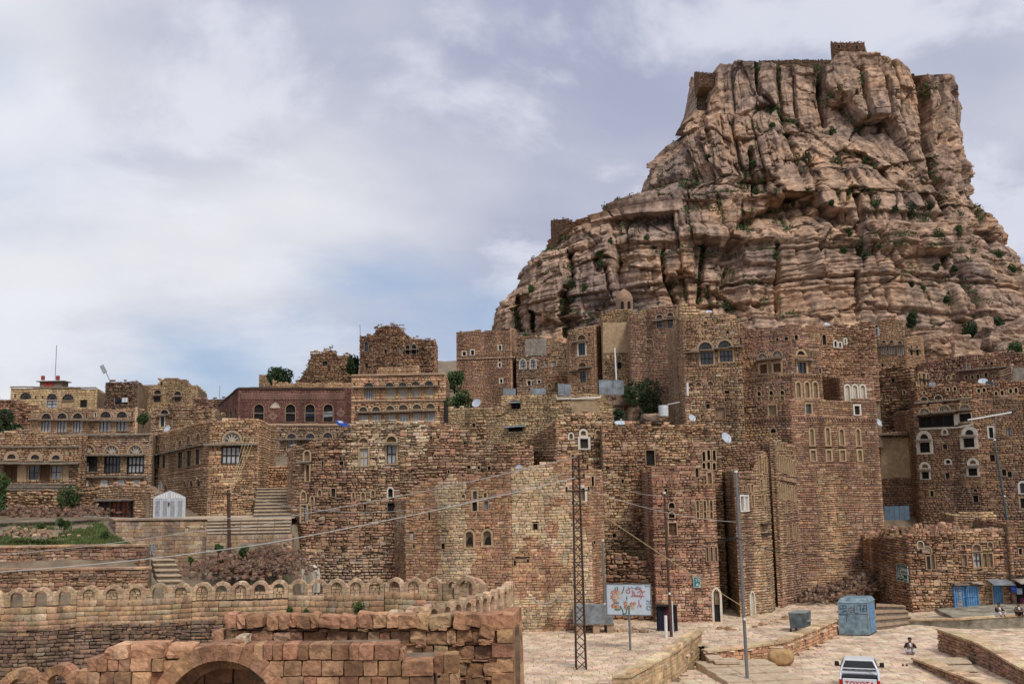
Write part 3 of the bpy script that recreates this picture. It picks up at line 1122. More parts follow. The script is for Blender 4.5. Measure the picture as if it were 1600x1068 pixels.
up = 1 - low
shards(26, 46, 410, 5.0, .55, 3.0, .6, .3 + .7 * up)
shards(11, 16, 420, 2.6, .6, 2.2, .45, .3 + .7 * np.maximum(up * .35, mid_ * .85))
shards(4.6, 5.5, 430, 1.2, .6, 1.2, .35, .25 + .75 * np.maximum(up * .25, mid_ * .8))
shards(2.0, 1.8, 440, .5, .6, .4, .3, .3 + .3 * mid_)
shards(21, 12, 450, 2.2, .3, 2.0, .5, low)
facets(27, 95, 310, 4.2, .25, 5.0, .6, .35 + .65 * up, .25, .05)
facets(12.5, 44, 320, 1.5, .25, 3.0, .40, .25 + .75 * up, .5, .2)
patch_ = np.clip((fbm(Sx * .045, Z * .045, 99, 3) - .42) / .12, 0, 1)
facets(4.6, 13, 330, 1.3, .5, 1.5, .32, up * (.35 + .65 * patch_), .5, .3)
facets(2.1, 4.2, 340, .5, .45, .6, .25, (.35 + .65 * up) * (.2 + .8 * patch_), .5, .45)
facets(25, 60, 345, 3.0, .35, 5.0, .5, low, .2, .0)
facets(32, 9.5, 350, 1.7, .12, 3.4, .42, low, .4, .4)
facets(17, 3.6, 360, .8, .14, 1.1, .34, .2 * up + low * (.4 + .6 * patch_), .5, .8)
facets(9, 1.4, 370, .42, .14, .5, .25, low * (1.1 - .8 * patch_), .6, 1.0)
zz = Z + 3.2 * (fbm(Sx * .018, Z * .02, 12, 3) - .5) * 2
b1 = vnoise(zz / 2.6, Sx * .012, 51)
D += low * (.9 * np.abs(b1 - .5) * 2 - .4) + low * .7 * (vnoise(zz / .9, Sx * .03, 52) - .5)
D -= 1.3 * low * (vnoise(zz / 1.7, Sx * .02, 54) > .74)
D += 4.0 * (fbm(Sx * .03, Z * .03, 13, 4) - .5) + 1.1 * (fbm(Sx * .3, Z * .35, 14, 5) - .5)


def crack(pts, wid, dep):
    global DC
    P = np.array(pts, float)
    wpx = PXm + 7 * (fbm(Sx * .1, Z * .1, 60, 3) - .5)
    dmin = np.full(X.shape, 1e9)
    for a, b in zip(P, P[1:]):
        t = np.clip(((wpx - a[0]) * (b[0] - a[0]) + (PYm - a[1]) * (b[1] - a[1])) / ((b - a) ** 2).sum(), 0, 1)
        dmin = np.minimum(dmin, np.hypot(wpx - a[0] - t * (b[0] - a[0]), PYm - a[1] - t * (b[1] - a[1])))
    DC = np.maximum(DC, dep * np.exp(-(dmin / wid) ** 4))


crack([(1436, 104), (1446, 150), (1452, 220), (1462, 280), (1470, 335)], 9, 17)
crack([(1283, 98), (1285, 150), (1292, 190)], 4, 9)
crack([(1187, 100), (1189, 150)], 3, 5)
crack([(1174, 240), (1182, 300)], 4.5, 6)
crack([(1214, 385), (1217, 440), (1218, 500)], 3, 6)
crack([(1334, 430), (1336, 500)], 4, 8)
crack([(1322, 300), (1336, 350), (1345, 400)], 5, 6)
crack([(1278, 330), (1322, 372)], 4, 5)
crack([(1380, 200), (1376, 130)], 3, 4)
crack([(1345, 110), (1352, 200)], 2.5, 4)
crack([(1262, 250), (1268, 320)], 3, 5)
crack([(897, 372), (900, 420), (892, 470), (888, 525)], 4, 7)
crack([(814, 462), (812, 515)], 3, 6)
crack([(832, 462), (826, 515)], 3, 6)
crack([(1037, 390), (1040, 440), (1056, 475)], 3, 5)
crack([(1101, 380), (1096, 430), (1092, 470)], 3.5, 5)
crack([(1140, 410), (1128, 450)], 3.5, 5)
crack([(1468, 380), (1474, 420)], 3, 4)
crack([(930, 385), (944, 420)], 6, 3)
crack([(955, 420), (962, 470)], 3, 4)
crack([(1400, 290), (1432, 330)], 5, 3)
crack([(1240, 120), (1243, 180)], 2, 3)
crack([(1112, 150), (1118, 230)], 2.5, 3)
fade = np.clip(q_ * 1.0, 0, 1) ** 3
D = np.clip(D - D.mean(), -10, 6) * (.38 + .62 * np.clip(-NY * 1.5, 0, 1)) * (1 - .5 * fade) + 1.0
X2, Y2, Z2 = X + NX * D, Y + NY * D + DC, Z + .35 * D * (b1 - .5) + 1.3 * fade * (fbm(Sx * .12, Z * .1, 66, 4) - .5) * 2
# the flat summit closes the shell
cap = []
for k in range(1, 9):
    t = k / 8
    cap.append(np.stack([X2[-1] * (1 - t) + X2[-1].mean() * t, Y2[-1] * (1 - t) + CY * t, Z2[-1] * (1 - t) + (Z2[-1].mean() - 1.0) * t + .6 * np.sin(t * 3)], -1))
RV = np.concatenate([np.stack([X2, Y2, Z2], -1)] + [c[None] for c in cap], 0)
nr = RV.shape[0]
ii = (np.arange(nr - 1)[:, None] * NC + np.arange(NC - 1)).ravel()
rock = tag(big_obj('castle_rock', RV.reshape(-1, 3), np.c_[ii, ii + 1, ii + NC + 1, ii + NC], 'rock'),
           'tall sandstone crag with sheer cliffs rising behind the village', 'crag', kind='structure')
RPX, RPY = proj(RV[:NR])
RFRONT = (NY < .15)


def on_rock(px, py):
    d = np.where(RFRONT, (RPX - px) ** 2 + (RPY - py) ** 2 + RV[:NR, :, 1] * .02, 1e12)
    k = np.unravel_index(np.argmin(d), d.shape)
    return RV[k]


# ------------------------------------------------------------------ plants
def leaf_cloud(n, rng, blobs, size):
    """leaf-sized quads through a crown made of uneven blobs: (x,y,z,r)"""
    B = np.array(blobs, float)
    w = B[:, 3] ** 2
    k = rng.choice(len(B), n, p=w / w.sum())
    d = rng.normal(size=(n, 3))
    d /= np.linalg.norm(d, axis=1)[:, None]
    c = B[k, :3] + d * (B[k, 3] * rng.uniform(.45, 1.05, n) ** .6)[:, None]
    a = rng.normal(size=(n, 3))
    a /= np.linalg.norm(a, axis=1)[:, None]
    b = np.cross(a, rng.normal(size=(n, 3)))
    b /= np.linalg.norm(b, axis=1)[:, None]
    s1, s2 = size * rng.uniform(.6, 1.3, (n, 1)), size * rng.uniform(.35, .8, (n, 1))
    V = np.stack([c - a * s1, c - b * s2, c + a * s1, c + b * s2], 1).reshape(-1, 3)
    return V, np.arange(4 * n).reshape(-1, 4)


def tree(name, label, cat, loc, w, h, trunk=.3, n=1500, size=.12, mat='leaf', seed=0, group=None, nb=9):
    rng = np.random.default_rng(900 + seed)
    root = thing(name, label, cat, group)
    loc = np.asarray(loc, float)
    bl = []
    for k in range(nb):
        a, rr = rng.uniform(0, 6.28), rng.uniform(0, .36) * w
        zz_ = rng.uniform(trunk + .12, .82)
        f = 1 - abs(zz_ - .55) * .7
        rr *= .85
        bl.append((loc[0] + math.cos(a) * rr * f, loc[1] + math.sin(a) * rr * f, loc[2] + zz_ * h, rng.uniform(.2, .31) * min(w, h * 1.2)))
    V, Q = leaf_cloud(n, rng, bl, size)
    big_obj('crown', V, Q, mat, root)
    mb = MB()
    top_ = loc + np.array((rng.uniform(-.05, .05) * w, 0, h * .55))
    mb.tube([loc - (0, 0, .3), (loc * .5 + top_ * .5) + (.04 * w, 0, 0), top_], max(.05, h * .035), 7, max(.02, h * .014))
    for b in bl[:5]:
        mb.tube([loc * .45 + top_ * .55, ((np.array(b[:3]) + top_) / 2), b[:3]], max(.03, h * .016), 5, .015)
    mb.build('trunk', 'bark', root)
    return root


_bush_src = {}


def bush(label, loc, w, h, mat='leaf_dark', seed=0, group=None, n=700, size=.1, name='shrub'):
    return tree(name, label, 'shrub', loc, w, h, .0, n, size, mat, seed, group, 7)


# shrubs in the cracks of the crag
spots = [(1262, 246, 26), (1306, 254, 30), (1300, 205, 18), (1228, 212, 13), (1206, 196, 12), (1345, 388, 30), (1352, 400, 22), (1326, 362, 20), (1318, 392, 13), (1425, 333, 30), (1445, 345, 34),
         (1470, 365, 30), (1455, 322, 22), (1372, 320, 24), (1356, 198, 12), (1400, 330, 16), (1036, 432, 30), (1102, 404, 18), (1098, 386, 12), (940, 412, 18), (938, 396, 16), (892, 446, 16),
         (914, 452, 17), (968, 408, 10), (893, 470, 12), (1010, 372, 12), (954, 376, 12), (1093, 436, 12), (1094, 455, 10), (1216, 400, 14), (1214, 384, 10), (1182, 302, 18), (1178, 258, 12),
         (1107, 246, 16), (1160, 330, 9), (1375, 386, 9), (1492, 422, 15), (1464, 418, 12), (1442, 452, 12), (1424, 446, 10), (1500, 360, 18), (1560, 400, 20), (1580, 420, 16), (1428, 495, 16),
         (1545, 425, 12), (1478, 468, 12), (1240, 318, 10), (1300, 318, 12), (1022, 386, 10), (830, 452, 14), (818, 460, 12), (1590, 545, 18), (1560, 520, 22), (1530, 505, 20)]
ORD = ['leftmost', 'second', 'third', 'fourth', 'fifth', 'sixth', 'seventh', 'eighth', 'ninth', 'tenth', 'eleventh', 'twelfth', 'thirteenth', 'fourteenth', 'fifteenth', 'sixteenth', 'seventeenth', 'eighteenth', 'nineteenth', 'twentieth', 'twenty-first', 'twenty-second', 'twenty-third', 'twenty-fourth', 'twenty-fifth']
BAND = lambda y: 'upper cliff' if y < 262 else 'middle slope' if y < 388 else 'upper half of the lower cliff' if y < 430 else 'foot of the lower cliff'
for k, (px, py, s_) in enumerate(spots):
    p = on_rock(px, py)
    m_ = p[1] / F
    d_ = (p - CAMP) / np.linalg.norm(p - CAMP)
    bush(ORD[sum(BAND(s2[1]) == BAND(py) and s2[0] < px for s2 in spots)] + ' shrub from the left on the ' + BAND(py) + ' of the crag', p - d_ * .4 - (0, 0, s_ * m_ * .3), s_ * m_ * 1.05, s_ * m_ * .8, 'leaf' if k % 3 else 'leaf_dark', k, 'shrubs on the crag', 260, .32)
# thinner scrub on the ledges
rng = np.random.default_rng(5)
mb = None
flat = np.argwhere(RFRONT[::3, ::3] & (np.gradient(D, axis=0)[::3, ::3] < -.55) & (fbm(Sx[::3, ::3] * .05, Z[::3, ::3] * .06, 90, 3) > .5)) * 3
pick = flat[rng.choice(len(flat), min(1000, len(flat)), replace=False)]
bl = [(*RV[a, b], rng.uniform(.35, 1.15)) for a, b in pick]
sm = sum(np.roll(D, q, 1) for q in (-14, -9, -5, 5, 9, 14)) / 6
cav = np.argwhere(RFRONT[::3, ::3] & ((D - sm - DC)[::3, ::3] < -1.5) & (fbm(Sx[::3, ::3] * .04, Z[::3, ::3] * .05, 91, 3) > .5)) * 3
pick = cav[rng.choice(len(cav), min(700, len(cav)), replace=False)]
bl += [(RV[a, b, 0], RV[a, b, 1] - 1.0, RV[a, b, 2], rng.uniform(.4, 1.3)) for a, b in pick]
bl = [(q[0] * .997, q[1] * .997, q[2], q[3]) for q in bl]
V_, Q_ = leaf_cloud(26000, rng, bl, .34)
tag(big_obj('scrub', V_, Q_, 'leaf'), 'thin green scrub along the ledges of the crag', 'scrub', kind='stuff')


# forts on the crag
def fort(name, label, px0, px1, py0, py1, depth, th_=4.0, seed=0, rag=.5, cren=False):
    b = Bld(name, label, 'fort', [(px0, depth), (px1, depth)], py1, [[(px0, py0), (px1, py0)]], at(px0, py1 + 14, depth)[2], th_, 'rubble', 'castle', rag, seed=seed)
    return b


fb = fort('fort_tower', 'small square stone fort on the highest point of the crag', 1299, 1352, 66, 80, CY - 14, 9, 41, .8)
fv = PIX
fb.win(0, fv, 1308, 70, 1313, 76, 'dark_void', None, .1)
fb.win(0, fv, 1336, 71, 1341, 77, 'dark_void', None, .1)
fb.finish()
b_ = Bld('curtain_wall', 'low fortification wall along the flat summit of the crag', 'wall', [(1186, CY - 24), (1240, CY - 26), (1300, CY - 20)], 96, [[(1186, 95), (1240, 93)], [(1240, 93), (1300, 94)]], at(1240, 112, CY - 25)[2], 3, 'rubble', 'castle', .4, seed=42).finish()
b_ = Bld('corner_tower', 'square ruined watch tower on the left shoulder of the summit', 'tower', [(1085, CY - 12), (1092, CY - 22), (1123, CY - 22)], 125, [[(1085, 114), (1092, 113)], [(1092, 113), (1123, 115)]], at(1100, 136, CY - 22)[2], 6, 'rubble', 'castle', .6, seed=43).finish()
# round watch tower on the lower shoulder
p0, p1 = at(861, 368, CY - 18), at(895, 368, CY - 18)
c0, rad = (p0 + p1) / 2, (p1[0] - p0[0]) / 2
rt = thing('round_watchtower', 'round ruined stone watchtower on the lower left shoulder of the crag', 'tower')
ztop_ = at(878, 345, CY - 18)[2]
GG, CC = [], []
for k in range(14):
    a0, a1 = math.pi * (1 + k / 13 * 1.0 - .04) , math.pi * (1 + (k + 1) / 13 - .04)
    A_ = (c0[0] + rad * math.cos(a0), c0[1] + rad * math.sin(a0))
    B_ = (c0[0] + rad * math.cos(a1), c0[1] + rad * math.sin(a1))
    W_ = Wall(A_, B_)
    S_ = lay(W_, lambda u, k=k: ztop_ - (.5 if k in (0, 5, 6, 10) else 0), c0[2] - 6, [], 'rubble', rng, .5)
    GG.append(stone_geo(W_, S_, 'rubble', rng))
    CC.append(pick_cols('castle', len(S_), rng))
emit_stones(rt, np.concatenate(GG), np.concatenate(CC))
mb = MB()
mb.tube([(c0[0], c0[1], c0[2] - 6), (c0[0], c0[1], ztop_ - .4)], rad - .25, 24)
mb.build('core', 'mortar', rt)
Bld('ridge_wall', 'broken stone wall running right from the round watchtower', 'wall', [(897, CY - 20), (946, CY - 22)], 370, [[(897, 361), (915, 365), (946, 366)]], at(920, 384, CY - 20)[2], 2, 'rubble', 'castle', .5, seed=44).finish()

# ------------------------------------------------------------------ houses
V1, V2, V3, V4 = view(0, 560, 4), view(340, 480, 4), view(680, 480, 4), view(980, 460, 3.81)
V5, V6, V7, V8 = view(1250, 480, 4.563), view(1250, 700, 4.563), view(420, 640, 4), view(780, 660, 4)
W1, W2, W3, W4 = view(0, 780, 3.71), view(400, 800, 3.81), view(800, 800, 3.985), view(1100, 640, 5.333)
W5, W6, W7, W8 = view(1080, 820, 4.306), view(1360, 820, 4.308), view(760, 320, 3.56), view(1050, 40, 2.225)
X1, X2, X3, X4 = view(1290, 920, 7.213), view(930, 890, 9.707), view(1460, 880, 10.68), view(1400, 590, 7.12)
X5, X6, X7, X8 = view(1130, 660, 5.338), view(1000, 660, 3.236), view(150, 740, 5.161), view(120, 930, 4.444)
Y4, Y5 = view(1380, 480, 7.27), view(0, 640, 6.675)
NOB = dict(sur=.03, proud=.0)


def luns(b, w, V, L, **k):
    for cx_, cy_, r_ in L:
        b.lun(w, V, cx_, cy_, r_, **k)


def rects(b, w, V, L, **k):
    for q in L:
        b.win(w, V, *q, **k)


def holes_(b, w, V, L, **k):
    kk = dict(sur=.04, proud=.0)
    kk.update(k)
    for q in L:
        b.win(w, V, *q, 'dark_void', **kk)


# --- far left skyline
b = Bld('cream_house', 'low cream rendered house on the skyline with red tanks on its roof', 'house', [(16, 140), (151, 140)], 620, [[(16, 605), (151, 606)]], 16, 9, 'ashlar', 'yellow', .0, seed=1)
luns(b, 0, V1, [(160, 235, 35), (325, 240, 32), (425, 245, 36)], sur=.08)
rects(b, 0, V1, [(290, 262, 356, 306)], fill='curtain', bars=(1, 1), smat='plaster_white')
rects(b, 0, V1, [(385, 262, 460, 304)], fill='plaster_tan')
holes_(b, 0, V1, [(500, 256, 543, 306), (90, 225, 98, 250), (218, 232, 226, 250), (262, 230, 270, 252)])
b.ledge(0, V1, 65, 178, 600, 184, .15, .12)
b.finish()
hut = thing('roof_hut', 'small brown hut on the roof of the cream house', 'hut')
wh = Wall(at(62, 602, 143), at(97, 602, 143))
zh0, zh1 = wh.uz(80, 608)[1], wh.uz(80, 596)[1]
MB().prism([(0, zh0), (wh.L, zh0), (wh.L, zh1), (0, zh1)], wh.to3, 0, -2).build('wall', 'mortar', hut)
MB().prism([(-.4, zh1), (wh.L + .4, zh1), (wh.L + .4, zh1 + .12), (-.4, zh1 + .12)], wh.to3, .3, -2.2).build('roof', 'ledge', hut)
MB().prism([(.6, zh0), (2.0, zh0), (2.0, zh1 - .1), (.6, zh1 - .1)], wh.to3, .06, -.2).build('door', 'red_paint', hut)
for a_, w_ in ((257, 'left of the two red water tanks on the hut roof'), (350, 'right of the two red water tanks on the hut roof')):
    t0 = at(*V1(a_ + 11, 134), 144)
    mb = MB()
    mb.tube([t0, t0 + (0, 0, .1), t0 + (0, 0, .55), t0 + (0, 0, .62)], .27, 14, .26)
    tk = mb.build('water_tank', 'red_paint')
    tag(tk, w_, 'tank', 'red roof tanks')
p_ = at(*V1(344, 132), 142)
tag(MB().tube([p_, p_ + (0, 0, 5)], .05, 5).build('antenna_mast', 'metal_grey'), 'thin antenna mast on the roof of the cream house', 'mast')

b = Bld('ruined_house', 'dark ruined stone house with washing hung out, left skyline', 'house', [(163, 132), (213, 131)], 620, [[(163, 598), (170, 595), (213, 597)]], 16, 8, 'rubble', 'dark', .5, seed=2)
holes_(b, 0, V1, [(716, 250, 800, 284), (700, 188, 712, 200), (735, 188, 747, 200), (775, 186, 787, 198), (810, 188, 822, 200)])
b.finish()
wsh = b.walls[0]
for k, (xa, xb, m_, nm) in enumerate(((765, 802, 'thobe', 'white sheet hung to dry on the dark ruined house'), (724, 750, 'cloth_indigo', 'dark cloth hung to dry beside a white sheet, dark ruined house'))):
    ua, za = wsh.uz(*V1(xa, 245))
    ub, zb = wsh.uz(*V1(xb, 272))
    g_ = [(wsh.to3(ua + (ub - ua) * i / 6, .12 + .05 * math.sin(i * 2.1), z_)) for z_ in (za, (za + zb) / 2, zb) for i in range(7)]
    tag(obj('laundry', g_, [(r_ * 7 + i, r_ * 7 + i + 1, r_ * 7 + i + 8, r_ * 7 + i + 7) for r_ in range(2) for i in range(6)], m_), nm, 'laundry', 'laundry on the skyline')
ga = thing('grid_antenna', 'tilted grey grid antenna on a bent pole above the dark ruin', 'antenna')
p0_, p1_ = at(172, 596, 132), at(166, 582, 132)
MB().tube([p0_, p1_], .06, 5).build('pole', 'metal_grey', ga)
mb = MB()
q0, q1, q2, q3 = [at(*V1(*q), 132) for q in ((625, 48), (645, 38), (668, 82), (648, 95))]
for k in range(7):
    t_ = k / 6
    mb.tube([q0 * (1 - t_) + q3 * t_, q1 * (1 - t_) + q2 * t_], .035, 4)
for k in range(5):
    t_ = k / 4
    mb.tube([q0 * (1 - t_) + q1 * t_, q3 * (1 - t_) + q2 * t_], .045, 4)
mb.build('grid', 'metal_grey', ga)

b = Bld('stone_house', 'tan two level stone house on the left skyline with three arched windows', 'house', [(213, 139), (308, 138)], 620, [[(213, 604), (235, 601), (247, 601), (248, 592), (268, 589.5), (293, 593), (296, 601), (308, 602)]], 16, 9, 'course', 'yellow', .15, seed=3)
luns(b, 0, V1, [(886, 213, 15), (985, 210, 22), (1110, 218, 22)], sur=.1, smat='trim')
rects(b, 0, V1, [(877, 238, 903, 286), (960, 238, 1005, 272), (1090, 240, 1130, 268)], fill='glass', bars=(1, 0))
b.ledge(0, V1, 865, 232, 915, 230, .12, .3)
b.ledge(0, V1, 955, 231, 1012, 229, .12, .3)
b.ledge(0, V1, 1082, 236, 1142, 234, .12, .3)
holes_(b, 0, V1, [(1002, 150, 1015, 165), (1180, 198, 1192, 212)])
b.finish()
b = Bld('boundary_wall', 'low stone wall on the left skyline between the tan house and the brick house', 'wall', [(300, 128), (352, 126)], 630, [[(300, 624), (330, 622), (352, 623)]], 14, 3, 'rubble', 'dark', .4, seed=4).finish()
b = Bld('terrace_wall', 'brown rubble terrace wall at the far left below the cream house', 'wall', [(-30, 122), (64, 122)], 640, [[(-30, 622), (0, 623), (60, 632), (64, 640)]], 12, 3, 'rubble', 'brown', .4, seed=5).finish()
p_ = at(343, 622, 126)
tag(MB().tube([p_, p_ + (0, 0, 1.6)], .04, 5).build('antenna_mast', 'metal_grey'), 'short antenna mast left of the red brick house', 'mast')

# --- row house
b = Bld('row_house', 'long stone house with five arched windows under one slab ledge, upper left', 'house', [(47, 106), (214, 105)], 658, [[(47, 642), (100, 638), (214, 637)]], 12, 8, 'fine', 'tan', .15, seed=6)
luns(b, 0, V1, [(290, 362, 30), (388, 360, 30), (485, 360, 30), (660, 352, 33), (762, 352, 33)], sur=.16)
for q in ((257, 390, 315, 460), (357, 390, 415, 460), (457, 390, 512, 460), (620, 387, 688, 457), (727, 387, 795, 452)):
    b.win(0, V1, *q, 'curtain', bars=(2, 0), sur=.07, smat='plaster_tan')
holes_(b, 0, V1, [(535, 345, 544, 372), (820, 342, 829, 370)])
b.win(0, V1, 590, 336, 602, 366, 'dark_void', 'point', .05, 'plaster_white')
b.ledge(0, V1, 190, 380, 840, 388, .1, .5)
b.finish()

# --- lower left house
b = Bld('plastered_house', 'stone house at the far left with shuttered windows and plastered upper storey', 'house', [(-40, 82), (126, 84)], 720, [[(-40, 682), (0, 676), (18, 672), (24, 668), (52, 672), (70, 679), (126, 681)]], 5.5, 9, 'course', 'tan', .12, seed=7, singles=0)
luns(b, 0, V1, [(72, 613, 26), (220, 616, 26), (350, 618, 24)], sur=.28, smat='trim')
for q, f_ in (((318, 667, 383, 752), 'curtain'), ((180, 668, 244, 755), 'glass')):
    b.win(0, V1, *q, f_, bars=(1, 1), sur=.08, smat='plaster_tan')
for q in ((30, 672, 66, 764), (70, 672, 104, 764), (250, 668, 312, 757)):
    b.win(0, V1, *q, 'wood_brown', bars=(1, 0), bmat='wood_brown', sur=.05, smat='wood_brown', proud=.05, name='shutter')
b.patch(0, V1, [(108, 665), (165, 665), (165, 768), (108, 768)], 'plaster_tan')
b.patch(0, V1, [(392, 665), (430, 665), (430, 768), (392, 768)], 'plaster_tan')
b.ledge(0, V1, -40, 650, 500, 652, .09, .85, drop=.12, name='awning')
b.ledge(0, V1, -40, 548, 495, 548, .08, .12)
b.ledge(0, V1, -40, 815, 478, 818, .1, .35)
mb = MB()
W_ = b.walls[0]
for k in range(66):
    u, z = W_.uz(*V1(8 + k * 7.1, 808))
    z1 = W_.uz(*V1(8 + k * 7.1, 792))[1]
    mb.prism([(u - .05, z), (u + .05, z), (u + .05, z1), (u - .05, z1)], W_.to3, .1, .22)
u0_, z0_ = W_.uz(*V1(0, 793))
u1_, _ = W_.uz(*V1(475, 793))
mb.prism([(u0_, z0_), (u1_, z0_), (u1_, z0_ + .1), (u0_, z0_ + .1)], W_.to3, .06, .26)
mb.build('balustrade', 'ledge', b.root)
holes_(b, 0, V1, [(310, 872, 364, 912), (432, 585, 442, 612)])
b.finish()

b = Bld('stone_house', 'grey brown stone house with three large arched windows and white panels below', 'house', [(126, 86), (236, 85)], 720, [[(126, 680), (236, 678)]], 6, 9, 'course', 'grey', .12, seed=8)
luns(b, 0, V1, [(550, 566, 40), (697, 570, 44), (846, 570, 44)], sur=.12, smat='plaster_tan', trac='gypsum')
for q in ((508, 613, 600, 712), (655, 613, 745, 712), (797, 615, 893, 712)):
    b.win(0, V1, *q, 'glass' if q[0] != 797 else 'curtain', bars=(3, 1), sur=.06, smat='wood_dark')
b.win(0, V1, 530, 650, 560, 705, 'curtain', None, .03, 'wood_dark', dep=.12, name='shutter')
b.ledge(0, V1, 500, 602, 908, 602, .1, .5)
b.ledge(0, V1, 500, 738, 905, 738, .1, .3)
for x_ in (510, 630, 735, 832):
    b.win(0, V1, x_ + 4, 762, x_ + 38, 795, 'gate_white', None, .05, 'plaster_white', dep=.03, name='panel')
b.ledge(0, V1, 400, 478, 940, 474, .1, .2)
b.finish()

# --- corner house with the white gate
b = Bld('corner_house', 'tan stone corner house behind the white double gate', 'house', [(234, 88), (326, 74), (404, 75.5)], 730, [[(234, 680), (326, 657)], [(326, 657), (404, 655)]], 5.5, 8, 'course', 'tan', .1, seed=9,
        singles=120, vis=lambda x, y: y < 805)
rects(b, 0, V1, [(977, 602, 998, 688), (1012, 598, 1034, 682), (1108, 583, 1139, 685), (1164, 574, 1194, 675), (1218, 566, 1248, 662)], fill='glass', bars=(1, 1), sur=.06, smat='plaster_tan')
for q in ((985, 535, 1000, 572), (1020, 528, 1034, 562), (1115, 508, 1140, 550), (1165, 480, 1195, 535), (1225, 468, 1255, 516)):
    b.win(0, V1, *q, 'niche_fill', 'point', .1, 'trim', dep=.1, name='niche')
for q in ((1145, 766, 1164, 802), (1184, 760, 1207, 798), (1228, 752, 1252, 796), (1026, 788, 1044, 822)):
    b.win(0, V1, *q, 'dark_void', 'round', .08, 'trim', name='arched_opening')
b.win(0, V1, 955, 775, 980, 845, 'dark_void', 'round', .05, 'trim', name='arched_opening')
b.win(0, V1, 990, 768, 1012, 820, 'gate_white', 'round', .05, 'plaster_white', name='arched_opening')
b.ledge(0, V1, 937, 612, 1268, 537, .1, .35)
b.lun(1, V1, 1450, 494, 50, 'glass', .18, 'trim', 'gypsum')
b.win(1, V1, 1390, 553, 1503, 655, 'curtain', bars=(3, 1), sur=.08, smat='wood_dark')
b.ledge(1, V1, 1268, 537, 1612, 533, .1, .4)
b.band(0, V1, [(940, 745), (1260, 690)], 1)
b.band(1, V1, [(1270, 688), (1605, 682)], 1)
b.band(0, V1, [(940, 490), (1268, 402)], 1)
b.band(1, V1, [(1272, 402), (1605, 400)], 1)
b.win(0, V1, 1297, 897, 1316, 1002, 'wood_dark', None, .04, name='door') if False else None
b.win(1, V1, 1297, 893, 1317, 1000, 'wood_dark', None, .05, name='door')
b.finish()

# white double gate with a stepped head
gw = Wall(at(239, 800, 70.6), at(289, 800, 70.2))
gt = thing('double_gate', 'white painted metal double gate with gabled head beside the corner house', 'gate')
gz0, gz1 = gw.uz(264, 810)[1], gw.uz(264, 766)[1]
ge = gw.uz(264, 777)[1]
MB().prism([(0, gz0), (gw.L, gz0), (gw.L, ge), (gw.L * .82, ge + (gz1 - ge) * .45), (gw.L * .5, gz1), (gw.L * .18, ge + (gz1 - ge) * .45), (0, ge)], gw.to3, 0, -.06).build('frame', 'gate_white', gt)
for k in range(4):
    ua, ub = gw.L * (.04 + k * .235), gw.L * (.04 + k * .235 + .215)
    lf = MB().prism([(ua, gz0 + .08), (ub, gz0 + .08), (ub, ge - .12), (ua, ge - .12)], gw.to3, .03, .0).build('gate_leaf', 'gate_white', gt)
    for j in range(7):
        z_ = gz0 + .25 + (ge - gz0 - .5) * j / 6
        MB().prism([(ua + .1, z_ - .06), (ub - .1, z_ - .06), (ub - .1, z_ + .06), (ua + .1, z_ + .06)], gw.to3, .06, .02).build('panel', 'gate_grey', lf)
mb = MB()
for sgn in (-1, 1):
    for k in range(5):
        t_ = .08 + k * .08
        mb.prism([(gw.L * (.5 + sgn * t_) - .05, ge - .05), (gw.L * (.5 + sgn * t_) + .05, ge - .05), (gw.L * (.5 + sgn * t_) + .05, ge + (gz1 - ge) * (1 - t_ * 2) - .05), (gw.L * (.5 + sgn * t_) - .05, ge + (gz1 - ge) * (1 - t_ * 2) - .05)], gw.to3, .05, 0)
mb.build('head_ornament', 'white_paint', gt)
MB().prism([(gw.L * .48, gz0 + .9), (gw.L * .52, gz0 + .9), (gw.L * .52, gz0 + 1.15), (gw.L * .48, gz0 + 1.15)], gw.to3, .1, .02).build('handle', 'rust', gt)
# wall carrying the gate
b = Bld('gate_wall', 'stone wall with a rusty red door left of the white gate', 'wall', [(152, 76), (240, 71)], 785, [[(152, 760), (200, 757), (228, 755), (240, 768)]], 5.5, 3, 'course', 'tan', .2, seed=10, singles=120, vis=lambda x, y: y < 810)
b.win(0, V1, 692, 890, 742, 1008, 'red_door', None, .06, 'rust', bars=(1, 2), bmat='rust', name='door')
b.win(0, V1, 750, 890, 800, 1008, 'red_door', None, .06, 'rust', bars=(1, 2), bmat='rust', name='door')
b.win(0, V1, 612, 888, 684, 966, 'black_paint', None, .04, 'rust', bars=(1, 1), bmat='rust', name='shutter')
b.win(0, V1, 808, 888, 832, 1005, 'black_paint', None, .04, 'rust', name='shutter')
b.ledge(0, V1, 605, 884, 838, 880, .1, .3, name='lintel')
b.finish()
# upper house behind the corner house
b = Bld('stone_house', 'tan stone house with one tall arched window behind the corner house', 'house', [(236, 98), (334, 96)], 645, [[(236, 640), (262, 635), (268, 637), (285, 632.5), (334, 640)]], 10, 7, 'rough', 'tan', .3, seed=11)
b.lun(0, V1, 1028, 335, 25, 'glass', .12, 'trim')
b.win(0, V1, 1003, 362, 1027, 426, 'glass', bars=(1, 0), sur=.1, smat='plaster_white')
b.ledge(0, V1, 985, 357, 1060, 350, .1, .35)
b.finish()

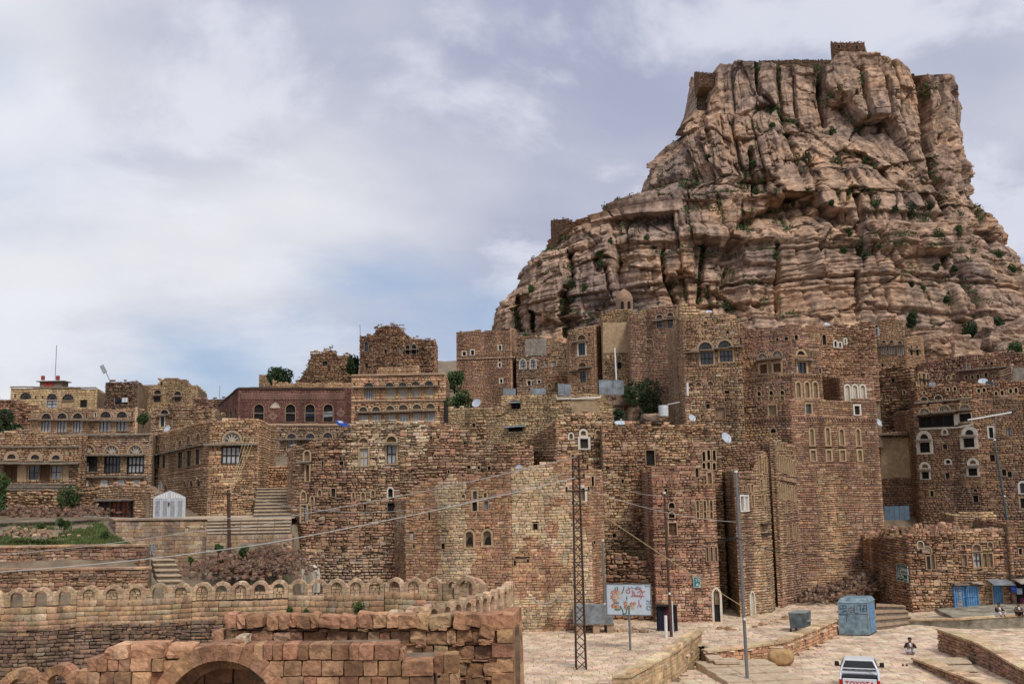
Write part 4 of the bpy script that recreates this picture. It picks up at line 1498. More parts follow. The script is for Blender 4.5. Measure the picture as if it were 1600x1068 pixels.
# --- red brick house
b = Bld('brick_house', 'purple red brick house with four dark arched openings and a row of side windows', 'house', [(341, 122), (372, 110), (551, 113)], 635, [[(341, 634), (372, 606)], [(372, 606), (551, 604.5)]], 13.5, 11, 'brick', 'brick', .0, seed=12)
for q in ((228, 605, 288, 714), (425, 605, 485, 714), (548, 605, 607, 714), (662, 605, 720, 714)):
    o_ = b.win(1, V2, *q, 'dark_void', 'round', .07, 'trim', dep=.19, name='arched_opening')
    W_ = b.walls[1]
    ua, ub, za, zb = b.rect(1, V2, *q)
    MB().prism([(ua, zb - 1.05), (ub, zb - 1.05), (ub, zb - .93), (ua, zb - .93)], W_.to3, -.16, -.05).build('transom', 'ledge', o_)
    if q[0] > 500:
        MB().prism([(ua, za + .5), (ub, za + .6), (ub, za + 1.2), (ua, za + 1.1)], W_.to3, -.17, -.1).build('blind', 'cloth_indigo' if q[0] < 600 else 'metal_sheet', o_)
b.win(1, V2, 332, 597, 388, 626, 'gypsum', 'point', .06, 'plaster_white', dep=.03, name='plaque')
for q in ((46, 640, 60, 705), (75, 630, 90, 702), (104, 620, 120, 705)):
    b.win(0, V2, *q, 'dark_void', 'round', .06, 'trim', name='arched_opening')
b.ledge(1, V2, 130, 507, 790, 507, .18, .12, 'rust', name='parapet')
b.ledge(0, V2, 5, 615, 130, 507, .18, .12, 'rust', name='parapet')
W_ = b.walls[1]
for r_ in range(3):                                            # raised zigzag brickwork under the parapet and lozenges on the wall
    mb = MB()
    for k in range(150):
        x_ = 150 + k * 4.3
        u, z = W_.uz(*V2(x_, 538 + r_ * 13 + (k % 4 if k % 4 < 3 else 1) * 4))
        mb.prism([(u - .07, z - .05), (u + .07, z - .05), (u + .07, z + .05), (u - .07, z + .05)], W_.to3, -.1, .06, srgb(150, 116, 104))
    mb.build('brick_frieze', 'stone', b.root)
for cx_, cy_ in ((345, 680), (770, 660)):
    mb = MB()
    for i_ in range(-4, 5):
        for j_ in range(-4, 5):
            if abs(i_) + abs(j_) in (4, 2):
                u, z = W_.uz(*V2(cx_ + i_ * 6.5, cy_ + j_ * 6.5))
                mb.prism([(u - .09, z - .05), (u + .09, z - .05), (u + .09, z + .05), (u - .09, z + .05)], W_.to3, -.1, .055, srgb(158, 124, 112))
    mb.build('brick_lozenge', 'stone', b.root)
b.finish()
b = Bld('stone_house', 'long beige stone house below the red brick house', 'house', [(402, 97), (556, 99)], 700, [[(402, 663), (556, 663.5)]], 9, 7, 'course', 'grey', .05, seed=13, coremat='mortar')
luns(b, 0, V2, [(265, 808, 26), (462, 805, 27), (578, 805, 28), (688, 800, 28)], sur=.1, smat='trim')
rects(b, 0, V2, [(246, 832, 287, 900), (435, 828, 490, 896)], fill='curtain', bars=(1, 2), sur=.08, smat='plaster_tan')
b.ledge(0, V2, 238, 828, 312, 826, .1, .4)
b.ledge(0, V2, 392, 824, 645, 822, .1, .5)
b.ledge(0, V2, 250, 735, 850, 735, .15, .1, 'trim')
holes_(b, 0, V2, [(388, 786, 396, 812), (745, 780, 752, 806)])
b.patch(0, V2, [(560, 900), (640, 880), (700, 930), (640, 985), (560, 970)], 'plaster_grey')
b.finish()

# --- ornate house
b = Bld('ornate_house', 'orange stone house with two rows of arched windows under slab ledges', 'house', [(548.5, 101), (697, 101)], 625, [[(548, 585), (697, 583)]], 9, 10, 'ashlar', 'orange', .0, seed=14)
luns(b, 0, V2, [(945, 492, 31), (1075, 487, 26), (1157, 484, 25), (1237, 480, 26), (1320, 476, 26)], sur=.07)
for q in ((918, 515, 978, 578), (1055, 507, 1107, 570), (1135, 507, 1183, 566), (1213, 503, 1265, 562), (1297, 501, 1350, 558)):
    b.win(0, V2, *q, 'curtain', bars=(3, 0), bmat='wood_yellow' if q[0] > 1000 else 'wood_dark', sur=.07, smat='wood_yellow')
luns(b, 0, V2, [(910, 638, 24), (990, 636, 24), (1078, 630, 24), (1160, 626, 28), (1245, 622, 25), (1330, 618, 26)], sur=.15, smat='plaster_tan', trac='wood_brown')
for q in ((885, 675, 940, 724), (963, 672, 1018, 722), (1055, 670, 1108, 722), (1137, 668, 1192, 722), (1222, 662, 1270, 722), (1300, 657, 1360, 714)):
    b.win(0, V2, *q, 'curtain', bars=(2, 0), bmat='plaster_white', sur=.06, smat='plaster_tan')
b.ledge(0, V2, 845, 502, 1392, 492, .1, .5)
b.ledge(0, V2, 868, 657, 1366, 645, .1, .5)
b.ledge(0, V2, 838, 585, 1422, 578, .12, .12, 'trim')
b.ledge(0, V2, 838, 425, 1420, 415, .12, .15, 'trim')
for q in ((850, 477, 857, 500), (1377, 455, 1384, 480), (860, 625, 868, 655), (1378, 610, 1386, 640)):
    b.win(0, V2, *q, 'dark_void', **NOB)
b.finish()
tag(MB().tube([at(697.5, 660, 100.3), at(696.5, 625, 100.3)], .22, 8).build('drain_pipe', 'wood_dark'), 'dark drain pipe at the right corner of the orange ornate house', 'pipe')

# --- tower house and ruin on the skyline
b = Bld('tower_house', 'ruinous brown tower house standing on the skyline above the ornate house', 'house', [(561, 137), (610, 134), (680, 136)], 560, [[(561, 525.5), (583, 523), (585, 512), (603, 506), (610, 508)], [(610, 508), (616, 507), (633, 511), (634, 528), (655, 527), (680, 531)]], 20, 10, 'rubble', 'brown', .5, seed=15)
b.win(0, V2, 918, 214, 942, 280, 'glass', 'round', .1, 'ledge', bars=(0, 1))
rects(b, 1, V2, [(1176, 236, 1199, 294), (1214, 232, 1240, 292)], fill='dark_void', arch='round', sur=.12, smat='ledge')
b.win(1, V2, 1137, 252, 1152, 290, 'niche_fill', 'round', .1, 'ledge', name='niche')
holes_(b, 0, V2, [(920, 350, 940, 377), (1040, 262, 1058, 285)])
b.win(1, V2, 1180, 376, 1213, 416, 'gypsum', None, .08, 'plaster_tan', bars=(3, 0), bmat='rust')
b.ledge(1, V2, 1165, 265, 1255, 262, .1, .4)
b.finish()
Bld('terrace_room', 'pale orange stone room at the foot of the skyline tower house', 'house', [(588, 126), (655, 126)], 580, [[(588, 576), (655, 570)]], 18, 4, 'ashlar', 'orange', .0, seed=16).finish()
b = Bld('ruin', 'jagged roofless stone ruin on the skyline behind the red brick house', 'ruin', [(462, 146), (484, 141), (560, 142)], 585, [[(462, 598), (480, 586), (484, 560)], [(484, 552), (491, 549), (499, 552), (505, 549), (516, 546), (525, 543), (528, 555), (535, 553), (546, 554), (558, 561), (560, 565)]], 20, 3, 'rubble', 'brown', .9, seed=17, roof=False)
holes_(b, 1, V2, [(655, 335, 688, 362), (690, 382, 702, 398), (600, 440, 612, 452), (750, 410, 760, 425)])
b.finish()
b = Bld('garden_wall', 'low yellowish stone garden wall between the ruin and the red brick house', 'wall', [(425, 128), (552, 127)], 600, [[(425, 594), (428, 593), (432, 598), (552, 598)]], 18, 3, 'course', 'yellow', .15, seed=18).finish()
Bld('garden_wall', 'short grey wall behind the round tree on the skyline', 'wall', [(404, 135), (440, 135)], 600, [[(404, 585), (440, 584)]], 18, 2, 'course', 'grey', .1, seed=19).finish()
tag(MB().tube([at(563, 526, 137), at(562.5, 507, 137)], .05, 5).build('antenna_mast', 'metal_grey'), 'thin antenna mast on the skyline tower house', 'mast')
tree('tree', 'round dark green tree on the skyline left of the jagged ruin', 'tree', at(437, 607, 131), 5.4, 2.9, .1, 2600, .16, 'leaf_dark', 1)
tree('tree', 'dark green tree beside the foot of the skyline tower house', 'tree', at(550, 588, 139), 2.6, 3.0, .05, 1300, .16, 'leaf_dark', 2)
tree('tree', 'leafy green tree between the orange ornate house and the small windowed tower', 'tree', at(710, 611, 112), 2.7, 3.0, .05, 1700, .14, 'leaf', 3)
bush('spreading light green bush right of the orange ornate house', at(718, 640, 97), 3.6, 1.9, 'leaf', 4, None, 1600, .12)
bush('large green bush at the far left edge under the row house', at(12, 681, 98), 5.6, 2.3, 'leaf_dark', 5, None, 2000, .13)
bush('green bush between the row house and the tan house', at(224, 663, 100), 1.6, 1.4, 'leaf', 6, None, 700, .11)
tree('tree', 'green tree cut by the left edge of the picture below the plastered house', 'tree', at(-6, 806, 68), 2.3, 4.2, .05, 1500, .11, 'leaf', 7)
bush('green shrub in front of the plastered house', at(110, 796, 76), 1.9, 1.7, 'leaf', 8, None, 900, .09)

# ------------------------------------------------------------------ middle of the village
ABOVE = lambda lim: (lambda x, y: y < lim)
b = Bld('rounded_house', 'broad rubble stone house with two pale framed windows, left end of the central block', 'house', [(448, 71), (456, 68), (472, 66.6), (625, 66.2), (835, 70)], 800,
        [[(448, 706), (456, 698)], [(456, 698), (472, 693)], [(472, 693), (505, 688), (534, 684), (539, 664), (560, 659), (600, 656), (625, 658)], [(625, 658), (680, 664), (705, 668), (730, 676), (765, 688), (790, 692), (835, 700)]],
        -.5, 7, 'rough', 'tan', .28, 300, lambda x, y: (y < 890) & ((x < 602) | (y < 735)), seed=20, pals=('brown', .52))
rects(b, 2, V7, [(567, 240, 621, 352)], fill='curtain', bars=(1, 1), bmat='wood_yellow', sur=.1, smat='plaster_tan')
b.win(2, V7, 737, 218, 797, 335, 'curtain', bars=(1, 1), bmat='wood_dark', sur=.1, smat='plaster_tan', sill=True)
b.lun(2, V7, 592, 195, 27, 'niche_fill', .1, 'trim', False)
b.lun(2, V7, 767, 185, 30, 'niche_fill', .12, 'plaster_tan', 'wood_brown')
b.ledge(2, V7, 725, 212, 812, 216, .08, .35)
b.win(2, V7, 232, 345, 252, 445, 'wood_brown', None, .1, 'plaster_tan')
b.win(2, V7, 222, 258, 256, 322, 'niche_fill', 'round', .1, 'plaster_tan', name='niche')
b.ledge(2, V7, 178, 330, 262, 320, .08, .4)
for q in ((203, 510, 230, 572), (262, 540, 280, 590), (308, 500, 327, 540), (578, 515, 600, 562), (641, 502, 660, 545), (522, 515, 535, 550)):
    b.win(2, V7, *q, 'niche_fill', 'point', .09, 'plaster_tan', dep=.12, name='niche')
b.win(2, V7, 203, 594, 236, 702, 'curtain', None, .1, 'plaster_tan', bars=(1, 1))
b.win(2, V7, 245, 600, 262, 690, 'niche_fill', None, .05, 'plaster_tan', name='niche')
b.win(2, V7, 390, 490, 416, 542, 'wood_dark', None, .06, 'trim')
holes_(b, 2, V7, [(593, 586, 608, 622), (330, 318, 342, 360), (440, 320, 466, 345)])
b.win(2, V7, 745, 490, 775, 545, 'dark_void', 'round', .09, 'plaster_white')
b.win(2, V7, 742, 580, 788, 640, 'dark_void', None, .04, 'ledge')
holes_(b, 3, V7, [(1008, 163, 1022, 185), (1053, 163, 1067, 185), (1032, 282, 1048, 300), (1240, 345, 1262, 372), (1305, 350, 1322, 370), (1368, 352, 1388, 378), (1118, 375, 1130, 400), (835, 405, 842, 440), (878, 400, 886, 430)])
b.win(3, V7, 912, 470, 928, 502, 'wood_dark', None, .03, 'ledge')
b.boxes = [(2, PIX, 540, 650, 625, 738, 'pale'), (3, PIX, 625, 650, 668, 722, 'pale'), (2, PIX, 446, 860, 600, 950, 'grey')]
b.finish()

# broken parapet stones standing on the roof line, with a niche
b = Bld('rubble_stub', 'small heap of stones with a niche on the wall below the pale plaster house', 'rubble', [(735, 74), (760, 74)], 670, [[(735, 660), (740, 654), (752, 653), (760, 660)]], 11.4, .8, 'rubble', 'tan', .2, seed=21)
holes_(b, 0, V3, [(232, 722, 250, 755), (275, 735, 290, 750)])
b.finish()

# front house with the pale patched wall
b = Bld('patched_house', 'large stone house front with pale lime patches, behind the lattice mast', 'house', [(606, 68), (634, 63.6), (800, 62.6), (925, 62.6), (946, 64.5)], 860,
        [[(606, 785), (634, 776)], [(634, 776), (660, 753), (700, 748), (800, 738)], [(800, 738), (850, 727), (895, 716), (925, 730)], [(925, 730), (946, 742)]],
        -.3, 6, 'course', 'brown', .4, 300, lambda x, y: (y < 975), seed=22, pals=('pale', .61))
b.tint = np.array((1.06, 1.04, 1.0))
for q in ((1206, 525, 1226, 562), (1343, 515, 1362, 550)):
    b.win(1, V7, *q, 'niche_fill', 'point', .08, 'plaster_tan', name='niche')
b.win(1, V7, 1276, 508, 1300, 556, 'glass', None, .12, 'plaster_tan')
b.win(1, V7, 1272, 575, 1302, 632, 'dark_void', None, .12, 'plaster_tan', bars=(1, 0))
b.win(1, V7, 1346, 568, 1372, 620, 'metal_sheet', None, .05, 'trim')
for q in ((1230, 760, 1278, 860), (1340, 755, 1390, 850)):
    b.win(1, V7, *q, 'niche_fill', 'round', .14, 'plaster_tan', dep=.18, name='arched_window')
for k, (x0, y0, x1, y1) in enumerate(((1232, 795, 1272, 838), (1345, 795, 1388, 848))):
    W_ = b.walls[1]
    ua, ub, za, zb = b.rect(1, V7, x0, y0, x1, y1)
    MB().prism([(ua, za), (ub, za), (ub - .1, zb), (ua + .15, zb)], W_.to3, -.16, -.08).build('opening', 'dark_void', b.root)
holes_(b, 1, V7, [(1078, 835, 1100, 872), (995, 630, 1008, 690), (900, 840, 912, 865)])
b.patch(1, V7, [(880, 772), (903, 772), (903, 820), (880, 820)], 'plaster_grey')
for q in ((535, 405, 542, 488), (515, 425, 540, 485)):
    pass
b.win(2, V8, 512, 422, 536, 488, 'niche_fill', None, .14, 'plaster_white', dep=.18)
b.win(2, V8, 508, 402, 520, 412, 'gypsum', None, .14, 'plaster_white', dep=.02, name='plaster_patch')
b.win(2, V8, 577, 335, 592, 395, 'dark_void', 'round', .06, 'plaster_tan')
holes_(b, 2, V8, [(212, 630, 240, 668), (92, 858, 104, 895), (174, 850, 186, 880), (590, 738, 602, 756), (500, 790, 515, 802)])
b.win(2, V8, 105, 852, 172, 866, 'gypsum', None, .02, 'trim', dep=.02, name='lintel')
b.finish()

# upper block with a plastered niche window
b = Bld('upper_house', 'stone house with a white plastered square window and three small niches, above the lattice mast', 'house', [(812, 77), (869, 71.2), (958, 71.6)], 690,
        [[(812, 697), (830, 677), (869, 655)], [(869, 655), (878, 648), (950, 648), (958, 664)]], -.3, 5, 'rough', 'tan', .3, 160, lambda x, y: y < 718, seed=23)
b.win(1, V3, 906, 820, 956, 880, 'wood_dark', None, .16, 'plaster_white', dep=.16)
b.win(1, V3, 910, 770, 942, 800, 'niche_fill', 'round', .14, 'plaster_white', name='niche')
b.win(1, V3, 838, 788, 860, 822, 'niche_fill', 'round', .1, 'plaster_white', name='niche')
b.win(1, V3, 1005, 768, 1030, 796, 'niche_fill', 'round', .1, 'plaster_tan', name='niche')
b.finish()
b = Bld('recessed_house', 'set back rubble house wall with a broken doorway high up, middle of the block', 'house', [(944, 70.5), (1132, 71.5)], 800, [[(944, 666), (1000, 662), (1060, 664), (1110, 668), (1132, 676)]], -.3, 5, 'rough', 'tan', .35, 260,
        lambda x, y: (y < 880) & ((x < 1014) | (y < 722)), seed=24, pals=('brown', .5))
b.win(0, V8, 918, 172, 972, 268, 'dark_void', None, .05, 'trim', dep=.19, name='doorway')
holes_(b, 0, V8, [(905, 305, 918, 358), (764, 352, 780, 378), (708, 692, 732, 725), (740, 655, 755, 668), (765, 650, 778, 662), (840, 612, 850, 628)])
b.finish()
b = Bld('broken_wall', 'broken rubble wall sloping down to the right behind the picture sign', 'wall', [(948, 67.4), (1046, 66.2)], 930, [[(948, 862), (975, 868), (1008, 880), (1030, 900), (1046, 925)]], -.3, 1.5, 'rubble', 'brown', .4, 100, lambda x, y: y < 985, seed=25)
b.finish()

# carved front tower
b = Bld('carved_house', 'stone house front with carved arched niches and a small teal sign, centre right', 'house', [(1014, 67), (1022, 65.6), (1100, 65.4), (1122, 67.2)], 850,
        [[(1014, 735), (1022, 730)], [(1022, 730), (1074, 723), (1077, 692), (1100, 689)], [(1100, 689), (1122, 691)]], -.3, 6, 'course', 'brown', .18, 300, lambda x, y: y < 985, seed=26, pals=('tan', .45))
for cy_ in (517, 577):
    b.win(1, V8, 1060, cy_ - 18, 1096, cy_ + 18, 'dark_void', 'round', .07, 'plaster_tan', name='round_window')
b.win(1, V8, 1060, 625, 1110, 705, 'wood_brown', None, .06, 'plaster_tan', bars=(1, 1), bmat='wood_brown')
for x_ in (1232, 1277, 1317):
    b.win(1 if x_ < 1270 else 1, V8, x_, 486, x_ + 16, 550, 'niche_fill', 'round', .06, 'plaster_tan', name='niche')
    b.win(1, V8, x_ + 2, 556, x_ + 17, 600, 'niche_fill', 'round', .06, 'plaster_tan', name='niche')
for x_, y0, y1 in ((1270, 180, 240), (1300, 170, 232), (1335, 172, 235), (1300, 245, 290), (1335, 250, 295), (1270, 250, 290)):
    b.win(1, V8, x_, y0, x_ + 18, y1, 'dark_void', 'round', .06, 'plaster_tan', name='niche')
b.win(1, V8, 1302, 312, 1328, 380, 'niche_fill', None, .08, 'plaster_tan', name='niche')
holes_(b, 1, V8, [(1228, 285, 1246, 340), (1240, 345, 1278, 388), (1033, 412, 1052, 430)])
for x_ in (1295, 1322, 1350):
    b.win(1, V8, x_, 775, x_ + 12, 865, 'niche_fill', 'point', .05, 'trim', name='niche')
b.band(1, V8, [(1195, 408), (1300, 404), (1374, 406)], 2)
b.band(1, V8, [(960, 738), (1100, 728), (1385, 720)], 1, False)
b.win(1, W5, 155, 430, 195, 720, 'black_paint', 'point', .14, 'plaster_white', name='doorway')
b.win(1, W5, 160, 440, 190, 530, 'niche_fill', 'point', .02, 'trim', dep=.1, name='fanlight')
b.finish()
b = Bld('gap_wall', 'dark recessed wall in the narrow gap right of the carved house', 'wall', [(1118, 74.5), (1156, 74)], 800, [[(1118, 738), (1156, 738)]], -.3, 3, 'course', 'purple', .1, seed=27).finish()
b = Bld('back_house', 'brown stone house with mossy courses behind the white framed window front', 'house', [(1118, 77), (1192, 76.5)], 710, [[(1118, 695), (1150, 694), (1175, 693), (1192, 700)]], 3, 4, 'course', 'brown', .15, 80, lambda x, y: y < 736, seed=28).finish()

b = Bld('white_window_house', 'narrow stone house front with one bright white framed window', 'house', [(1149, 68.2), (1154, 67.2), (1200, 69.5), (1206, 70.8)], 830,
        [[(1149, 737), (1154, 735)], [(1154, 735), (1180, 738), (1181, 705), (1200, 707)], [(1200, 707), (1206, 709)]], -.3, 5, 'course', 'purple', .15, 280, lambda x, y: y < 975, seed=29, pals=('tan', .48))
b.win(1, X5, 147, 612, 172, 735, 'dark_void', None, .1, 'white_paint', dep=.16)
b.win(1, X5, 182, 612, 208, 735, 'gypsum', None, .08, 'white_paint', dep=.1)
for x_, y0, y1 in ((205, 512, 575), (232, 510, 580), (168, 525, 572), (238, 600, 700), (300, 270, 430), (342, 280, 420), (322, 600, 690), (352, 600, 690), (338, 440, 560), (310, 470, 560)):
    b.win(1, X5, x_, y0, x_ + 17, y1, 'niche_fill', 'round', .06, 'plaster_tan', name='niche')
b.win(1, W5, 402, 450, 426, 640, 'gypsum', 'point', .12, 'plaster_white', dep=.1, name='doorway')
b.ledge(1, X5, 310, 848, 380, 840, .08, .3, 'wood_dark')
b.ledge(1, X5, 315, 930, 380, 918, .08, .3, 'wood_dark')
b.band(1, X5, [(120, 455), (265, 470)], 1, False)
b.finish()
b = Bld('fluted_house', 'slender stone house front carved with tall close set niches beside the great tower', 'house', [(1202, 75), (1214, 71.8), (1251, 75.5)], 830, [[(1202, 692), (1214, 689)], [(1214, 688), (1232, 690), (1251, 697)]], -.3, 4, 'course', 'tan', .12, 260, lambda x, y: y < 945, seed=30, pals=('purple', .5))
for k in range(8):
    x_ = 452 + k * 19
    b.win(1, X5, x_, 262 + k * 8, x_ + 11, 400 + k * 7, 'niche_fill', 'round', .06, 'plaster_tan', name='niche')
    b.win(1, X5, x_ + 12, 505 + k * 4, x_ + 22, 630 + k * 3, 'niche_fill', 'round', .06, 'plaster_tan', name='niche')
for x_, y0, y1 in ((445, 160, 215), (478, 175, 230), (520, 650, 745), (565, 650, 745), (610, 650, 730), (580, 840, 980), (610, 830, 980), (535, 860, 1000)):
    b.win(1, X5, x_, y0, x_ + 14, y1, 'niche_fill', 'round', .06, 'plaster_tan', name='niche')
b.band(1, X5, [(455, 470), (620, 505)], 2, False)
b.finish()

# --- the great tower
b = Bld('great_tower', 'tall tower house of purple brown stone with rows of slender arched niches', 'tower house', [(1164, 80.9), (1240, 78), (1374, 80.5)], 700, [[(1164, 640), (1200, 632), (1240, 625)], [(1240, 625), (1283, 624), (1313, 624), (1374, 622)]], -.3, 10, 'fine', 'purple', .0, 300,
        lambda x, y: (y < 920) & (x > 1240), seed=31, pals=('tan', .56))
for x0, x1, y0, y1, z0_, z1_, a0, a1 in ((1085, 1113, 797, 896, 0, 0, 1090, 1125), (1180, 1208, 790, 896, 0, 0, 1185, 1218), (1262, 1292, 800, 894, 0, 0, 1266, 1300), (1362, 1388, 800, 898, 0, 0, 1370, 1400)):
    b.win(1, V4, x0 + 4, y0 + 2, x1 - 3, y1, 'niche_fill', 'round', .14, 'plaster_tan', dep=.12, name='niche')
    b.win(1, V4, a0 + 4, 928, a1 - 4, 988, 'niche_fill', None, .14, 'plaster_tan', dep=.12, name='niche')
b.band(0, V4, [(690, 762), (985, 738)], 2)
b.band(1, V4, [(990, 738), (1200, 744), (1478, 752)], 2)
holes_(b, 1, W4, [(x_, 508, x_ + 8, 558) for x_ in (932, 997, 1064)] + [(x_, 880, x_ + 8, 950) for x_ in (955, 1037, 1112, 1187, 1259, 1325, 1400)])
holes_(b, 1, W4, [(940, 595, 952, 612), (1070, 592, 1082, 615), (1160, 592, 1172, 612), (1330, 600, 1342, 628), (1390, 590, 1402, 612), (1345, 175, 1358, 205), (1112, 960, 1120, 990), (1322, 955, 1330, 985), (820, 172, 832, 195)])
b.win(1, V4, 1064, 650, 1096, 708, 'glass', None, .12, 'plaster_tan')
b.win(1, V4, 1354, 662, 1384, 714, 'dark_void', None, .14, 'plaster_white', bars=(1, 0))
b.win(0, V4, 852, 797, 886, 822, 'dark_void', 'round', .12, 'trim', name='arched_opening')
b.win(0, V4, 842, 658, 888, 718, 'niche_fill', None, .1, 'plaster_tan', dep=.1, name='niche')
b.win(0, V4, 686, 672, 708, 704, 'dark_void', None, .03, 'trim')
b.finish()
# upper storeys
b = Bld('tower_house', 'upper storeys of the great tower with plaster framed windows, left part', 'tower house', [(1158, 80.8), (1239, 78.1), (1284, 79)], 570, [[(1158, 505), (1172, 516), (1200, 513), (1239, 507)], [(1239, 507), (1284, 512)]], at(1260, 626, 78.5)[2] - .3, 8, 'fine', 'brown', .2, 300, lambda x, y: y < 640, seed=32, pals=('purple', .5))
luns(b, 0, V4, [(805, 368, 25), (893, 353, 27)], sur=.12, trac='gypsum')
for q in ((790, 416, 832, 470), (870, 410, 915, 462)):
    b.win(0, V4, *q, 'wood_brown', None, .16, 'plaster_tan', bars=(2, 0), bmat='wood_brown')
b.ledge(0, V4, 768, 392, 926, 376, .1, .45)
for x_, y_ in ((770, 545), (842, 540), (908, 538)):
    for k in range(3):
        b.win(0, V4, x_ + 4, y_ + k * 32, x_ + 26, y_ + k * 32 + 26, 'dark_void' if k == 1 else 'niche_fill', 'round', .07, 'plaster_tan' if k else 'trim', dep=.12, name='niche')
for q in ((935, 250, 958, 272), (996, 240, 1016, 268), (885, 258, 902, 274)):
    b.win(0, V4, *q, 'dark_void', 'round', .06, 'trim', name='niche')
b.band(0, V4, [(700, 520), (985, 488)], 2)
b.band(1, V4, [(990, 486), (1152, 492)], 2)
b.lun(1, V4, 1034, 350, 23, 'glass', .16, 'plaster_tan')
b.win(1, V4, 1016, 403, 1066, 474, 'glass', None, .16, 'plaster_tan', bars=(1, 0))
b.ledge(1, V4, 998, 388, 1095, 388, .1, .4)
for x_ in (1008, 1060, 1109):
    b.win(1, V4, x_, 522, x_ + 24, 616, 'niche_fill', 'round', .14, 'plaster_tan', dep=.14, name='niche')
for q in ((1080, 236, 1098, 286), (1122, 236, 1142, 294), (1162, 238, 1184, 300), (1128, 316, 1152, 374)):
    pass
holes_(b, 1, V4, [(1143, 440, 1156, 468), (1090, 340, 1100, 370)])
b.finish()
b = Bld('tower_house', 'upper block of the great tower with three white framed niches, right part', 'tower house', [(1284, 85.5), (1314, 80.4), (1367, 80.9)], 620, [[(1284, 588), (1314, 590)], [(1314, 590), (1367, 591)]], at(1340, 632, 80.5)[2] - .5, 5, 'fine', 'purple', .1, 150, lambda x, y: y < 640, seed=33)
for x_ in (1300, 1345, 1391):
    b.win(1, V4, x_, 540, x_ + 25, 640, 'gypsum', 'round', .13, 'plaster_white', dep=.12, name='niche')
b.finish()
b = Bld('roof_house', 'brown stone house with narrow niches and a whitewashed corner behind the great tower', 'house', [(1258, 88), (1372, 89)], 560, [[(1258, 512), (1300, 507), (1330, 511), (1345, 503), (1372, 503)]], 12, 6, 'rough', 'brown', .4, 90, lambda x, y: (y < 590), seed=34)
for q in ((1162, 238, 1184, 300), (1122, 236, 1142, 294), (1080, 236, 1098, 286), (1128, 316, 1152, 374)):
    b.win(0, V4, *q, 'dark_void', 'round', .08, 'trim', name='niche')
for q in ((245, 240, 262, 282), (278, 250, 294, 285), (318, 225, 328, 262)):
    b.win(0, V5, *q, 'dark_void', 'round', .12, 'plaster_white', name='niche')
b.finish()

b = Bld('wing_house', 'large stone house with two wide arched windows under a long ledge beside the great tower', 'house', [(1060, 81.5), (1068, 80), (1160, 79)], 580, [[(1060, 500), (1068, 497)], [(1068, 497), (1100, 490), (1125, 488.5), (1160, 497)]], 2, 8, 'course', 'tan', .15, 300, lambda x, y: y < 655, seed=35, pals=('brown', .5))
luns(b, 1, V4, [(465, 310, 40), (580, 300, 40)], sur=.2, smat='trim')
for q in ((437, 342, 512, 417), (552, 333, 627, 400)):
    b.win(1, V4, *q, 'glass', None, .16, 'plaster_tan', bars=(2, 1))
b.ledge(1, V4, 345, 347, 690, 306, .1, .5)
for q in ((410, 522, 440, 546), (480, 516, 510, 542), (575, 510, 606, 536), (656, 500, 690, 520)):
    b.win(1, V4, *q, 'niche_fill', 'round', .08, 'trim', name='niche')
holes_(b, 1, V4, [(580, 570, 610, 592), (470, 650, 492, 680), (590, 215, 606, 232), (672, 255, 682, 300)])
b.win(1, V4, 525, 672, 582, 742, 'niche_fill', None, .04, 'trim', name='blocked_door')
b.win(1, V4, 455, 158, 478, 180, 'niche_fill', 'round', .08, 'plaster_tan', name='niche')
b.band(1, V4, [(340, 250), (560, 262), (695, 240)], 1)
b.band(1, V4, [(415, 440), (690, 402)], 1)
b.finish()

# --- pale plaster house and the terrace with tin sheets
b = Bld('plaster_house', 'pale yellow plastered stone house with two small shuttered windows and tin hoods', 'house', [(700, 89), (783, 86), (905, 84), (958, 86)], 650,
        [[(700, 637), (783, 635)], [(783, 619), (830, 618), (905, 617)], [(905, 617), (940, 618), (958, 630)]], 5, 8, 'course', 'yellow', .08, 200, lambda x, y: y < 662, seed=37)
for q, a_ in (((475, 592, 535, 637), (458, 590, 542, 588)), ((458, 742, 548, 782), (438, 741, 572, 737))):
    b.win(1, V3, *q, 'dark_void', None, .06, 'plaster_tan', bars=(1, 0))
    b.ledge(1, V3, *a_, th=.05, out_=.5, mat='metal_sheet', name='tin_hood', drop=.15)
b.patch(1, V3, [(830, 582), (1010, 575), (1030, 660), (870, 668)], 'plaster_tan')
b.ledge(1, V3, 760, 572, 1035, 565, .12, .12, 'plaster_white')
b.finish()
b = Bld('windowed_tower', 'small brown stone tower with tiny white framed windows at the foot of the crag', 'tower house', [(713, 121), (800, 119), (808, 125)], 565, [[(713, 521), (720, 517), (770, 516), (800, 515)], [(800, 515), (808, 516)]], 11, 8, 'fine', 'brown', .2, seed=38)
for q in ((171, 277, 192, 302), (223, 268, 243, 298), (397, 238, 413, 268), (397, 347, 410, 373), (405, 447, 420, 473)):
    b.win(0, V3, *q, 'dark_void', None, .12, 'plaster_white')
for q in ((397, 320, 410, 338), (397, 225, 404, 232)):
    b.win(0, V3, *q, 'dark_void', 'round', .1, 'plaster_tan', name='niche')
b.ledge(0, V3, 132, 322, 500, 310, .1, .1, 'trim')
b.finish()
b = Bld('grey_house', 'grey rendered house with paired arched windows beside the small windowed tower', 'house', [(806, 119), (850, 117), (892, 118)], 570, [[(806, 528), (825, 523), (850, 527)], [(850, 527), (870, 533), (892, 535)]], 11, 7, 'rough', 'brown', .3, seed=39, pals=('grey', .46))
b.patch(0, V3, [(560, 200), (690, 195), (690, 300), (560, 300)], 'plaster_grey')
for q in ((530, 325, 566, 383), (595, 322, 628, 382)):
    b.win(0, V3, *q, 'curtain', 'round', .12, 'plaster_white', bars=(1, 1))
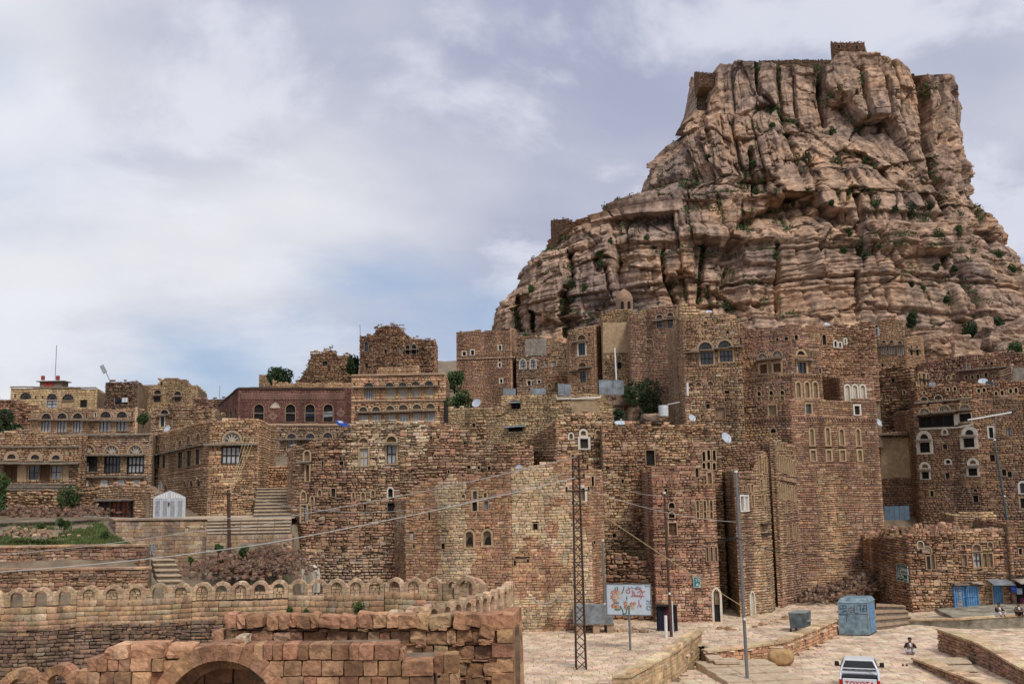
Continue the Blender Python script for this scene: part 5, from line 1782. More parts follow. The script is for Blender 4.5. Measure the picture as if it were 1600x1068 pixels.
for q in ((686, 340, 706, 372), (730, 336, 755, 364)):
    b.win(1, V3, *q, 'metal_sheet', None, .06, 'plaster_tan')
for q in ((576, 458, 598, 488), (640, 455, 658, 475)):
    b.win(0, V3, *q, 'dark_void', None, .1, 'plaster_white')
for q in ((702, 478, 724, 510), (744, 466, 768, 502)):
    b.win(1, V3, *q, 'niche_fill', 'point', .12, 'plaster_tan', name='niche')
holes_(b, 1, V3, [(808, 292, 818, 320), (795, 380, 803, 392)])
b.finish()
b = Bld('corner_tower_house', 'slim stone house with two framed windows, one above the other, below the crag', 'house', [(889, 108), (932, 106), (944, 109)], 565, [[(889, 520), (910, 514), (932, 509)], [(932, 509), (944, 512)]], 9, 7, 'fine', 'tan', .2, seed=40, pals=('brown', .5))
b.lun(0, V3, 915, 190, 26, 'niche_fill', .16, 'trim', 'wood_brown')
b.win(0, V3, 895, 224, 938, 300, 'glass', None, .16, 'plaster_white', bars=(2, 0))
b.lun(0, V3, 920, 360, 24, 'niche_fill', .14, 'trim', 'wood_brown')
b.win(0, V3, 906, 398, 945, 468, 'glass', None, .08, 'plaster_tan', bars=(1, 1))
b.ledge(0, V3, 830, 408, 980, 366, .1, .5)
b.ledge(0, V3, 860, 218, 958, 208, .1, .3)
holes_(b, 0, V3, [(893, 512, 902, 528), (920, 512, 928, 530), (955, 160, 966, 190), (862, 180, 872, 200)])
b.finish()
# minaret
b = Bld('minaret_base', 'square yellow plastered minaret base with a small domed turret on top', 'minaret', [(941, 105), (992, 104.5)], 540, [[(941, 489), (963, 484), (992, 486)]], 10, 6, 'course', 'tan', .2, seed=45)
b.patch(0, V3, [(1048, 95), (1242, 90), (1242, 285), (1050, 285)], 'plaster_tan')
b.win(0, V3, 1210, 162, 1240, 216, 'metal_sheet', None, .04, 'plaster_tan', dep=.02)
b.win(0, V3, 1138, 300, 1162, 330, 'niche_fill', 'round', .1, 'plaster_tan', name='niche')
b.win(0, V3, 1140, 342, 1165, 384, 'dark_void', None, .05, 'trim')
c_ = at(976, 490, 107.5)
rd = 13.2 * 107.5 / F
zt0, zt1, zt2 = at(976, 496, 107.5)[2], at(976, 470, 107.5)[2], at(976, 452, 107.5)[2]
mb = MB()
mb.tube([(c_[0], c_[1], zt0), (c_[0], c_[1], zt1)], rd, 20, rd * 1.04)
mb.build('drum', 'dome', b.root)
mb = MB()
prof = [(1.06, 0), (1.05, .12), (.98, .35), (.82, .6), (.55, .82), (.22, .96), (.02, 1.06)]
rows = [[(c_[0] + rd * r_ * math.cos(a / 20 * 6.2832), c_[1] + rd * r_ * math.sin(a / 20 * 6.2832), zt1 + (zt2 - zt1) * h_) for a in range(20)] for r_, h_ in prof]
mb.add(sum(rows, []), [(i * 20 + k, i * 20 + (k + 1) % 20, (i + 1) * 20 + (k + 1) % 20, (i + 1) * 20 + k) for i in range(len(prof) - 1) for k in range(20)])
mb.build('dome', 'dome', b.root, True)
for dx in (-.35, .45):
    q = Wall((c_[0] + rd * dx - .16, c_[1] - rd * 1.0), (c_[0] + rd * dx + .16, c_[1] - rd * 1.0))
    MB().prism(outline(0, .32, zt0 + .5, zt1 - .2, 'round'), q.to3, .06, -.3).build('window', 'dark_void', b.root)
b.finish()
b = Bld('purple_house', 'tall plain purple brown stone house with a pair of arched windows near its top', 'house', [(986, 101), (1062, 99)], 570, [[(986, 494), (1010, 483), (1030, 478), (1062, 475)]], 6, 8, 'fine', 'tan', .25, 120, lambda x, y: y < 640, seed=46, pals=('purple', .47))
luns(b, 0, W7, [(962, 622, 17), (1022, 610, 17)], sur=.12)
for q in ((948, 648, 980, 686), (1010, 635, 1040, 690)):
    b.win(0, W7, *q, 'glass', None, .08, 'trim', bars=(1, 1))
b.ledge(0, W7, 925, 650, 1045, 630, .1, .4)
b.win(0, V3, 1320, 200, 1362, 245, 'niche_fill', 'round', .1, 'trim', name='niche')
b.finish()
Bld('plaster_hut', 'crumbling yellow plaster hut behind the wing house roof', 'house', [(1062, 92), (1100, 92)], 490, [[(1062, 475), (1085, 478), (1100, 488)]], 14, 4, 'ashlar', 'yellow', .1, seed=47).finish()

# ------------------------------------------------------------------ right side
b = Bld('stepped_house', 'stone house with three barred windows in a row high on the right slope', 'house', [(1345, 113), (1415, 110), (1444, 112)], 545, [[(1345, 505), (1362, 499), (1415, 499)], [(1415, 526), (1444, 527)]], 10, 7, 'fine', 'brown', .2, seed=50, pals=('tan', .5))
for q in ((472, 155, 502, 204), (526, 152, 558, 200)):
    b.win(0, V5, *q, 'curtain', None, .12, 'plaster_white', bars=(1, 0))
luns(b, 0, V5, [(486, 138, 15), (540, 136, 15), (597, 246, 14), (652, 246, 14), (712, 250, 14)], sur=.12)
for q in ((582, 278, 616, 334), (638, 276, 672, 334), (697, 280, 733, 340)):
    b.win(0, V5, *q, 'glass', None, .08, 'plaster_tan', bars=(2, 0), bmat='plaster_white')
b.win(0, V5, 458, 250, 488, 342, 'glass', 'round', .1, 'trim', bars=(1, 1))
b.ledge(0, V5, 552, 274, 748, 270, .1, .4)
for q in ((784, 303, 806, 344), (826, 303, 850, 346)):
    b.win(1, V5, *q, 'dark_void', None, .08, 'plaster_tan')
for q in ((786, 272, 802, 290), (826, 270, 842, 290)):
    b.win(1, V5, *q, 'dark_void', 'round', .08, 'trim', name='niche')
b.ledge(1, V5, 775, 300, 860, 298, .08, .3)
holes_(b, 0, V5, [(580, 400, 596, 432), (400, 145, 412, 165)])
b.finish()
b = Bld('dark_house', 'dark rubble house behind the great tower with tall slit windows at its corner', 'house', [(1364, 98), (1430, 94), (1456, 96)], 640, [[(1364, 585), (1380, 574), (1400, 570), (1430, 575)], [(1430, 580), (1456, 578)]], 6, 7, 'rubble', 'dark', .3, seed=51, pals=('brown', .48))
for q in ((848, 468, 862, 578), (876, 470, 896, 582), (904, 478, 918, 578)):
    b.win(1, V5, *q, 'dark_void', 'round', .1, 'plaster_tan')
b.ledge(1, V5, 845, 506, 925, 514, .06, .2, 'wood_dark')
holes_(b, 0, V5, [(648, 502, 676, 534), (690, 570, 704, 600)])
holes_(b, 0, V5, [(812, 535, 825, 562)])
for q in ((590, 620, 606, 655), (640, 640, 656, 672), (735, 590, 750, 622)):
    b.win(0, V5, *q, 'dark_void', 'round', .09, 'plaster_tan')
b.finish()
b = Bld('plaster_annex', 'shaded tan plaster wall between the great tower and the white arched house', 'house', [(1374, 90), (1434, 88.5)], 740, [[(1374, 676), (1434, 676)]], 3, 5, 'fine', 'brown', .15, seed=52)
b.patch(0, V6, [(575, -75), (825, -75), (825, 205), (580, 215)], 'plaster_tan')
holes_(b, 0, V6, [(690, 0, 735, 38), (588, 105, 598, 130), (604, 105, 614, 130), (755, 190, 772, 206)])
b.ledge(0, V5, 560, 908, 780, 905, .1, .8, 'mortar', name='awning')
b.finish()
b = Bld('long_house', 'long low stone house with a row of round niches on the right slope', 'house', [(1442, 108), (1500, 106), (1690, 98)], 580, [[(1442, 566), (1470, 560), (1500, 556)], [(1500, 556), (1540, 553), (1600, 550), (1690, 545)]], 8, 7, 'rough', 'brown', .25, seed=53, pals=('purple', .5))
for x_, y_, r_ in ((742, 798, 16), (800, 785, 17)):
    b.win(0, Y4, x_ - r_, y_ - r_ * 1.4, x_ + r_, y_ + r_ * 1.4, 'niche_fill', 'round', .1, 'plaster_tan', name='niche')
for x_, y_, r_ in ((944, 795, 14), (1012, 792, 14), (1075, 785, 15), (1168, 765, 17), (1256, 780, 10)):
    b.win(1, Y4, x_ - r_, y_ - r_ * 1.6, x_ + r_, y_ + r_ * 1.6, 'dark_void', 'round', .1, 'plaster_tan', name='niche')
b.win(1, Y4, 948, 640, 985, 705, 'metal_sheet', None, .06, 'plaster_tan')
for q in ((1148, 618, 1182, 655), (1215, 618, 1248, 655)):
    b.win(1, Y4, *q, 'dark_void', 'round', .06, 'trim')
b.ledge(1, Y4, 850, 722, 1450, 672, .12, .4)
b.finish()
b = Bld('white_house', 'small pale grey rendered house at the right edge of the slope', 'house', [(1579, 99), (1640, 97)], 580, [[(1579, 571), (1640, 570)]], 10, 5, 'ashlar', 'grey', .0, seed=54)
b.patch(0, Y4, [(1470, 690), (1640, 680), (1640, 830), (1475, 840)], 'plaster_grey')
b.finish()
b = Bld('mid_slope_house', 'brown rubble house with a slab ledge above the white arched house', 'house', [(1432, 92), (1520, 90), (1720, 86)], 620, [[(1432, 606), (1470, 600), (1520, 600)], [(1520, 600), (1560, 596), (1610, 594), (1720, 588)]], 6, 6, 'rough', 'brown', .3, seed=55, pals=('tan', .55))
luns(b, 0, X4, [(312, 235, 36), (470, 220, 40)], sur=.1)
b.ledge(0, X4, 205, 286, 850, 225, .12, .5)
holes_(b, 1, X4, [(985, 275, 1012, 345), (1055, 285, 1080, 318), (875, 262, 890, 305)])
for q in ((905, 120, 935, 165), (965, 112, 995, 160), (1100, 150, 1128, 200), (1165, 140, 1195, 195), (1260, 120, 1290, 170), (1320, 110, 1350, 165)):
    b.win(1, X4, *q, 'dark_void', 'round', .1, 'plaster_tan')
for q in ((560, 110, 590, 150), (640, 100, 668, 145), (300, 150, 325, 185)):
    b.win(0, X4, *q, 'dark_void', 'round', .09, 'plaster_tan')
b.finish()
b = Bld('arched_white_house', 'brown stone house with broad white framed arched windows and one long dark window', 'house', [(1432, 86.5), (1528, 82.5), (1720, 78)], 720, [[(1432, 638), (1480, 632), (1528, 624)], [(1528, 624), (1612, 615), (1720, 604)]], 2, 7, 'fine', 'brown', .1, 300, lambda x, y: y < 800, seed=56, pals=('purple', .55))
luns(b, 0, X4, [(315, 372, 50), (540, 350, 60), (765, 332, 55)], sur=.12, smat='plaster_tan', trac='gypsum')
b.win(0, X4, 264, 440, 398, 545, 'dark_void', None, .06, 'wood_dark', bars=(1, 0))
b.win(0, X4, 408, 424, 638, 535, 'dark_void', None, .06, 'wood_dark', bars=(1, 0))
b.win(0, X4, 702, 396, 838, 495, 'dark_void', None, .06, 'plaster_white', bars=(1, 1))
b.patch(0, X4, [(645, 405), (692, 402), (692, 520), (645, 530)], 'plaster_white')
b.patch(0, X4, [(258, 558), (690, 540), (860, 505), (860, 525), (690, 560), (258, 578)], 'plaster_white')
b.ledge(0, X4, 240, 412, 845, 352, .12, .5)
for cx_, cy_, r_, q in ((312, 655, 48, (264, 718, 378, 830)), (815, 608, 50, (750, 670, 872, 772))):
    b.lun(0, X4, cx_, cy_, r_, 'glass', .3, 'plaster_white')
    b.win(0, X4, *q, 'dark_void', None, .28, 'plaster_white', bars=(1, 1))
    b.ledge(0, X4, q[0] - 35, q[1] - 22, q[2] + 20, q[1] - 27, .08, .3)
b.win(0, X4, 522, 580, 564, 628, 'niche_fill', 'round', .14, 'plaster_white')
b.win(0, X4, 520, 740, 570, 800, 'wood_dark', None, .04, 'trim')
for q, lu in (((868, 168, 920, 218), (890, 128, 24)), ((1200, 142, 1265, 195), (1232, 100, 24))):
    b.win(0, V6, *q, 'dark_void', None, .14, 'plaster_white', bars=(1, 1))
    b.lun(0, V6, *lu, 'niche_fill', .2, 'plaster_white', False)
    b.ledge(0, V6, q[0] - 15, q[1] - 12, q[2] + 15, q[1] - 15, .06, .2)
b.win(0, V6, 1038, 82, 1072, 112, 'dark_void', 'round', .12, 'plaster_white')
b.win(0, V6, 928, 303, 952, 343, 'dark_void', None, .12, 'plaster_tan')
b.win(0, V6, 1232, 335, 1272, 384, 'dark_void', None, .04, 'trim')
b.win(0, V6, 1236, 288, 1264, 316, 'dark_void', 'round', .06, 'trim')
b.win(0, V6, 1036, 175, 1068, 215, 'wood_dark', None, .04, 'trim')
b.band(0, V6, [(830, 245), (1310, 212)], 1)
b.win(1, X4, 1035, 552, 1082, 668, 'dark_void', None, .13, 'plaster_white', bars=(1, 0))
b.win(1, X4, 1225, 555, 1288, 642, 'curtain', None, .06, 'trim', bars=(1, 0))
holes_(b, 1, V6, [(1440, 150, 1470, 195), (1480, 165, 1510, 205), (1355, 45, 1390, 95)])
b.win(1, V6, 1568, 245, 1610, 320, 'glass', 'round', .16, 'plaster_white')
b.win(1, V6, 1572, 355, 1610, 430, 'wood_dark', None, .12, 'plaster_tan')
b.finish()

# low front building with the blue doors
b = Bld('shop_building', 'low stone building with blue metal doors along the street on the right', 'shop', [(1364, 77), (1422, 70.4), (1500, 69.6), (1579, 69.6)], 900, [[(1364, 842), (1380, 838), (1422, 836)], [(1422, 836), (1500, 832)], [(1500, 832), (1579, 826)]], -.3, 8, 'rough', 'brown', .2, 300,
        lambda x, y: (y < 958) & (x > 1424), seed=57, pals=('tan', .5))
b.win(1, V6, 880, 700, 934, 745, 'gypsum', 'round', .08, 'trim', name='arched_window')
b.win(1, V6, 904, 768, 930, 862, 'glass', None, .08, 'trim')
b.win(1, V6, 940, 755, 962, 862, 'niche_fill', None, .05, 'plaster_tan', name='niche')
b.win(1, V6, 838, 662, 880, 712, 'niche_fill', 'round', .05, 'plaster_white', dep=.1, name='niche')
b.win(1, V6, 1145, 684, 1178, 722, 'gypsum', 'round', .07, 'trim', name='arched_window', bars=(1, 0))
b.win(2, V6, 1158, 758, 1190, 840, 'niche_fill', None, .05, 'trim')
b.win(2, V6, 1232, 685, 1288, 732, 'niche_fill', 'round', .1, 'trim', name='arched_window')
b.win(2, V6, 1238, 748, 1292, 852, 'curtain', None, .07, 'plaster_tan', bars=(1, 1))
for x_ in (1300, 1340):
    b.win(2, V6, x_ + 4, 748, x_ + 34, 850, 'niche_fill', None, .07, 'plaster_tan', name='niche')
b.win(2, V6, 1340, 668, 1372, 706, 'niche_fill', 'round', .08, 'trim', name='niche')
holes_(b, 1, V6, [(1036, 866, 1056, 890), (1092, 680, 1104, 728)])
holes_(b, 2, V6, [(1420, 655, 1432, 705)])
for q, nm in (((350, 395, 532, 888), 1), ((540, 390, 735, 862), 2)):
    d_ = b.win(2, X3, *q, 'blue_paint', None, .05, 'blue_paint', dep=.08, name='door_leaf', bars=(4, 2), bmat='blue_paint')
b.win(2, X3, 985, 360, 1150, 842, 'blue_paint', None, .06, 'plaster_tan', dep=.14, name='door', bars=(3, 1), bmat='blue_paint')
b.ledge(2, X3, 872, 262, 1245, 262, .06, .9, 'metal_sheet', name='tin_canopy', drop=.3)
b.ledge(2, X3, 320, 345, 560, 335, .08, .25, 'ledge', name='lintel')
b.ledge(2, X3, 600, 300, 800, 330, .06, .35, 'plaster_grey', name='lintel')
b.finish()
b = Bld('corner_shop', 'dark open shop with a tin canopy at the right edge of the street', 'shop', [(1579, 69.2), (1720, 69)], 880, [[(1579, 816), (1640, 814), (1720, 811)]], -.3, 7, 'rough', 'brown', .15, 80, lambda x, y: y < 960, seed=58)
b.win(0, X3, 1345, 290, 1700, 850, 'dark_void', None, .06, 'trim', dep=.19, name='doorway')
b.ledge(0, X3, 1300, 262, 1720, 258, .06, 1.1, 'plaster_grey', name='tin_canopy', drop=.2)
b.win(0, V6, 1560, 715, 1584, 765, 'dark_void', None, .06, 'trim')
b.finish()
W_ = b.walls[0]
for k, (x0, y0, x1, y1, m_, lb) in enumerate(((1245, 365, 1330, 470, 'blue_plastic', 'blue plastic bundle hanging left at the dark shop front'), (1335, 400, 1420, 500, 'dish_blue', 'pale blue bundle hanging beside the shop doorway'), (1400, 560, 1490, 760, 'cloth_maroon', 'maroon cloth hanging in the shop doorway'))):
    u0_, z0_ = W_.uz(*X3(x0, y1))
    u1_, z1_ = W_.uz(*X3(x1, y0))
    mb = MB()
    rg = np.random.default_rng(k)
    nu, nz_ = 6, 5
    vv = []
    for face in (1, -1):
        for j in range(nz_):
            for i in range(nu):
                tu, tz = i / (nu - 1), j / (nz_ - 1)
                bul = math.sin(math.pi * tu) ** .5 * math.sin(math.pi * min(1, tz + .05)) ** .4 * .16
                vv.append(W_.to3(u0_ + (u1_ - u0_) * (tu + rg.uniform(-.04, .04)), .34 + face * bul + rg.uniform(-.03, .03), z0_ + (z1_ - z0_) * tz))
    ff = [(f_ * nu * nz_ + j * nu + i, f_ * nu * nz_ + j * nu + i + 1, f_ * nu * nz_ + (j + 1) * nu + i + 1, f_ * nu * nz_ + (j + 1) * nu + i) for f_ in (0, 1) for j in range(nz_ - 1) for i in range(nu - 1)]
    tag(obj('hanging_goods', vv, ff, m_), lb, 'goods', 'goods hanging at the shop')

# rooftop room, rubble heap and sheet on the low building
b = Bld('roof_room', 'small tan roof room with a blue door on top of the low street building', 'hut', [(1492, 76), (1558, 76)], 815, [[(1492, 803), (1505, 801), (1540, 800), (1558, 802)]], 3.5, 3, 'course', 'yellow', .1, seed=59)
b.win(0, V6, 1248, 492, 1280, 568, 'blue_plastic', None, .06, 'plaster_tan', dep=.08, name='door')
b.finish()
plain_mat('tin_blue', (0.10, 0.15, 0.20), 0.6, 0.3, 1.5, 0.3, 0.2)
W_ = Wall(at(1382, 800, 84), at(1421, 800, 84))
tsh = thing('tin_gate', 'blue grey tin sheet gate behind the rubble heap on the right', 'gate')
z0_, z1_ = W_.uz(1400, 812)[1], W_.uz(1400, 790)[1]
for k in range(5):
    MB().prism([(W_.L * k / 5 + .01, z0_), (W_.L * (k + 1) / 5 - .01, z0_), (W_.L * (k + 1) / 5 - .01, z1_), (W_.L * k / 5 + .01, z1_)], W_.to3, .02 * (k % 2), -.04).build('sheet', 'tin_blue', tsh)


def rock_verts(c, s, rng, n=2, rd=.16, ns=.09):
    """a lumpy block: subdivided box pulled towards a rounded, chipped shape"""
    g = np.linspace(-1, 1, n + 1)
    pts, faces, idx = [], [], {}

    def vid(p):
        k = tuple(np.round(p, 4))
        if k not in idx:
            idx[k] = len(pts)
            pts.append(p)
        return idx[k]
    for ax in range(3):
        for sg in (-1, 1):
            for i in range(n):
                for j in range(n):
                    q = []
                    for a, b_ in ((i, j), (i + 1, j), (i + 1, j + 1), (i, j + 1)):
                        p = np.zeros(3)
                        p[ax] = sg
                        p[(ax + 1) % 3], p[(ax + 2) % 3] = g[a], g[b_]
                        q.append(vid(p))
                    faces.append(tuple(q if sg > 0 else q[::-1]))
    P = np.array(pts)
    L = np.linalg.norm(P, axis=1)
    rr = 1 - rd * np.clip(L - 1.2, 0, 1) / .53
    P = P * rr[:, None] + rng.uniform(-ns, ns, P.shape)
    return P * np.asarray(s) + np.asarray(c), faces


def heap(name, label, pts, n, smin, smax, spread, pal, seed, cat='rubble', big=30, kind=None):
    """a pile of loose stones along a line of points: the larger ones are parts, the rest one mass"""
    rng = np.random.default_rng(seed)
    root = thing(name, label, cat)
    pts = np.array(pts, float)
    rest = MB()
    sizes = np.sort(rng.uniform(smin, smax, n) ** 1.0)[::-1]
    for k in range(n):
        t = rng.uniform(0, len(pts) - 1.001)
        i = int(t)
        p = pts[i] * (1 - t + i) + pts[i + 1] * (t - i)
        off = rng.normal(size=2) * spread
        h = max(0, 1 - np.hypot(*off) / (2.2 * spread)) * rng.random() * spread * 1.1
        c = p + (off[0], off[1], h)
        s_ = sizes[k] * rng.uniform(.6, 1.2, 3) * (.5, .5, .36)
        V_, F_ = rock_verts((0, 0, 0), s_, rng, 1 if k >= big else 2, .2, .2 if k >= big else .13)
        a = rng.uniform(0, 6.28)
        ca, sa = math.cos(a), math.sin(a)
        V_ = np.c_[V_[:, 0] * ca - V_[:, 1] * sa, V_[:, 0] * sa + V_[:, 1] * ca, V_[:, 2]] + c
        col = tuple(pick_cols(pal, 1, rng)[0])
        if k < big:
            obj('stone', V_, F_, 'stone', root, [col] * len(F_))
        else:
            rest.add(V_, F_, col)
    if rest.v:
        tag(rest.build('loose_stones', 'stone', root), kind='stuff')
    return root


heap('rubble_heap', 'heap of loose rubble on the roof of the low street building', [at(1385, 836, 76) , at(1420, 834, 74), at(1460, 832, 74), at(1490, 830, 75)], 420, .2, .5, .75, 'brown', 61)
heap('rubble_heap', 'pale rubble line on the wall head above the blue doors', [at(1490, 832, 71), at(1575, 826, 71)], 90, .15, .35, .2, 'tan', 62, big=12)
Bld('slope_wall', 'red brown retaining wall on the rocky slope at the right below the crag', 'wall', [(1400, 186), (1460, 182), (1512, 178), (1520, 182)], 520, [[(1400, 505), (1460, 512)], [(1460, 512), (1480, 512), (1512, 504)], [(1512, 504), (1520, 520)]], 26, 4, 'course', 'brown', .3, seed=63).finish()
Bld('slope_wall', 'short stone wall with two holes among the boulders at the far right', 'wall', [(1544, 178), (1574, 178)], 520, [[(1544, 516), (1560, 514), (1574, 517)]], 26, 3, 'course', 'brown', .3, seed=64).finish()
# boulders on the slope
rg = np.random.default_rng(77)
for k, (px, py, w_, h_, dd, lb) in enumerate(((1475, 545, 66, 36, 168, 'big pale rounded boulder above the long low house'), (1505, 552, 40, 34, 166, 'pale boulder beside the biggest boulder on the right slope'),
                                              (1565, 535, 60, 40, 170, 'tan boulder below the short wall with two holes'), (1590, 560, 66, 44, 165, 'brown boulder at the right edge of the slope'),
                                              (1535, 520, 28, 40, 176, 'upright boulder in the gully of the right slope'), (1440, 528, 50, 16, 172, 'flat rock slab above the barred windows house'),
                                              (972, 634, 44, 52, 92, 'tilted tan rock outcrop right of the pale plaster house'), (1022, 655, 36, 14, 82, 'small rock slab behind the water tank'),
                                              (1535, 575, 70, 30, 140, 'long brown rock ledge above the row of round niches'))):
    p = at(px, py, dd)
    m_ = dd / F
    V_, F_ = rock_verts((0, 0, 0), (w_ * m_ * .55, w_ * m_ * .5, h_ * m_ * .58), rg, 14, .13, .025)
    f_ = fbm(V_[:, 0] * .4 + k * 5, V_[:, 2] * .9 + V_[:, 1] * .3, k, 4) - .5
    f1_, f2_, c_ = worley(V_[:, 0] * .35 + V_[:, 1] * .2, V_[:, 2] * .8, 7 + k)
    V_ = V_ * (1 + .4 * f_[:, None] + .16 * (c_ - .5)[:, None] - .12 * np.exp(-((f2_ - f1_) / .08) ** 2)[:, None])
    if k == 6:
        V_ = np.c_[V_[:, 0] + V_[:, 2] * .35, V_[:, 1], V_[:, 2] * 1.05]
    tag(obj('boulder', V_ + p, F_, 'rock', None, None, False), lb, 'boulder', 'boulders on the slope')
for k, (px, py, w_, h_, dd, lb) in enumerate(((1425, 500, 18, 26, 175, 'dark tree standing on the slope above the barred windows house'), (1520, 520, 34, 48, 174, 'dark green tree filling the gully of the right slope'), (1560, 510, 30, 26, 180, 'dark green tree among the boulders, far right slope'))):
    m_ = dd / F
    tree('tree', lb, 'tree', at(px, py + h_ * .5, dd), w_ * m_, h_ * m_, .02, 1100, .25, 'leaf_dark', 30 + k)
bush('bright green bush at the right edge below the crag', at(1592, 575, 150), 3.6, 4.4, 'leaf', 40, None, 1200, .2)
bush('dark green ivy bush beside the white water tank', at(1010, 660, 86), 3.6, 3.6, 'leaf_dark', 41, None, 2600, .11)
bush('dark green bush behind the tin fence corner', at(984, 628, 90), 1.6, 2.2, 'leaf_dark', 42, None, 900, .1)
bush('green bush left of the tilted rock outcrop', at(966, 664, 80), 1.4, 1.3, 'leaf_dark', 43, None, 700, .09)

# ------------------------------------------------------------------ the cistern and its arched parapet
plain_mat('water_green', (0.125, 0.135, 0.035), 0.25, 0.3, 0.5, 0.4, bump=0.01)
wpts = [(-60, 14), (-60, 47.2), (-25, 47.6), (-4, 48.6), (-.6, 46.5), (-1.2, 42), (-3.6, 36.6), (-5, 32), (-6, 14)]
tag(obj('water', [(x, y, .55) for x, y in wpts], [tuple(range(len(wpts)))], 'water_green'), kind='structure')

ZW = 4.08


def arch_unit(W, u, z0, pw, rng, root, ri=.27, ro=.43, spr=.42, thick=.42, pal='arch', fill=None, nv=7, name='arch', mat='stone', back0=0.0):
    """one scalloped arch of the parapet: two piers, a ring of wedge stones, sometimes blocked"""
    mb = MB()
    col = lambda: tuple(pick_cols(pal, 1, rng)[0])
    n0, n1 = back0, back0 - thick
    for sg in (-1, 1):
        z = z0
        ho = z0 + spr
        while z < ho - .02:
            h = min(rng.uniform(.18, .26), ho - z)
            if ho - (z + h) < .08:
                h = ho - z
            a, b_ = sorted((u + sg * ri, u + sg * pw / 2))
            mb.prism([(a + .004, z + .006), (b_ - .004, z + .006), (b_ - .004, z + h - .006), (a + .004, z + h - .006)], W.to3, n0 + rng.uniform(-.02, .015), n1, col())
            z += h
        a, b_ = sorted((u + sg * (ro - .03), u + sg * pw / 2))
        mb.prism([(a, z0 + spr), (b_, z0 + spr), (b_, z0 + spr + .16), (a, z0 + spr + .2)], W.to3, n0 - .03, n1 + .03, col())
    for k in range(nv):
        a0, a1 = math.pi * (k + .03) / nv, math.pi * (k + .97) / nv
        f = lambda a, r: (u + math.cos(a) * r, z0 + spr + math.sin(a) * r)
        am = (a0 + a1) / 2
        jr = rng.uniform(-.012, .012)
        mb.prism([f(a0, ri), f(a0, ro + jr), f(am, ro + jr + .004), f(a1, ro + jr), f(a1, ri), f(am, ri + .004)], W.to3, n0 + rng.uniform(-.015, .02), n1, col())
    o_ = mb.build(name, mat, root)
    if fill:
        mf = MB()
        z = z0
        top_ = z0 + spr + ri * fill
        while z < top_:
            h = rng.uniform(.1, .2)
            x = u - ri
            while x < u + ri - .02:
                w_ = min(rng.uniform(.12, .32), u + ri - x)
                V_, F_ = rock_verts((0, 0, 0), (w_ / 2, .12, h / 2), rng, 1)
                mf.add([W.to3(x + w_ / 2 + p[0], n0 - .2 + p[1], z + h / 2 + p[2]) for p in V_], F_, col())
                x += w_
            z += h
        mf.build('blocking', 'stone', o_)
    return o_


def path_walls(pts):
    return [Wall(a, b) for a, b in zip(pts, pts[1:])]


far_pts = [at(px, 905, d) for px, d in ((-70, 47.5), (120, 48.6), (300, 49.3), (450, 49.8), (600, 50), (690, 49.6), (755, 48.8))]
near_pts = [at(px, 930, d) for px, d in ((575, 35.6), (640, 37.2), (690, 38.6), (740, 40.6), (775, 42.6), (795, 44.6), (804, 46.8))]
cist = run_wall('cistern_wall', 'dark weathered stone wall of the cistern with a pale arched parapet on top', far_pts, -.4, 3.02, .6, 'rough', 'dark', 300, lambda x, y: (y > 945) & (y < 1000), seed=1, rag=0)
rng = np.random.default_rng(31)
GG, CC = [], []
for W_ in path_walls(far_pts):
    A_ = np.array(W_.A) - W_.N * .12
    B_ = np.array(W_.B) - W_.N * .12
    W2_ = Wall(A_, B_)
    S_ = lay(W2_, lambda u: ZW, 3.02, [], 'ashlar', rng)
    GG.append(stone_geo(W2_, S_, 'ashlar', rng))
    CC.append(pick_cols('tan', len(S_), rng) * 1.02)
    MB().prism([(0, 3.0), (W2_.L, 3.0), (W2_.L, ZW - .02), (0, ZW - .02)], W2_.to3, -.18, -.6).build('core', 'mortar', cist)
GG, CC = np.concatenate(GG), np.concatenate(CC)
emit_stones(cist, GG, CC, 0, None, rest='parapet_base')


def parapet(pts, root, pw, fills, skip=(), off=-.14, **k):
    n = 0
    for W_ in path_walls(pts):
        m = max(1, round(W_.L / pw))
        for j in range(m):
            if n not in skip:
                arch_unit(W_, (j + .5) * W_.L / m, ZW, W_.L / m, rng, root, fill=fills(n), back0=off, **k)
            n += 1


parapet(far_pts, cist, 1.0, lambda n: (None if n in (2, 3, 4, 8, 15, 16, 24) else rng.choice([.2, .6, .8, -.4])))
# taller arch ring at the far corner
arch_unit(Wall(far_pts[-2], far_pts[-1]), 1.3, ZW - .1, 1.25, rng, cist, .36, .55, .5, .45)
near = run_wall('arched_parapet', 'pale arched parapet curving round the right end of the cistern', near_pts, -.4, ZW - .02, .4, 'ashlar', 'arch', 0, None, seed=2)
parapet(near_pts, near, .86, lambda n: None, off=-.0, ri=.21, ro=.39, spr=.56, thick=.34)
# lime blobs and tufts on the wall
for k, (px, py, w_, h_) in enumerate(((560, 945, 30, 12), (452, 944, 10, 7), (175, 946, 9, 6), (320, 946, 9, 6), (95, 790, 12, 12), (478, 944, 8, 6))):
    d_ = 49.75 if py > 850 else 74
    bush(['wide tuft of green weeds growing on the cistern ledge', 'small weed tuft on the cistern ledge below the stone steps', 'tiny weed left on the pale band of the cistern wall', 'tiny weed on the cistern wall below the rubble slope', 'weed clump by the hole under the plastered house', 'small weed on the cistern ledge near the white shrine'][k],
         np.array((*at(px, py, d_)[:2], 3.25)) if py > 850 else at(px, py + h_ / 2, d_ - .5), w_ * d_ / F * 1.3, h_ * d_ / F * 2.0, 'leaf', 70 + k, None, 350, .06, 'weed')
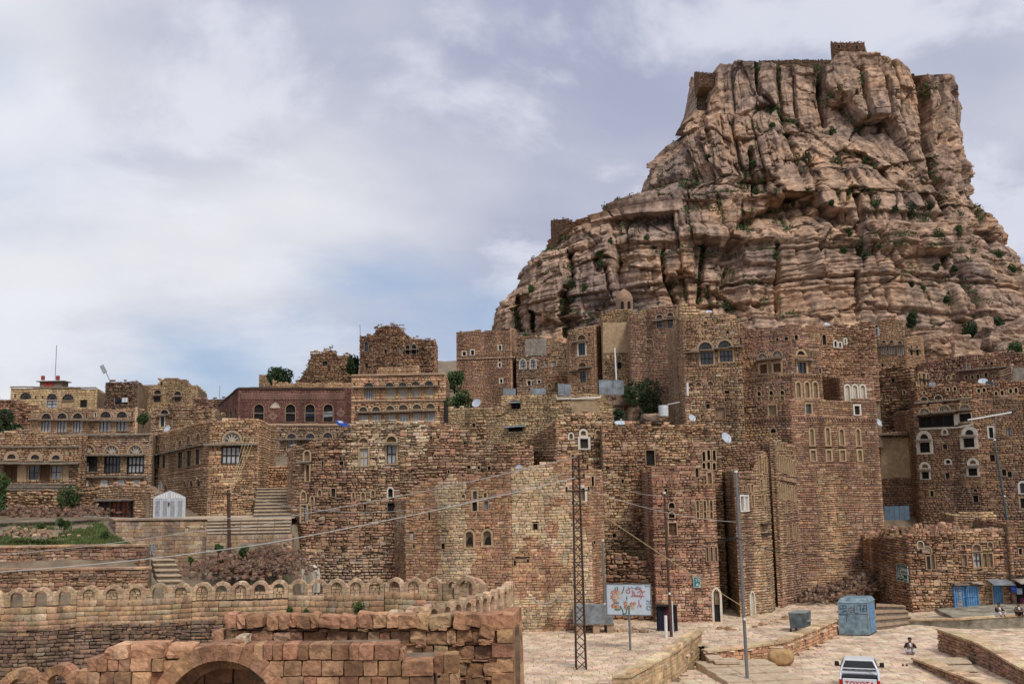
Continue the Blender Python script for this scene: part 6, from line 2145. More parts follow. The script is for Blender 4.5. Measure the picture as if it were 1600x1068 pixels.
# white pointed shrine niche behind the parapet
W_ = Wall(at(471, 900, 62), at(497, 900, 61.6))
sh = thing('white_niche', 'small whitewashed pointed niche behind the arched parapet', 'niche')
z0_, z1_ = W_.uz(484, 925)[1], W_.uz(484, 883)[1]
MB().prism(outline(.15, W_.L - .15, z0_, z1_, 'point'), W_.to3, 0, -.5).build('surround', 'plaster_white', sh)
MB().prism(outline(.36, W_.L - .36, z0_ + .2, z1_ - .3, 'point'), W_.to3, .03, -.2).build('recess', 'gypsum', sh)
for u_ in (.05, W_.L - .05):
    MB().prism([(u_ - .05, z0_), (u_ + .05, z0_), (u_ + .02, z1_ - .2), (u_ - .02, z1_ - .2)], W_.to3, .05, -.2).build('finial', 'plaster_white', sh)

# ------------------------------------------------------------------ foreground ruin
DF, DB = 16.5, 19.0
fr = thing('ruined_wall', 'broken foreground wall of rose sandstone blocks with a big arch', 'wall')
rng = np.random.default_rng(57)


def fg_stone(x0, y0, x1, y1, d, root, thick=.42, pal='rose', rough=.5, name='stone', tilt=0.0, lo=.8, hi=1.15):
    a, b_ = at(x0, y1, d), at(x1, y0, d)
    w_, h_ = b_[0] - a[0], b_[2] - a[2]
    n = 3
    V_, F_ = rock_verts((0, 0, 0), (1, 1, 1), rng, n, .01 + .075 * rough, .012 + .08 * rough)
    V2 = np.array(V_)
    V2 = V2 + (fbm(V2[:, 0] * 1.7 + x0, V2[:, 2] * 1.7 + y0 + V2[:, 1], int(x0) % 50, 3)[:, None] - .5) * .3 * np.sign(V2) * rough
    V2 = V2 * (w_ / 2 - .004, thick / 2, h_ / 2 - .004)
    c, s_ = math.cos(tilt), math.sin(tilt)
    V2 = np.c_[V2[:, 0] * c - V2[:, 2] * s_, V2[:, 1], V2[:, 0] * s_ + V2[:, 2] * c]
    V2 = V2 + ((a[0] + b_[0]) / 2, d + thick / 2 + rng.uniform(-.03, .02) * (1 + rough), (a[2] + b_[2]) / 2)
    col = tuple(pick_cols(pal, 1, rng, lo, hi)[0])
    return obj(name, V2, F_, 'stone_fg', root, [col] * len(F_))


def fg_row(xs, y0, y1, d, root, **k):
    for a, b_ in zip(xs, xs[1:]):
        fg_stone(a, y0 + rng.uniform(-.6, .6), b_, y1 + rng.uniform(-.4, .4), d, root, **k)


SQ_ = dict(rough=.32, lo=.68, hi=1.2)
fg_row([134, 151, 167, 184, 202, 236, 254], 1028, 1049, DF, fr, **SQ_)
fg_row([134, 155, 178, 205, 236], 1049, 1075, DF, fr, **SQ_)
fg_row([134, 160, 190, 220], 1075, 1100, DF, fr, **SQ_)
for q in ((163, 1012, 180, 1029), (178, 1006, 202, 1029), (201, 1005, 256, 1029), (257, 1008, 300, 1030), (300, 1013, 318, 1030)):
    fg_stone(*q, DF + .05, fr, rough=.8, thick=.5, lo=1, hi=1.25)
fg_row([372, 382, 397, 411, 426, 441, 465, 482, 517, 545, 561, 584, 623], 1006, 1031, DF, fr, **SQ_)
fg_row([421, 443, 471, 502, 537, 567, 590, 627, 677], 1031, 1056, DF, fr, **SQ_)
fg_row([440, 475, 495, 530, 560, 580, 605, 640, 678], 1056, 1082, DF, fr, **SQ_)
fg_row([455, 490, 520, 560, 600, 640, 680], 1082, 1106, DF, fr, **SQ_)
fg_row([678, 693, 716], 1022, 1051, DF + .08, fr, rough=.3)
fg_row([688, 702, 717], 1051, 1080, DF + .05, fr, rough=.3)
fg_stone(624, 1013, 632, 1031, DF + .1, fr, rough=.8)
fg_stone(360, 997, 381, 1012, DF + .1, fr, rough=.9, lo=1.1, hi=1.2)
white = fg_stone(366, 994, 383, 1008, DF + .12, fr, rough=1.0, pal='grey', lo=1.7, hi=1.8)
white['label'] = 'small white stone on the crown of the arch'
# the arch: two rings of wedge stones, set one behind the other
wa = Wall(at(200, 1060, DF), at(500, 1060, DF))
ac_u, ac_z = wa.uz(343, 1124)
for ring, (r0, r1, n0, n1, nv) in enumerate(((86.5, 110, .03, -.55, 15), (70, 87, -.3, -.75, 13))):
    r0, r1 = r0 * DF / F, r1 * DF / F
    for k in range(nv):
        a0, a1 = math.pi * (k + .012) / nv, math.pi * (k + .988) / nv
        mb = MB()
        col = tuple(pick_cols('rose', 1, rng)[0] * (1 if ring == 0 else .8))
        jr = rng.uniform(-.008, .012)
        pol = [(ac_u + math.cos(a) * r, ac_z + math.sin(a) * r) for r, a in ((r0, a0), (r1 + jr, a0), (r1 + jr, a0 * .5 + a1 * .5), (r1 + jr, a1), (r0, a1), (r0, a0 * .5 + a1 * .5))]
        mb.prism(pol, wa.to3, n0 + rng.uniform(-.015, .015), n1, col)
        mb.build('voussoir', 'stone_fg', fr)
# blocks between arch ring and courses, and the blocked arch behind
for q in ((236, 1049, 262, 1072), (254, 1030, 276, 1050), (398, 1031, 421, 1046), (415, 1046, 440, 1066), (226, 1072, 246, 1098), (436, 1066, 456, 1096)):
    fg_stone(*q, DF + .12, fr, **SQ_)
fg_row([262, 300, 345, 390, 425], 1068, 1100, DF + .8, fr, rough=.2)
fg_row([272, 320, 365, 415], 1036, 1068, DF + .82, fr, rough=.2)
MB().box((at(262, 1000, DF)[0], DF + .9, 4.5), (at(428, 1000, DF)[0], DF + 1.3, at(343, 1016, DF)[2] - .1)).build('core', 'mortar', fr)
MB().box((at(140, 1000, DF)[0], DF + .25, 4.5), (at(254, 1000, DF)[0], DF + 1.2, at(200, 1030, DF)[2] - .03)).build('core', 'mortar', fr)
MB().box((at(425, 1000, DF)[0], DF + .25, 4.5), (at(676, 1000, DF)[0], DF + .9, at(500, 1033, DF)[2] - .03)).build('core', 'mortar', fr)
MB().box((at(385, 1000, DF)[0], DF + .25, 6.4), (at(615, 1000, DF)[0], DF + .8, at(500, 1009, DF)[2] - .03)).build('core', 'mortar', fr)
# back wall, seen from its broken inner side
bk = thing('broken_wall', 'upper broken foreground wall with rough rubble face and a squared corner', 'wall')
RB = dict(rough=.75)
xs1 = [351, 369, 383, 409, 416, 434, 452, 463, 485, 498, 531, 556, 583, 604, 622, 650, 669, 703, 708, 736, 760, 786]
for a, b_ in zip(xs1, xs1[1:]):
    if (a, b_) != (703, 708) and (a, b_) != (409, 416):
        fg_stone(a, 959 + rng.uniform(-2, 3), b_ + 1, 981 + rng.uniform(-2, 3), DB - .05, bk, tilt=rng.uniform(-.12, .12), lo=.95, hi=1.25, **RB)
for (y0, y1, xa, xb, wl_) in ((980, 986, 395, 786, 22), (985, 1004, 331, 786, 27), (1003, 1009, 340, 786, 20), (1008, 1029, 304, 786, 26), (1028, 1034, 600, 790, 20), (1033, 1056, 600, 790, 27), (1055, 1061, 600, 790, 22), (1060, 1086, 600, 790, 28)):
    x = xa
    while x < xb - 6:
        w_ = rng.uniform(.55, 1.5) * wl_
        x2 = min(x + w_, xb)
        if True:
            fg_stone(x, y0 + rng.uniform(-2, 1.5), x2, y1 + rng.uniform(-1.5, 1.5), DB + rng.uniform(-.02, .1), bk, tilt=rng.uniform(-.08, .08), lo=.7, hi=1.1, pal='rose' if rng.random() < .7 else 'brown', **RB)
        x = x2
MB().box((at(345, 1000, DB)[0], DB + .2, 4.2), (at(812, 1000, DB)[0], DB + .6, at(600, 985, DB)[2])).build('core', 'mortar', bk)
MB().box((at(400, 1000, DB)[0], DB + .32, 6.4), (at(800, 1000, DB)[0], DB + .55, at(600, 966, DB)[2])).build('core', 'mortar', bk)
yq = [960, 982, 1004, 1027, 1050, 1074, 1098]
for k, (y0, y1) in enumerate(zip(yq, yq[1:])):
    xe = 776 if k % 2 else 768
    fg_stone(xe, y0, 801 + k * .3, y1, DB - .04, bk, thick=.55, rough=.22)
    # side face of the corner
    W_ = Wall(at(801.5 + k * .3, y0, DB), at(815 + k * .9, y0, DB + 1.2))
    z0_, z1_ = at(800, y1, DB)[2], at(800, y0, DB)[2]
    h2 = W_.L * (.45 if k % 2 else .65)
    for ua, ub in ((0, h2), (h2, W_.L)):
        MB().prism([(ua + .004, z0_ + .004), (ub - .004, z0_ + .004), (ub - .004, z1_ - .004), (ua + .004, z1_ - .004)], W_.to3, .0, -.3, tuple(pick_cols('rose', 1, rng)[0])).build('stone', 'stone_fg', bk)
fg_stone(748, 975, 774, 996, DB - .12, bk, rough=.9, tilt=-.3)
fg_stone(747, 996, 770, 1007, DB - .08, bk, rough=.9)

# two arches of the near parapet, bottom left
lp = thing('arched_parapet', 'near pair of parapet arches at the bottom left corner', 'wall')
DN = 25.0
wn_ = Wall(at(-40, 1060, DN), at(136, 1060, DN))
for cx_, ty in ((30, 1045), (90, 1038.5)):
    u_, zt_ = wn_.uz(cx_, ty)
    ro_ = 28.5 * DN / F
    arch_unit(wn_, u_, zt_ - ro_ - .45, 60 * DN / F, rng, lp, ro_ * .52, ro_, .45, .4, 'rose', None, 8, mat='stone_fg')
u_, z_ = wn_.uz(118, 1047)
for k in range(3):
    MB().prism([(u_ + .02, z_ - .3 * (k + 1)), (u_ + .3, z_ - .3 * (k + 1)), (u_ + .3, z_ - .3 * k - .01), (u_ + .02, z_ - .3 * k - .01)], wn_.to3, 0, -.4, tuple(pick_cols('rose', 1, rng)[0])).build('stone', 'stone_fg', lp)

# ------------------------------------------------------------------ left terraces
g1 = run_wall('terrace_wall', 'stone retaining wall under the grassy terrace at the left', [at(-40, 870, 57), at(110, 870, 57.2), at(226, 870, 57)], 2.5, [6.33, 6.3, 6.28], .5, 'rough', 'brown', 160, lambda x, y: (y < 900) & (x < 215), cope='tan', seed=11, pals=('purple', .5))
g2 = run_wall('terrace_wall', 'low stepped wall with a pale ledge just above the cistern parapet', [at(-40, 885, 54.6), at(230, 885, 54.6)], 2.5, [5.25, 5.2], .5, 'rough', 'brown', 60, lambda x, y: y < 905, cope='tan', seed=12)
g3 = run_wall('platform_wall', 'square jointed stone wall carrying the platform below the white gate', [at(170, 835, 70.5), at(180, 835, 66.4), at(326, 835, 65.6)], 2.5, 7.42, .5, 'ashlar', 'grey', 200, lambda x, y: (y < 895) & (x > 182), cope='tan', seed=13)
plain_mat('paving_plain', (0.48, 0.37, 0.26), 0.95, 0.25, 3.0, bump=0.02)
tp = [at(172, 812, 72.5), at(180, 812, 66.6), at(326, 812, 65.8), at(460, 812, 65.6), at(470, 808, 75)]
tag(obj('terrace', [(p[0], p[1], 7.43) for p in tp], [tuple(range(len(tp)))], 'paving_plain'), kind='structure')
# pale blue paint scrawl on the platform wall
W_ = Wall(at(180, 835, 66.4), at(326, 835, 65.6))


def stroke(mb, W, pts, wd, n=.03):
    """a flat brush stroke of a given width on a wall"""
    P = [Vector((p[0], p[1])) for p in pts]
    for a, b_ in zip(P, P[1:]):
        d_ = (b_ - a)
        if d_.length < 1e-6:
            continue
        d_.normalize()
        q = Vector((-d_.y, d_.x)) * wd / 2
        e = d_ * wd * .25
        mb.prism([tuple(a + q - e), tuple(a - q - e), tuple(b_ - q + e), tuple(b_ + q + e)], W.to3, n - .004, n)


mb = MB()
rg = np.random.default_rng(3)
for k in range(9):
    x_ = 218 + k * 3.0
    y_ = 846 + rg.uniform(0, 6)
    pts = [W_.uz(x_ + i * rg.uniform(-.2, .9), y_ + i * 3.2) for i in range(rg.integers(4, 8))]
    stroke(mb, W_, pts, .05, .06)
sc = mb.build('paint_scrawl', 'dish_blue')
tag(sc, 'pale blue paint scrawl of wavy strokes on the platform wall', 'graffiti')


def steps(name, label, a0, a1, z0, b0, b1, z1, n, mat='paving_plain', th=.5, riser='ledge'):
    """a flight from the near edge a0-a1 at height z0 up to the far edge b0-b1 at z1; every step is a part"""
    root = thing(name, label, 'steps')
    a0, a1, b0, b1 = (np.array(q[:2]) for q in (a0, a1, b0, b1))
    for k in range(n):
        t0, t1 = k / n, (k + 1) / n
        z = z0 + (z1 - z0) * (k + 1) / n
        p = [a0 + (b0 - a0) * t0, a1 + (b1 - a1) * t0, a1 + (b1 - a1) * min(1, t1 + .02), a0 + (b0 - a0) * min(1, t1 + .02)]
        v = [(q[0], q[1], z - th) for q in p] + [(q[0], q[1], z) for q in p]
        so_ = obj('step', [(x, y, z_ - (.07 if z_ > z - .1 else 0)) for x, y, z_ in v], [(0, 3, 2, 1), (4, 5, 6, 7), (0, 1, 5, 4), (1, 2, 6, 5), (2, 3, 7, 6), (3, 0, 4, 7)], riser, root)  # riser darker than its treads: the shade below them is put into the colour
        f_ = (b0 + b1 - a0 - a1)
        f_ = f_ / np.linalg.norm(f_) * .07
        p = [p[0] - f_, p[1] - f_, p[2], p[3]]
        m_ = max(2, int(np.linalg.norm(p[1] - p[0]) / .9))
        for j in range(m_):
            q0, q1 = j / m_ + .004, (j + 1) / m_ - .004
            pp = [p[0] + (p[1] - p[0]) * q0, p[0] + (p[1] - p[0]) * q1, p[3] + (p[2] - p[3]) * q1, p[3] + (p[2] - p[3]) * q0]
            dz_ = rnd.uniform(-.012, .008)
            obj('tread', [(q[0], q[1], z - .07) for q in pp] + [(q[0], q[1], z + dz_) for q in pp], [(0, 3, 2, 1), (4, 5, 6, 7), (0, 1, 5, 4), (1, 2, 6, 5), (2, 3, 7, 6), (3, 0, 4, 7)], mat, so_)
    return root


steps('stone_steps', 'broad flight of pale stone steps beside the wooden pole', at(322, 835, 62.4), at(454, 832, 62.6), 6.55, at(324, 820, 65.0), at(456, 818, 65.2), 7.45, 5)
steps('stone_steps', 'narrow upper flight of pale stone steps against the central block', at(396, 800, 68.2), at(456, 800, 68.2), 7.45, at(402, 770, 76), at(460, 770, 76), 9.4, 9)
run_wall('step_wall', 'low wall of pale blocks under the broad flight of steps', [at(322, 845, 62.2), at(456, 845, 62.3)], 4.5, 6.5, .4, 'ashlar', 'grey', 60, lambda x, y: y < 852, seed=14)
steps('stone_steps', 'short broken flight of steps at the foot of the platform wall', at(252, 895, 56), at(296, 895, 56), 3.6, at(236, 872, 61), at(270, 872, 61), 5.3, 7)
Bld('red_wall', 'red brown stone wall at the head of the narrow steps', 'wall', [(398, 80), (470, 80)], 745, [[(398, 727), (470, 727)]], 6, 2, 'rough', 'orange', .1, seed=65).finish()
heap('rubble_slope', 'dark slope of loose rounded stones between the steps and the cistern', [at(330, 895, 56), at(390, 880, 58.5), at(440, 868, 60), at(436, 895, 56), at(380, 900, 55), at(345, 880, 59), at(420, 880, 58)], 1700, .10, .30, .95, 'scree', 71, big=120)
for k, (px, py, w_) in enumerate(((341, 862, 20), (382, 868, 26), (370, 895, 20), (398, 888, 16), (430, 893, 14), (298, 877, 12))):
    bush(ORD[(2, 4, 3, 5, 6, 0)[k] if k != 5 else 0] + ' weed clump from the left on the rubble slope below the steps', at(px, py, 57.0), w_ * 57 / F, w_ * 57 / F * .6, 'leaf', 80 + k, 'weeds on the rubble slope', 380, .07, 'weed')
pl = thing('wooden_pole', 'brown weathered wooden pole in front of the stone steps', 'pole')
MB().tube([at(359, 912, 58.5), at(357, 765, 58.5)], .115, 8, .1).build('post', 'rust', pl)
MB().tube([at(353, 772, 58.4), at(361, 771, 58.4)], .035, 5).build('crossbar', 'rust', pl)
MB().tube([at(362, 819, 58.3), at(367, 820, 58.3)], .05, 5).build('bracket', 'rust', pl)
heap('rubble_bank', 'stony bank with rubble below the plastered house at the left', [at(10, 800, 72), at(60, 805, 71), at(110, 805, 71), at(150, 800, 73)], 800, .12, .34, .7, 'scree', 72, big=60)
Bld('bank_wall', 'tumbledown dry stone wall under the plastered house', 'wall', [(-30, 77), (155, 76)], 780, [[(-30, 768), (60, 766), (120, 764), (155, 762)]], 5.5, 3, 'rubble', 'brown', .3, 60, lambda x, y: y < 800, seed=66).finish()
rg = np.random.default_rng(8)
n = 26000
gx, gy = rg.uniform(-37, -22, n), rg.uniform(57.8, 70, n)
keep = (fbm(gx * .55, gy * .55, 5, 3) > .43) & (gx < -21.2 - (gy - 57) * .57)
gx, gy = gx[keep], gy[keep]
gzv = gz(gx, gy)
n = len(gx)
a = rg.uniform(0, 6.28, n)
h = rg.uniform(.08, .26, n)
w_ = rg.uniform(.02, .06, n)
base = np.c_[gx, gy, gzv]
e = np.c_[np.cos(a), np.sin(a), a * 0] * w_[:, None]
tip = base + np.c_[rg.normal(0, .06, n), rg.normal(0, .06, n), h]
tag(big_obj('grass', np.stack([base - e, base + e, tip + e * .3, tip - e * .3], 1).reshape(-1, 3), np.arange(4 * n).reshape(-1, 4), 'grass_blade'), 'bright green grass on the terrace at the left', 'grass', kind='stuff')
heap('gravel_heap', 'pale heap of gravel lying on the grassy terrace', [at(20, 835, 61), at(50, 836, 61), at(75, 838, 60.5)], 260, .1, .26, .5, 'grey', 73, big=10)
for k, (px, py, w_) in enumerate(((100, 815, 26), (66, 818, 16), (165, 836, 22))):
    bush(['leafy weed clump at the back of the grassy terrace', 'small weed clump left on the grassy terrace', 'dark weed clump by the end of the platform wall'][k], at(px, py + 8, 65 - k), w_ * 65 / F, w_ * 65 / F * .6, 'leaf', 90 + k, None, 500, .08, 'weed')

# ------------------------------------------------------------------ plaza, street and low walls
def paving(name, inside, x0, x1, y0, y1, zf, seed, pal='tan', singles=300, ang=0.0, lw=.5, ld=.3):
    """flat paving stones in rows: the nearest are pieces of their own, the rest one piece"""
    rng = np.random.default_rng(seed)
    rows = []
    y = y0
    ca, sa = math.cos(ang), math.sin(ang)
    while y < y1:
        d_ = ld * rng.uniform(.75, 1.3)
        x = x0 + rng.uniform(0, .4)
        while x < x1:
            w_ = lw * rng.uniform(.55, 1.5)
            cx_, cy_ = x + w_ / 2, y + d_ / 2
            wx_, wy_ = cx_ * ca - cy_ * sa, cx_ * sa + cy_ * ca
            if inside(wx_, wy_):
                rows.append((x, x + w_, y, y + d_))
            x += w_
        y += d_
    R_ = np.array(rows)
    n = len(R_)
    g, j = .012, .012
    V = np.zeros((n, 12, 3))
    jj = rng.uniform(-j, j, (n, 4, 2))
    dz = rng.uniform(-.006, .010, n)
    for k, (xi, yi, su, sv) in enumerate(((0, 2, 1, 1), (1, 2, -1, 1), (1, 3, -1, -1), (0, 3, 1, -1))):
        xx = R_[:, xi] + su * g + jj[:, k, 0]
        yy = R_[:, yi] + sv * g + jj[:, k, 1]
        for lv, (ins, dep) in enumerate(((0, -.06), (0, -.012), (.014, 0))):
            a, b_ = xx + su * ins, yy + sv * ins
            wx_, wy_ = a * ca - b_ * sa, a * sa + b_ * ca
            V[:, lv * 4 + k] = np.c_[wx_, wy_, zf(wx_, wy_) + dep + dz + (rng.uniform(-.004, .004, n) if lv == 2 else 0)]
    C = pick_cols(pal, n, rng, .92, 1.08)
    base = V[:, :4].reshape(-1, 3)
    return V, C


PLZ = .45
P1a, P1b = onz(984, 1053, 1.1), onz(1097, 984, 1.1)
pfa, pfb, pfc = onz(1105, 1019, .45), onz(1172, 1013, .45), onz(1228, 1008, .45)
pfd = onz(1309, 974, .45)
poly_plaza = [(-3, 42), (P1a[0] - .1, 42), tuple(P1a[:2]), tuple(P1b[:2]), tuple(pfa[:2]), tuple(pfb[:2]), tuple(pfc[:2]), tuple(pfd[:2]), (pfd[0] + 5, 80), (6, 74), (-3, 66)]


def in_poly(poly):
    P = np.array(poly)

    def f(x, y):
        c = False
        for i in range(len(P)):
            a, b_ = P[i], P[i - 1]
            if (a[1] > y) != (b_[1] > y) and x < (b_[0] - a[0]) * (y - a[1]) / (b_[1] - a[1]) + a[0]:
                c = not c
        return c
    return f


plain_mat('paving_joint', (0.20, 0.155, 0.115), 1.0, 0.3, 4.0, bump=0.02)
PALETTE['pave'] = [(srgb(204, 178, 150), 4), (srgb(190, 160, 130), 3), (srgb(214, 194, 168), 2), (srgb(176, 146, 122), 2)]
PALETTE['coping'] = [(srgb(196, 166, 126), 3), (srgb(206, 178, 140), 2), (srgb(180, 146, 108), 2)]
pz = tag(obj('plaza', [(x, y, PLZ - .03) for x, y in poly_plaza], [tuple(range(len(poly_plaza)))], 'paving_joint'), kind='structure')
Vp, Cp = paving('plaza', in_poly(poly_plaza), -3, 26, 42, 79, lambda x, y: np.full(np.shape(x), PLZ), 5, 'pave', lw=.55, ld=.34)
emit_stones(pz, Vp, Cp, 300, lambda x, y: (y > 985) & (x > 818) & ((x < 975) | (y < 1000)), 'stone_pave', 'paving')
street_poly = [(P1a[0] + .3, 30), (60, 30), (60, 66), (30, 72), (pfd[0] + 1, 75), tuple(pfd[:2] + (.1, 0)), tuple(pfc[:2] + (.1, -.1)), tuple(pfa[:2] + (0, -.1)), tuple(P1b[:2] + (.3, -.1)), tuple(P1a[:2] + (.3, 0))]
STZ = lambda x, y: -.2 + .9 * np.clip((np.asarray(y, float) - 62) / 9, 0, 1) * np.clip((np.asarray(x, float) - 24) / 8, 0, 1)
st = tag(obj('street', [(x, y, -.26) for x, y in street_poly], [tuple(range(len(street_poly)))], 'paving_joint'), kind='structure')
Vp, Cp = paving('street', in_poly(street_poly), 4, 40, 40, 74, STZ, 6, 'pave', lw=.6, ld=.42)
emit_stones(st, Vp, Cp, 300, lambda x, y: (y > 985) & (x > 1180) & (x < 1460), 'stone_pave', 'paving')

nx_ = np.array(P1a[:2]) + (-.75, .05)
run_wall('parapet_wall', 'tan block parapet wall with flat coping along the plaza edge', [(nx_[0], nx_[1], 0), P1a, P1a * .5 + P1b * .5 + (.25, -.1, 0), P1b], -.5, [.98, .98, 1.0, 1.0], .45, 'ashlar', 'yellow', 300, lambda x, y: y < 1066, cope='coping', seed=21, coremat='plaster_white')
run_wall('platform_edge', 'stone edging wall of the raised platform beside the street', [pfa, pfb, pfc, pfd], -.5, [.45, .5, .62, .62], .4, 'course', 'orange', 240, lambda x, y: y < 1050, cope='coping', seed=22)
# broad street steps and blocks left of the car
s0 = onz(1108, 1024, .35)
for k, (x0, y0, x1, y1, zt_, zb_, lb) in enumerate(((1108, 1019, 1128, 1046, .38, -.5, 'small stone block at the corner of the platform steps'), (1118, 1024, 1154, 1060, .3, -.5, 'square stone block below the platform edge'))):
    a, b_ = onz(x0, y0 + 8, zt_), onz(x1, y0 + 8, zt_)
    r_ = thing('stone_block', lb, 'block')
    MB().box((a[0], a[1] - .2, zb_), (b_[0], a[1] + .9, zt_ - .1)).build('body', 'plaster_tan', r_)
    MB().box((a[0] - .05, a[1] - .26, zt_ - .1), (b_[0] + .05, a[1] + .92, zt_)).build('cap', 'paving_plain', r_)
rt_ = thing('street_steps', 'broad shallow paved steps descending beside the platform edge', 'steps')
d0 = np.array(onz(1160, 1034, 0)[:2])
d1 = np.array(onz(1262, 1090, -.2)[:2])
dr = (d1 - d0) / np.linalg.norm(d1 - d0)
nrm = np.array((dr[1], -dr[0]))
if nrm[1] > 0:
    nrm = -nrm
Ls = np.linalg.norm(d1 - d0)
for k in range(5):
    u0_, u1_ = Ls * k / 5, Ls * (k + 1) / 5 - .02
    zt_ = .14 - .062 * k
    for j in range(3):
        c0_, c1_ = j * 1.25 - 1.2, (j + 1) * 1.25 - 1.23
        q = [d0 + dr * u + nrm * c for u, c in ((u0_, c0_), (u1_, c0_), (u1_, c1_), (u0_, c1_))]
        v = [(p[0], p[1], -.6) for p in q] + [(p[0], p[1], zt_ + rnd.uniform(-.008, .008)) for p in q]
        obj('step', v, [(0, 3, 2, 1), (4, 5, 6, 7), (0, 1, 5, 4), (1, 2, 6, 5), (2, 3, 7, 6), (3, 0, 4, 7)], 'paving_plain', rt_)
# boulder against the platform edge
p = onz(1222, 1037, -.1)
V_, F_ = rock_verts((0, 0, 0), (.62, .42, .40), np.random.default_rng(4), 9, .34, .02)
V_ = V_ * (1 + .3 * (fbm(V_[:, 0] * 2 + 3, V_[:, 2] * 2 + V_[:, 1], 3, 4)[:, None] - .5))
plain_mat('boulder', (0.42, 0.27, 0.13), 0.95, 0.3, 4.0, bump=0.05)
tag(obj('boulder', V_ + p + (0, .3, .3), F_, 'boulder', None, None, True), 'ochre boulder leaning on the platform edge beside the street', 'boulder')

# right hand walls
wa0, wa1, wa2, wa3 = onz(1466, 1016, -.2), onz(1532, 1040, -.2), onz(1600, 1075, -.25), onz(1680, 1110, -.25)
run_wall('street_wall', 'reddish stone wall with pale coping curving along the street at the right', [wa0, wa1, wa2, wa3], -.6, [.92, .86, .55, .35], .5, 'rough', 'brown', 240, lambda x, y: y < 1062, cope='coping', seed=23, pals=('purple', .5))
wb0, wb1, wb2 = onz(1426, 1036, -.2), onz(1520, 1082, -.25), onz(1620, 1120, -.25)
run_wall('street_wall', 'low reddish stone wall ending beside the kneeling man', [wb0, wb1, wb2], -.6, [.02, .25, .25], .5, 'rough', 'brown', 160, lambda x, y: y < 1064, cope='coping', seed=24)
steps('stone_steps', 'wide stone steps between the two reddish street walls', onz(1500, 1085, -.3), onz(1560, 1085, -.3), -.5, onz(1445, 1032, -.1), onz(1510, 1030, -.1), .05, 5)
# terrace in front of the blue doors, with a stained plaster face
ta, tb, tc_ = onz(1420, 972, .0), onz(1500, 968, .45), onz(1660, 958, .85)
rw = thing('terrace_edge', 'raised pavement edge with a stained grey plaster face below the blue doors', 'terrace')
for a, b_, z0_, z1_ in ((ta, tb, .1, .45), (tb, tc_, .45, .85)):
    W_ = Wall(a, b_)
    MB().prism([(0, -.6), (W_.L, -.6), (W_.L, z1_), (0, z0_)], W_.to3, 0, -6.5).build('face', 'plaster_stained', rw)
    n_ = int(W_.L / .8)
    for k in range(n_):
        ua, ub = W_.L * k / n_ + .01, W_.L * (k + 1) / n_ - .01
        za, zb = z0_ + (z1_ - z0_) * ua / W_.L, z0_ + (z1_ - z0_) * ub / W_.L
        MB().prism([(ua, za + .003), (ub, zb + .003), (ub, zb + .1), (ua, za + .1)], W_.to3, .06, -.5, tuple(pick_cols('coping', 1, rng)[0])).build('kerb_stone', 'stone', rw)
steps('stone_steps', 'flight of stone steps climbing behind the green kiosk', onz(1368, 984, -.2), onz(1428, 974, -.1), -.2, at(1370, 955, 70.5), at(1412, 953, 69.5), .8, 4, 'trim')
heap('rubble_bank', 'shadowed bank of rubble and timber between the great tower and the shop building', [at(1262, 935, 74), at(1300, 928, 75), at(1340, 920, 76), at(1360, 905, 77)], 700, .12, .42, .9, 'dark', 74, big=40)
for k in range(5):
    a = at(1290 + k * 18, 940 - k * 3, 73 + k * .4)
    b_ = a + (2.2, .6, .7 + .12 * k)
    tag(MB().tube([a, b_], .07, 6).build('timber_beam', 'wood_brown'), 'old timber beam lying on the shadowed rubble bank', 'timber', 'timber beams on the rubble bank')
heap('rubble_pile', 'pile of stones and litter at the foot of the white window house', [at(1180, 985, 63), at(1210, 976, 65), at(1240, 968, 67)], 160, .12, .4, .4, 'tan', 75, big=24)
heap('rubble_pile', 'fallen stones beside the pointed doorway of the carved house', [at(1132, 985, 62.5), at(1146, 992, 62)], 70, .15, .4, .35, 'brown', 76, big=14)
heap('rubble_pile', 'litter and stones below the picture sign', [at(955, 985, 62.5), at(1010, 990, 61.5)], 90, .1, .3, .35, 'grey', 77, big=12)

# ------------------------------------------------------------------ street furniture
def ribbons(mb, W, u0, u1, z0, z1, seed, lines=2, wd=.03, n=.03, dots=True):
    """running script: joined waves with tall strokes and dots"""
    rg = np.random.default_rng(seed)
    for l in range(lines):
        zb = z1 - (z1 - z0) * (l + .78) / lines
        hh = (z1 - z0) / lines * .55
        u = u1
        while u > u0 + wd * 3:
            ln = rg.uniform(.10, .28) * (u1 - u0)
            ln = min(ln, u - u0)
            k = max(3, int(ln / (wd * 1.6)))
            pts = [(u - ln * i / k, zb + hh * (.25 * rg.random() + (.9 if rg.random() < .22 else 0))) for i in range(k + 1)]
            stroke(mb, W, pts, wd, n)
            if dots:
                for q in range(rg.integers(1, 3)):
                    uu, zz_ = u - rg.random() * ln, zb + rg.choice((-.35, .75)) * hh
                    mb.prism([(uu - wd * .6, zz_ - wd * .6), (uu + wd * .6, zz_ - wd * .6), (uu + wd * .6, zz_ + wd * .6), (uu - wd * .6, zz_ + wd * .6)], W.to3, n - .004, n + .001)
            u -= ln + wd * 1.6


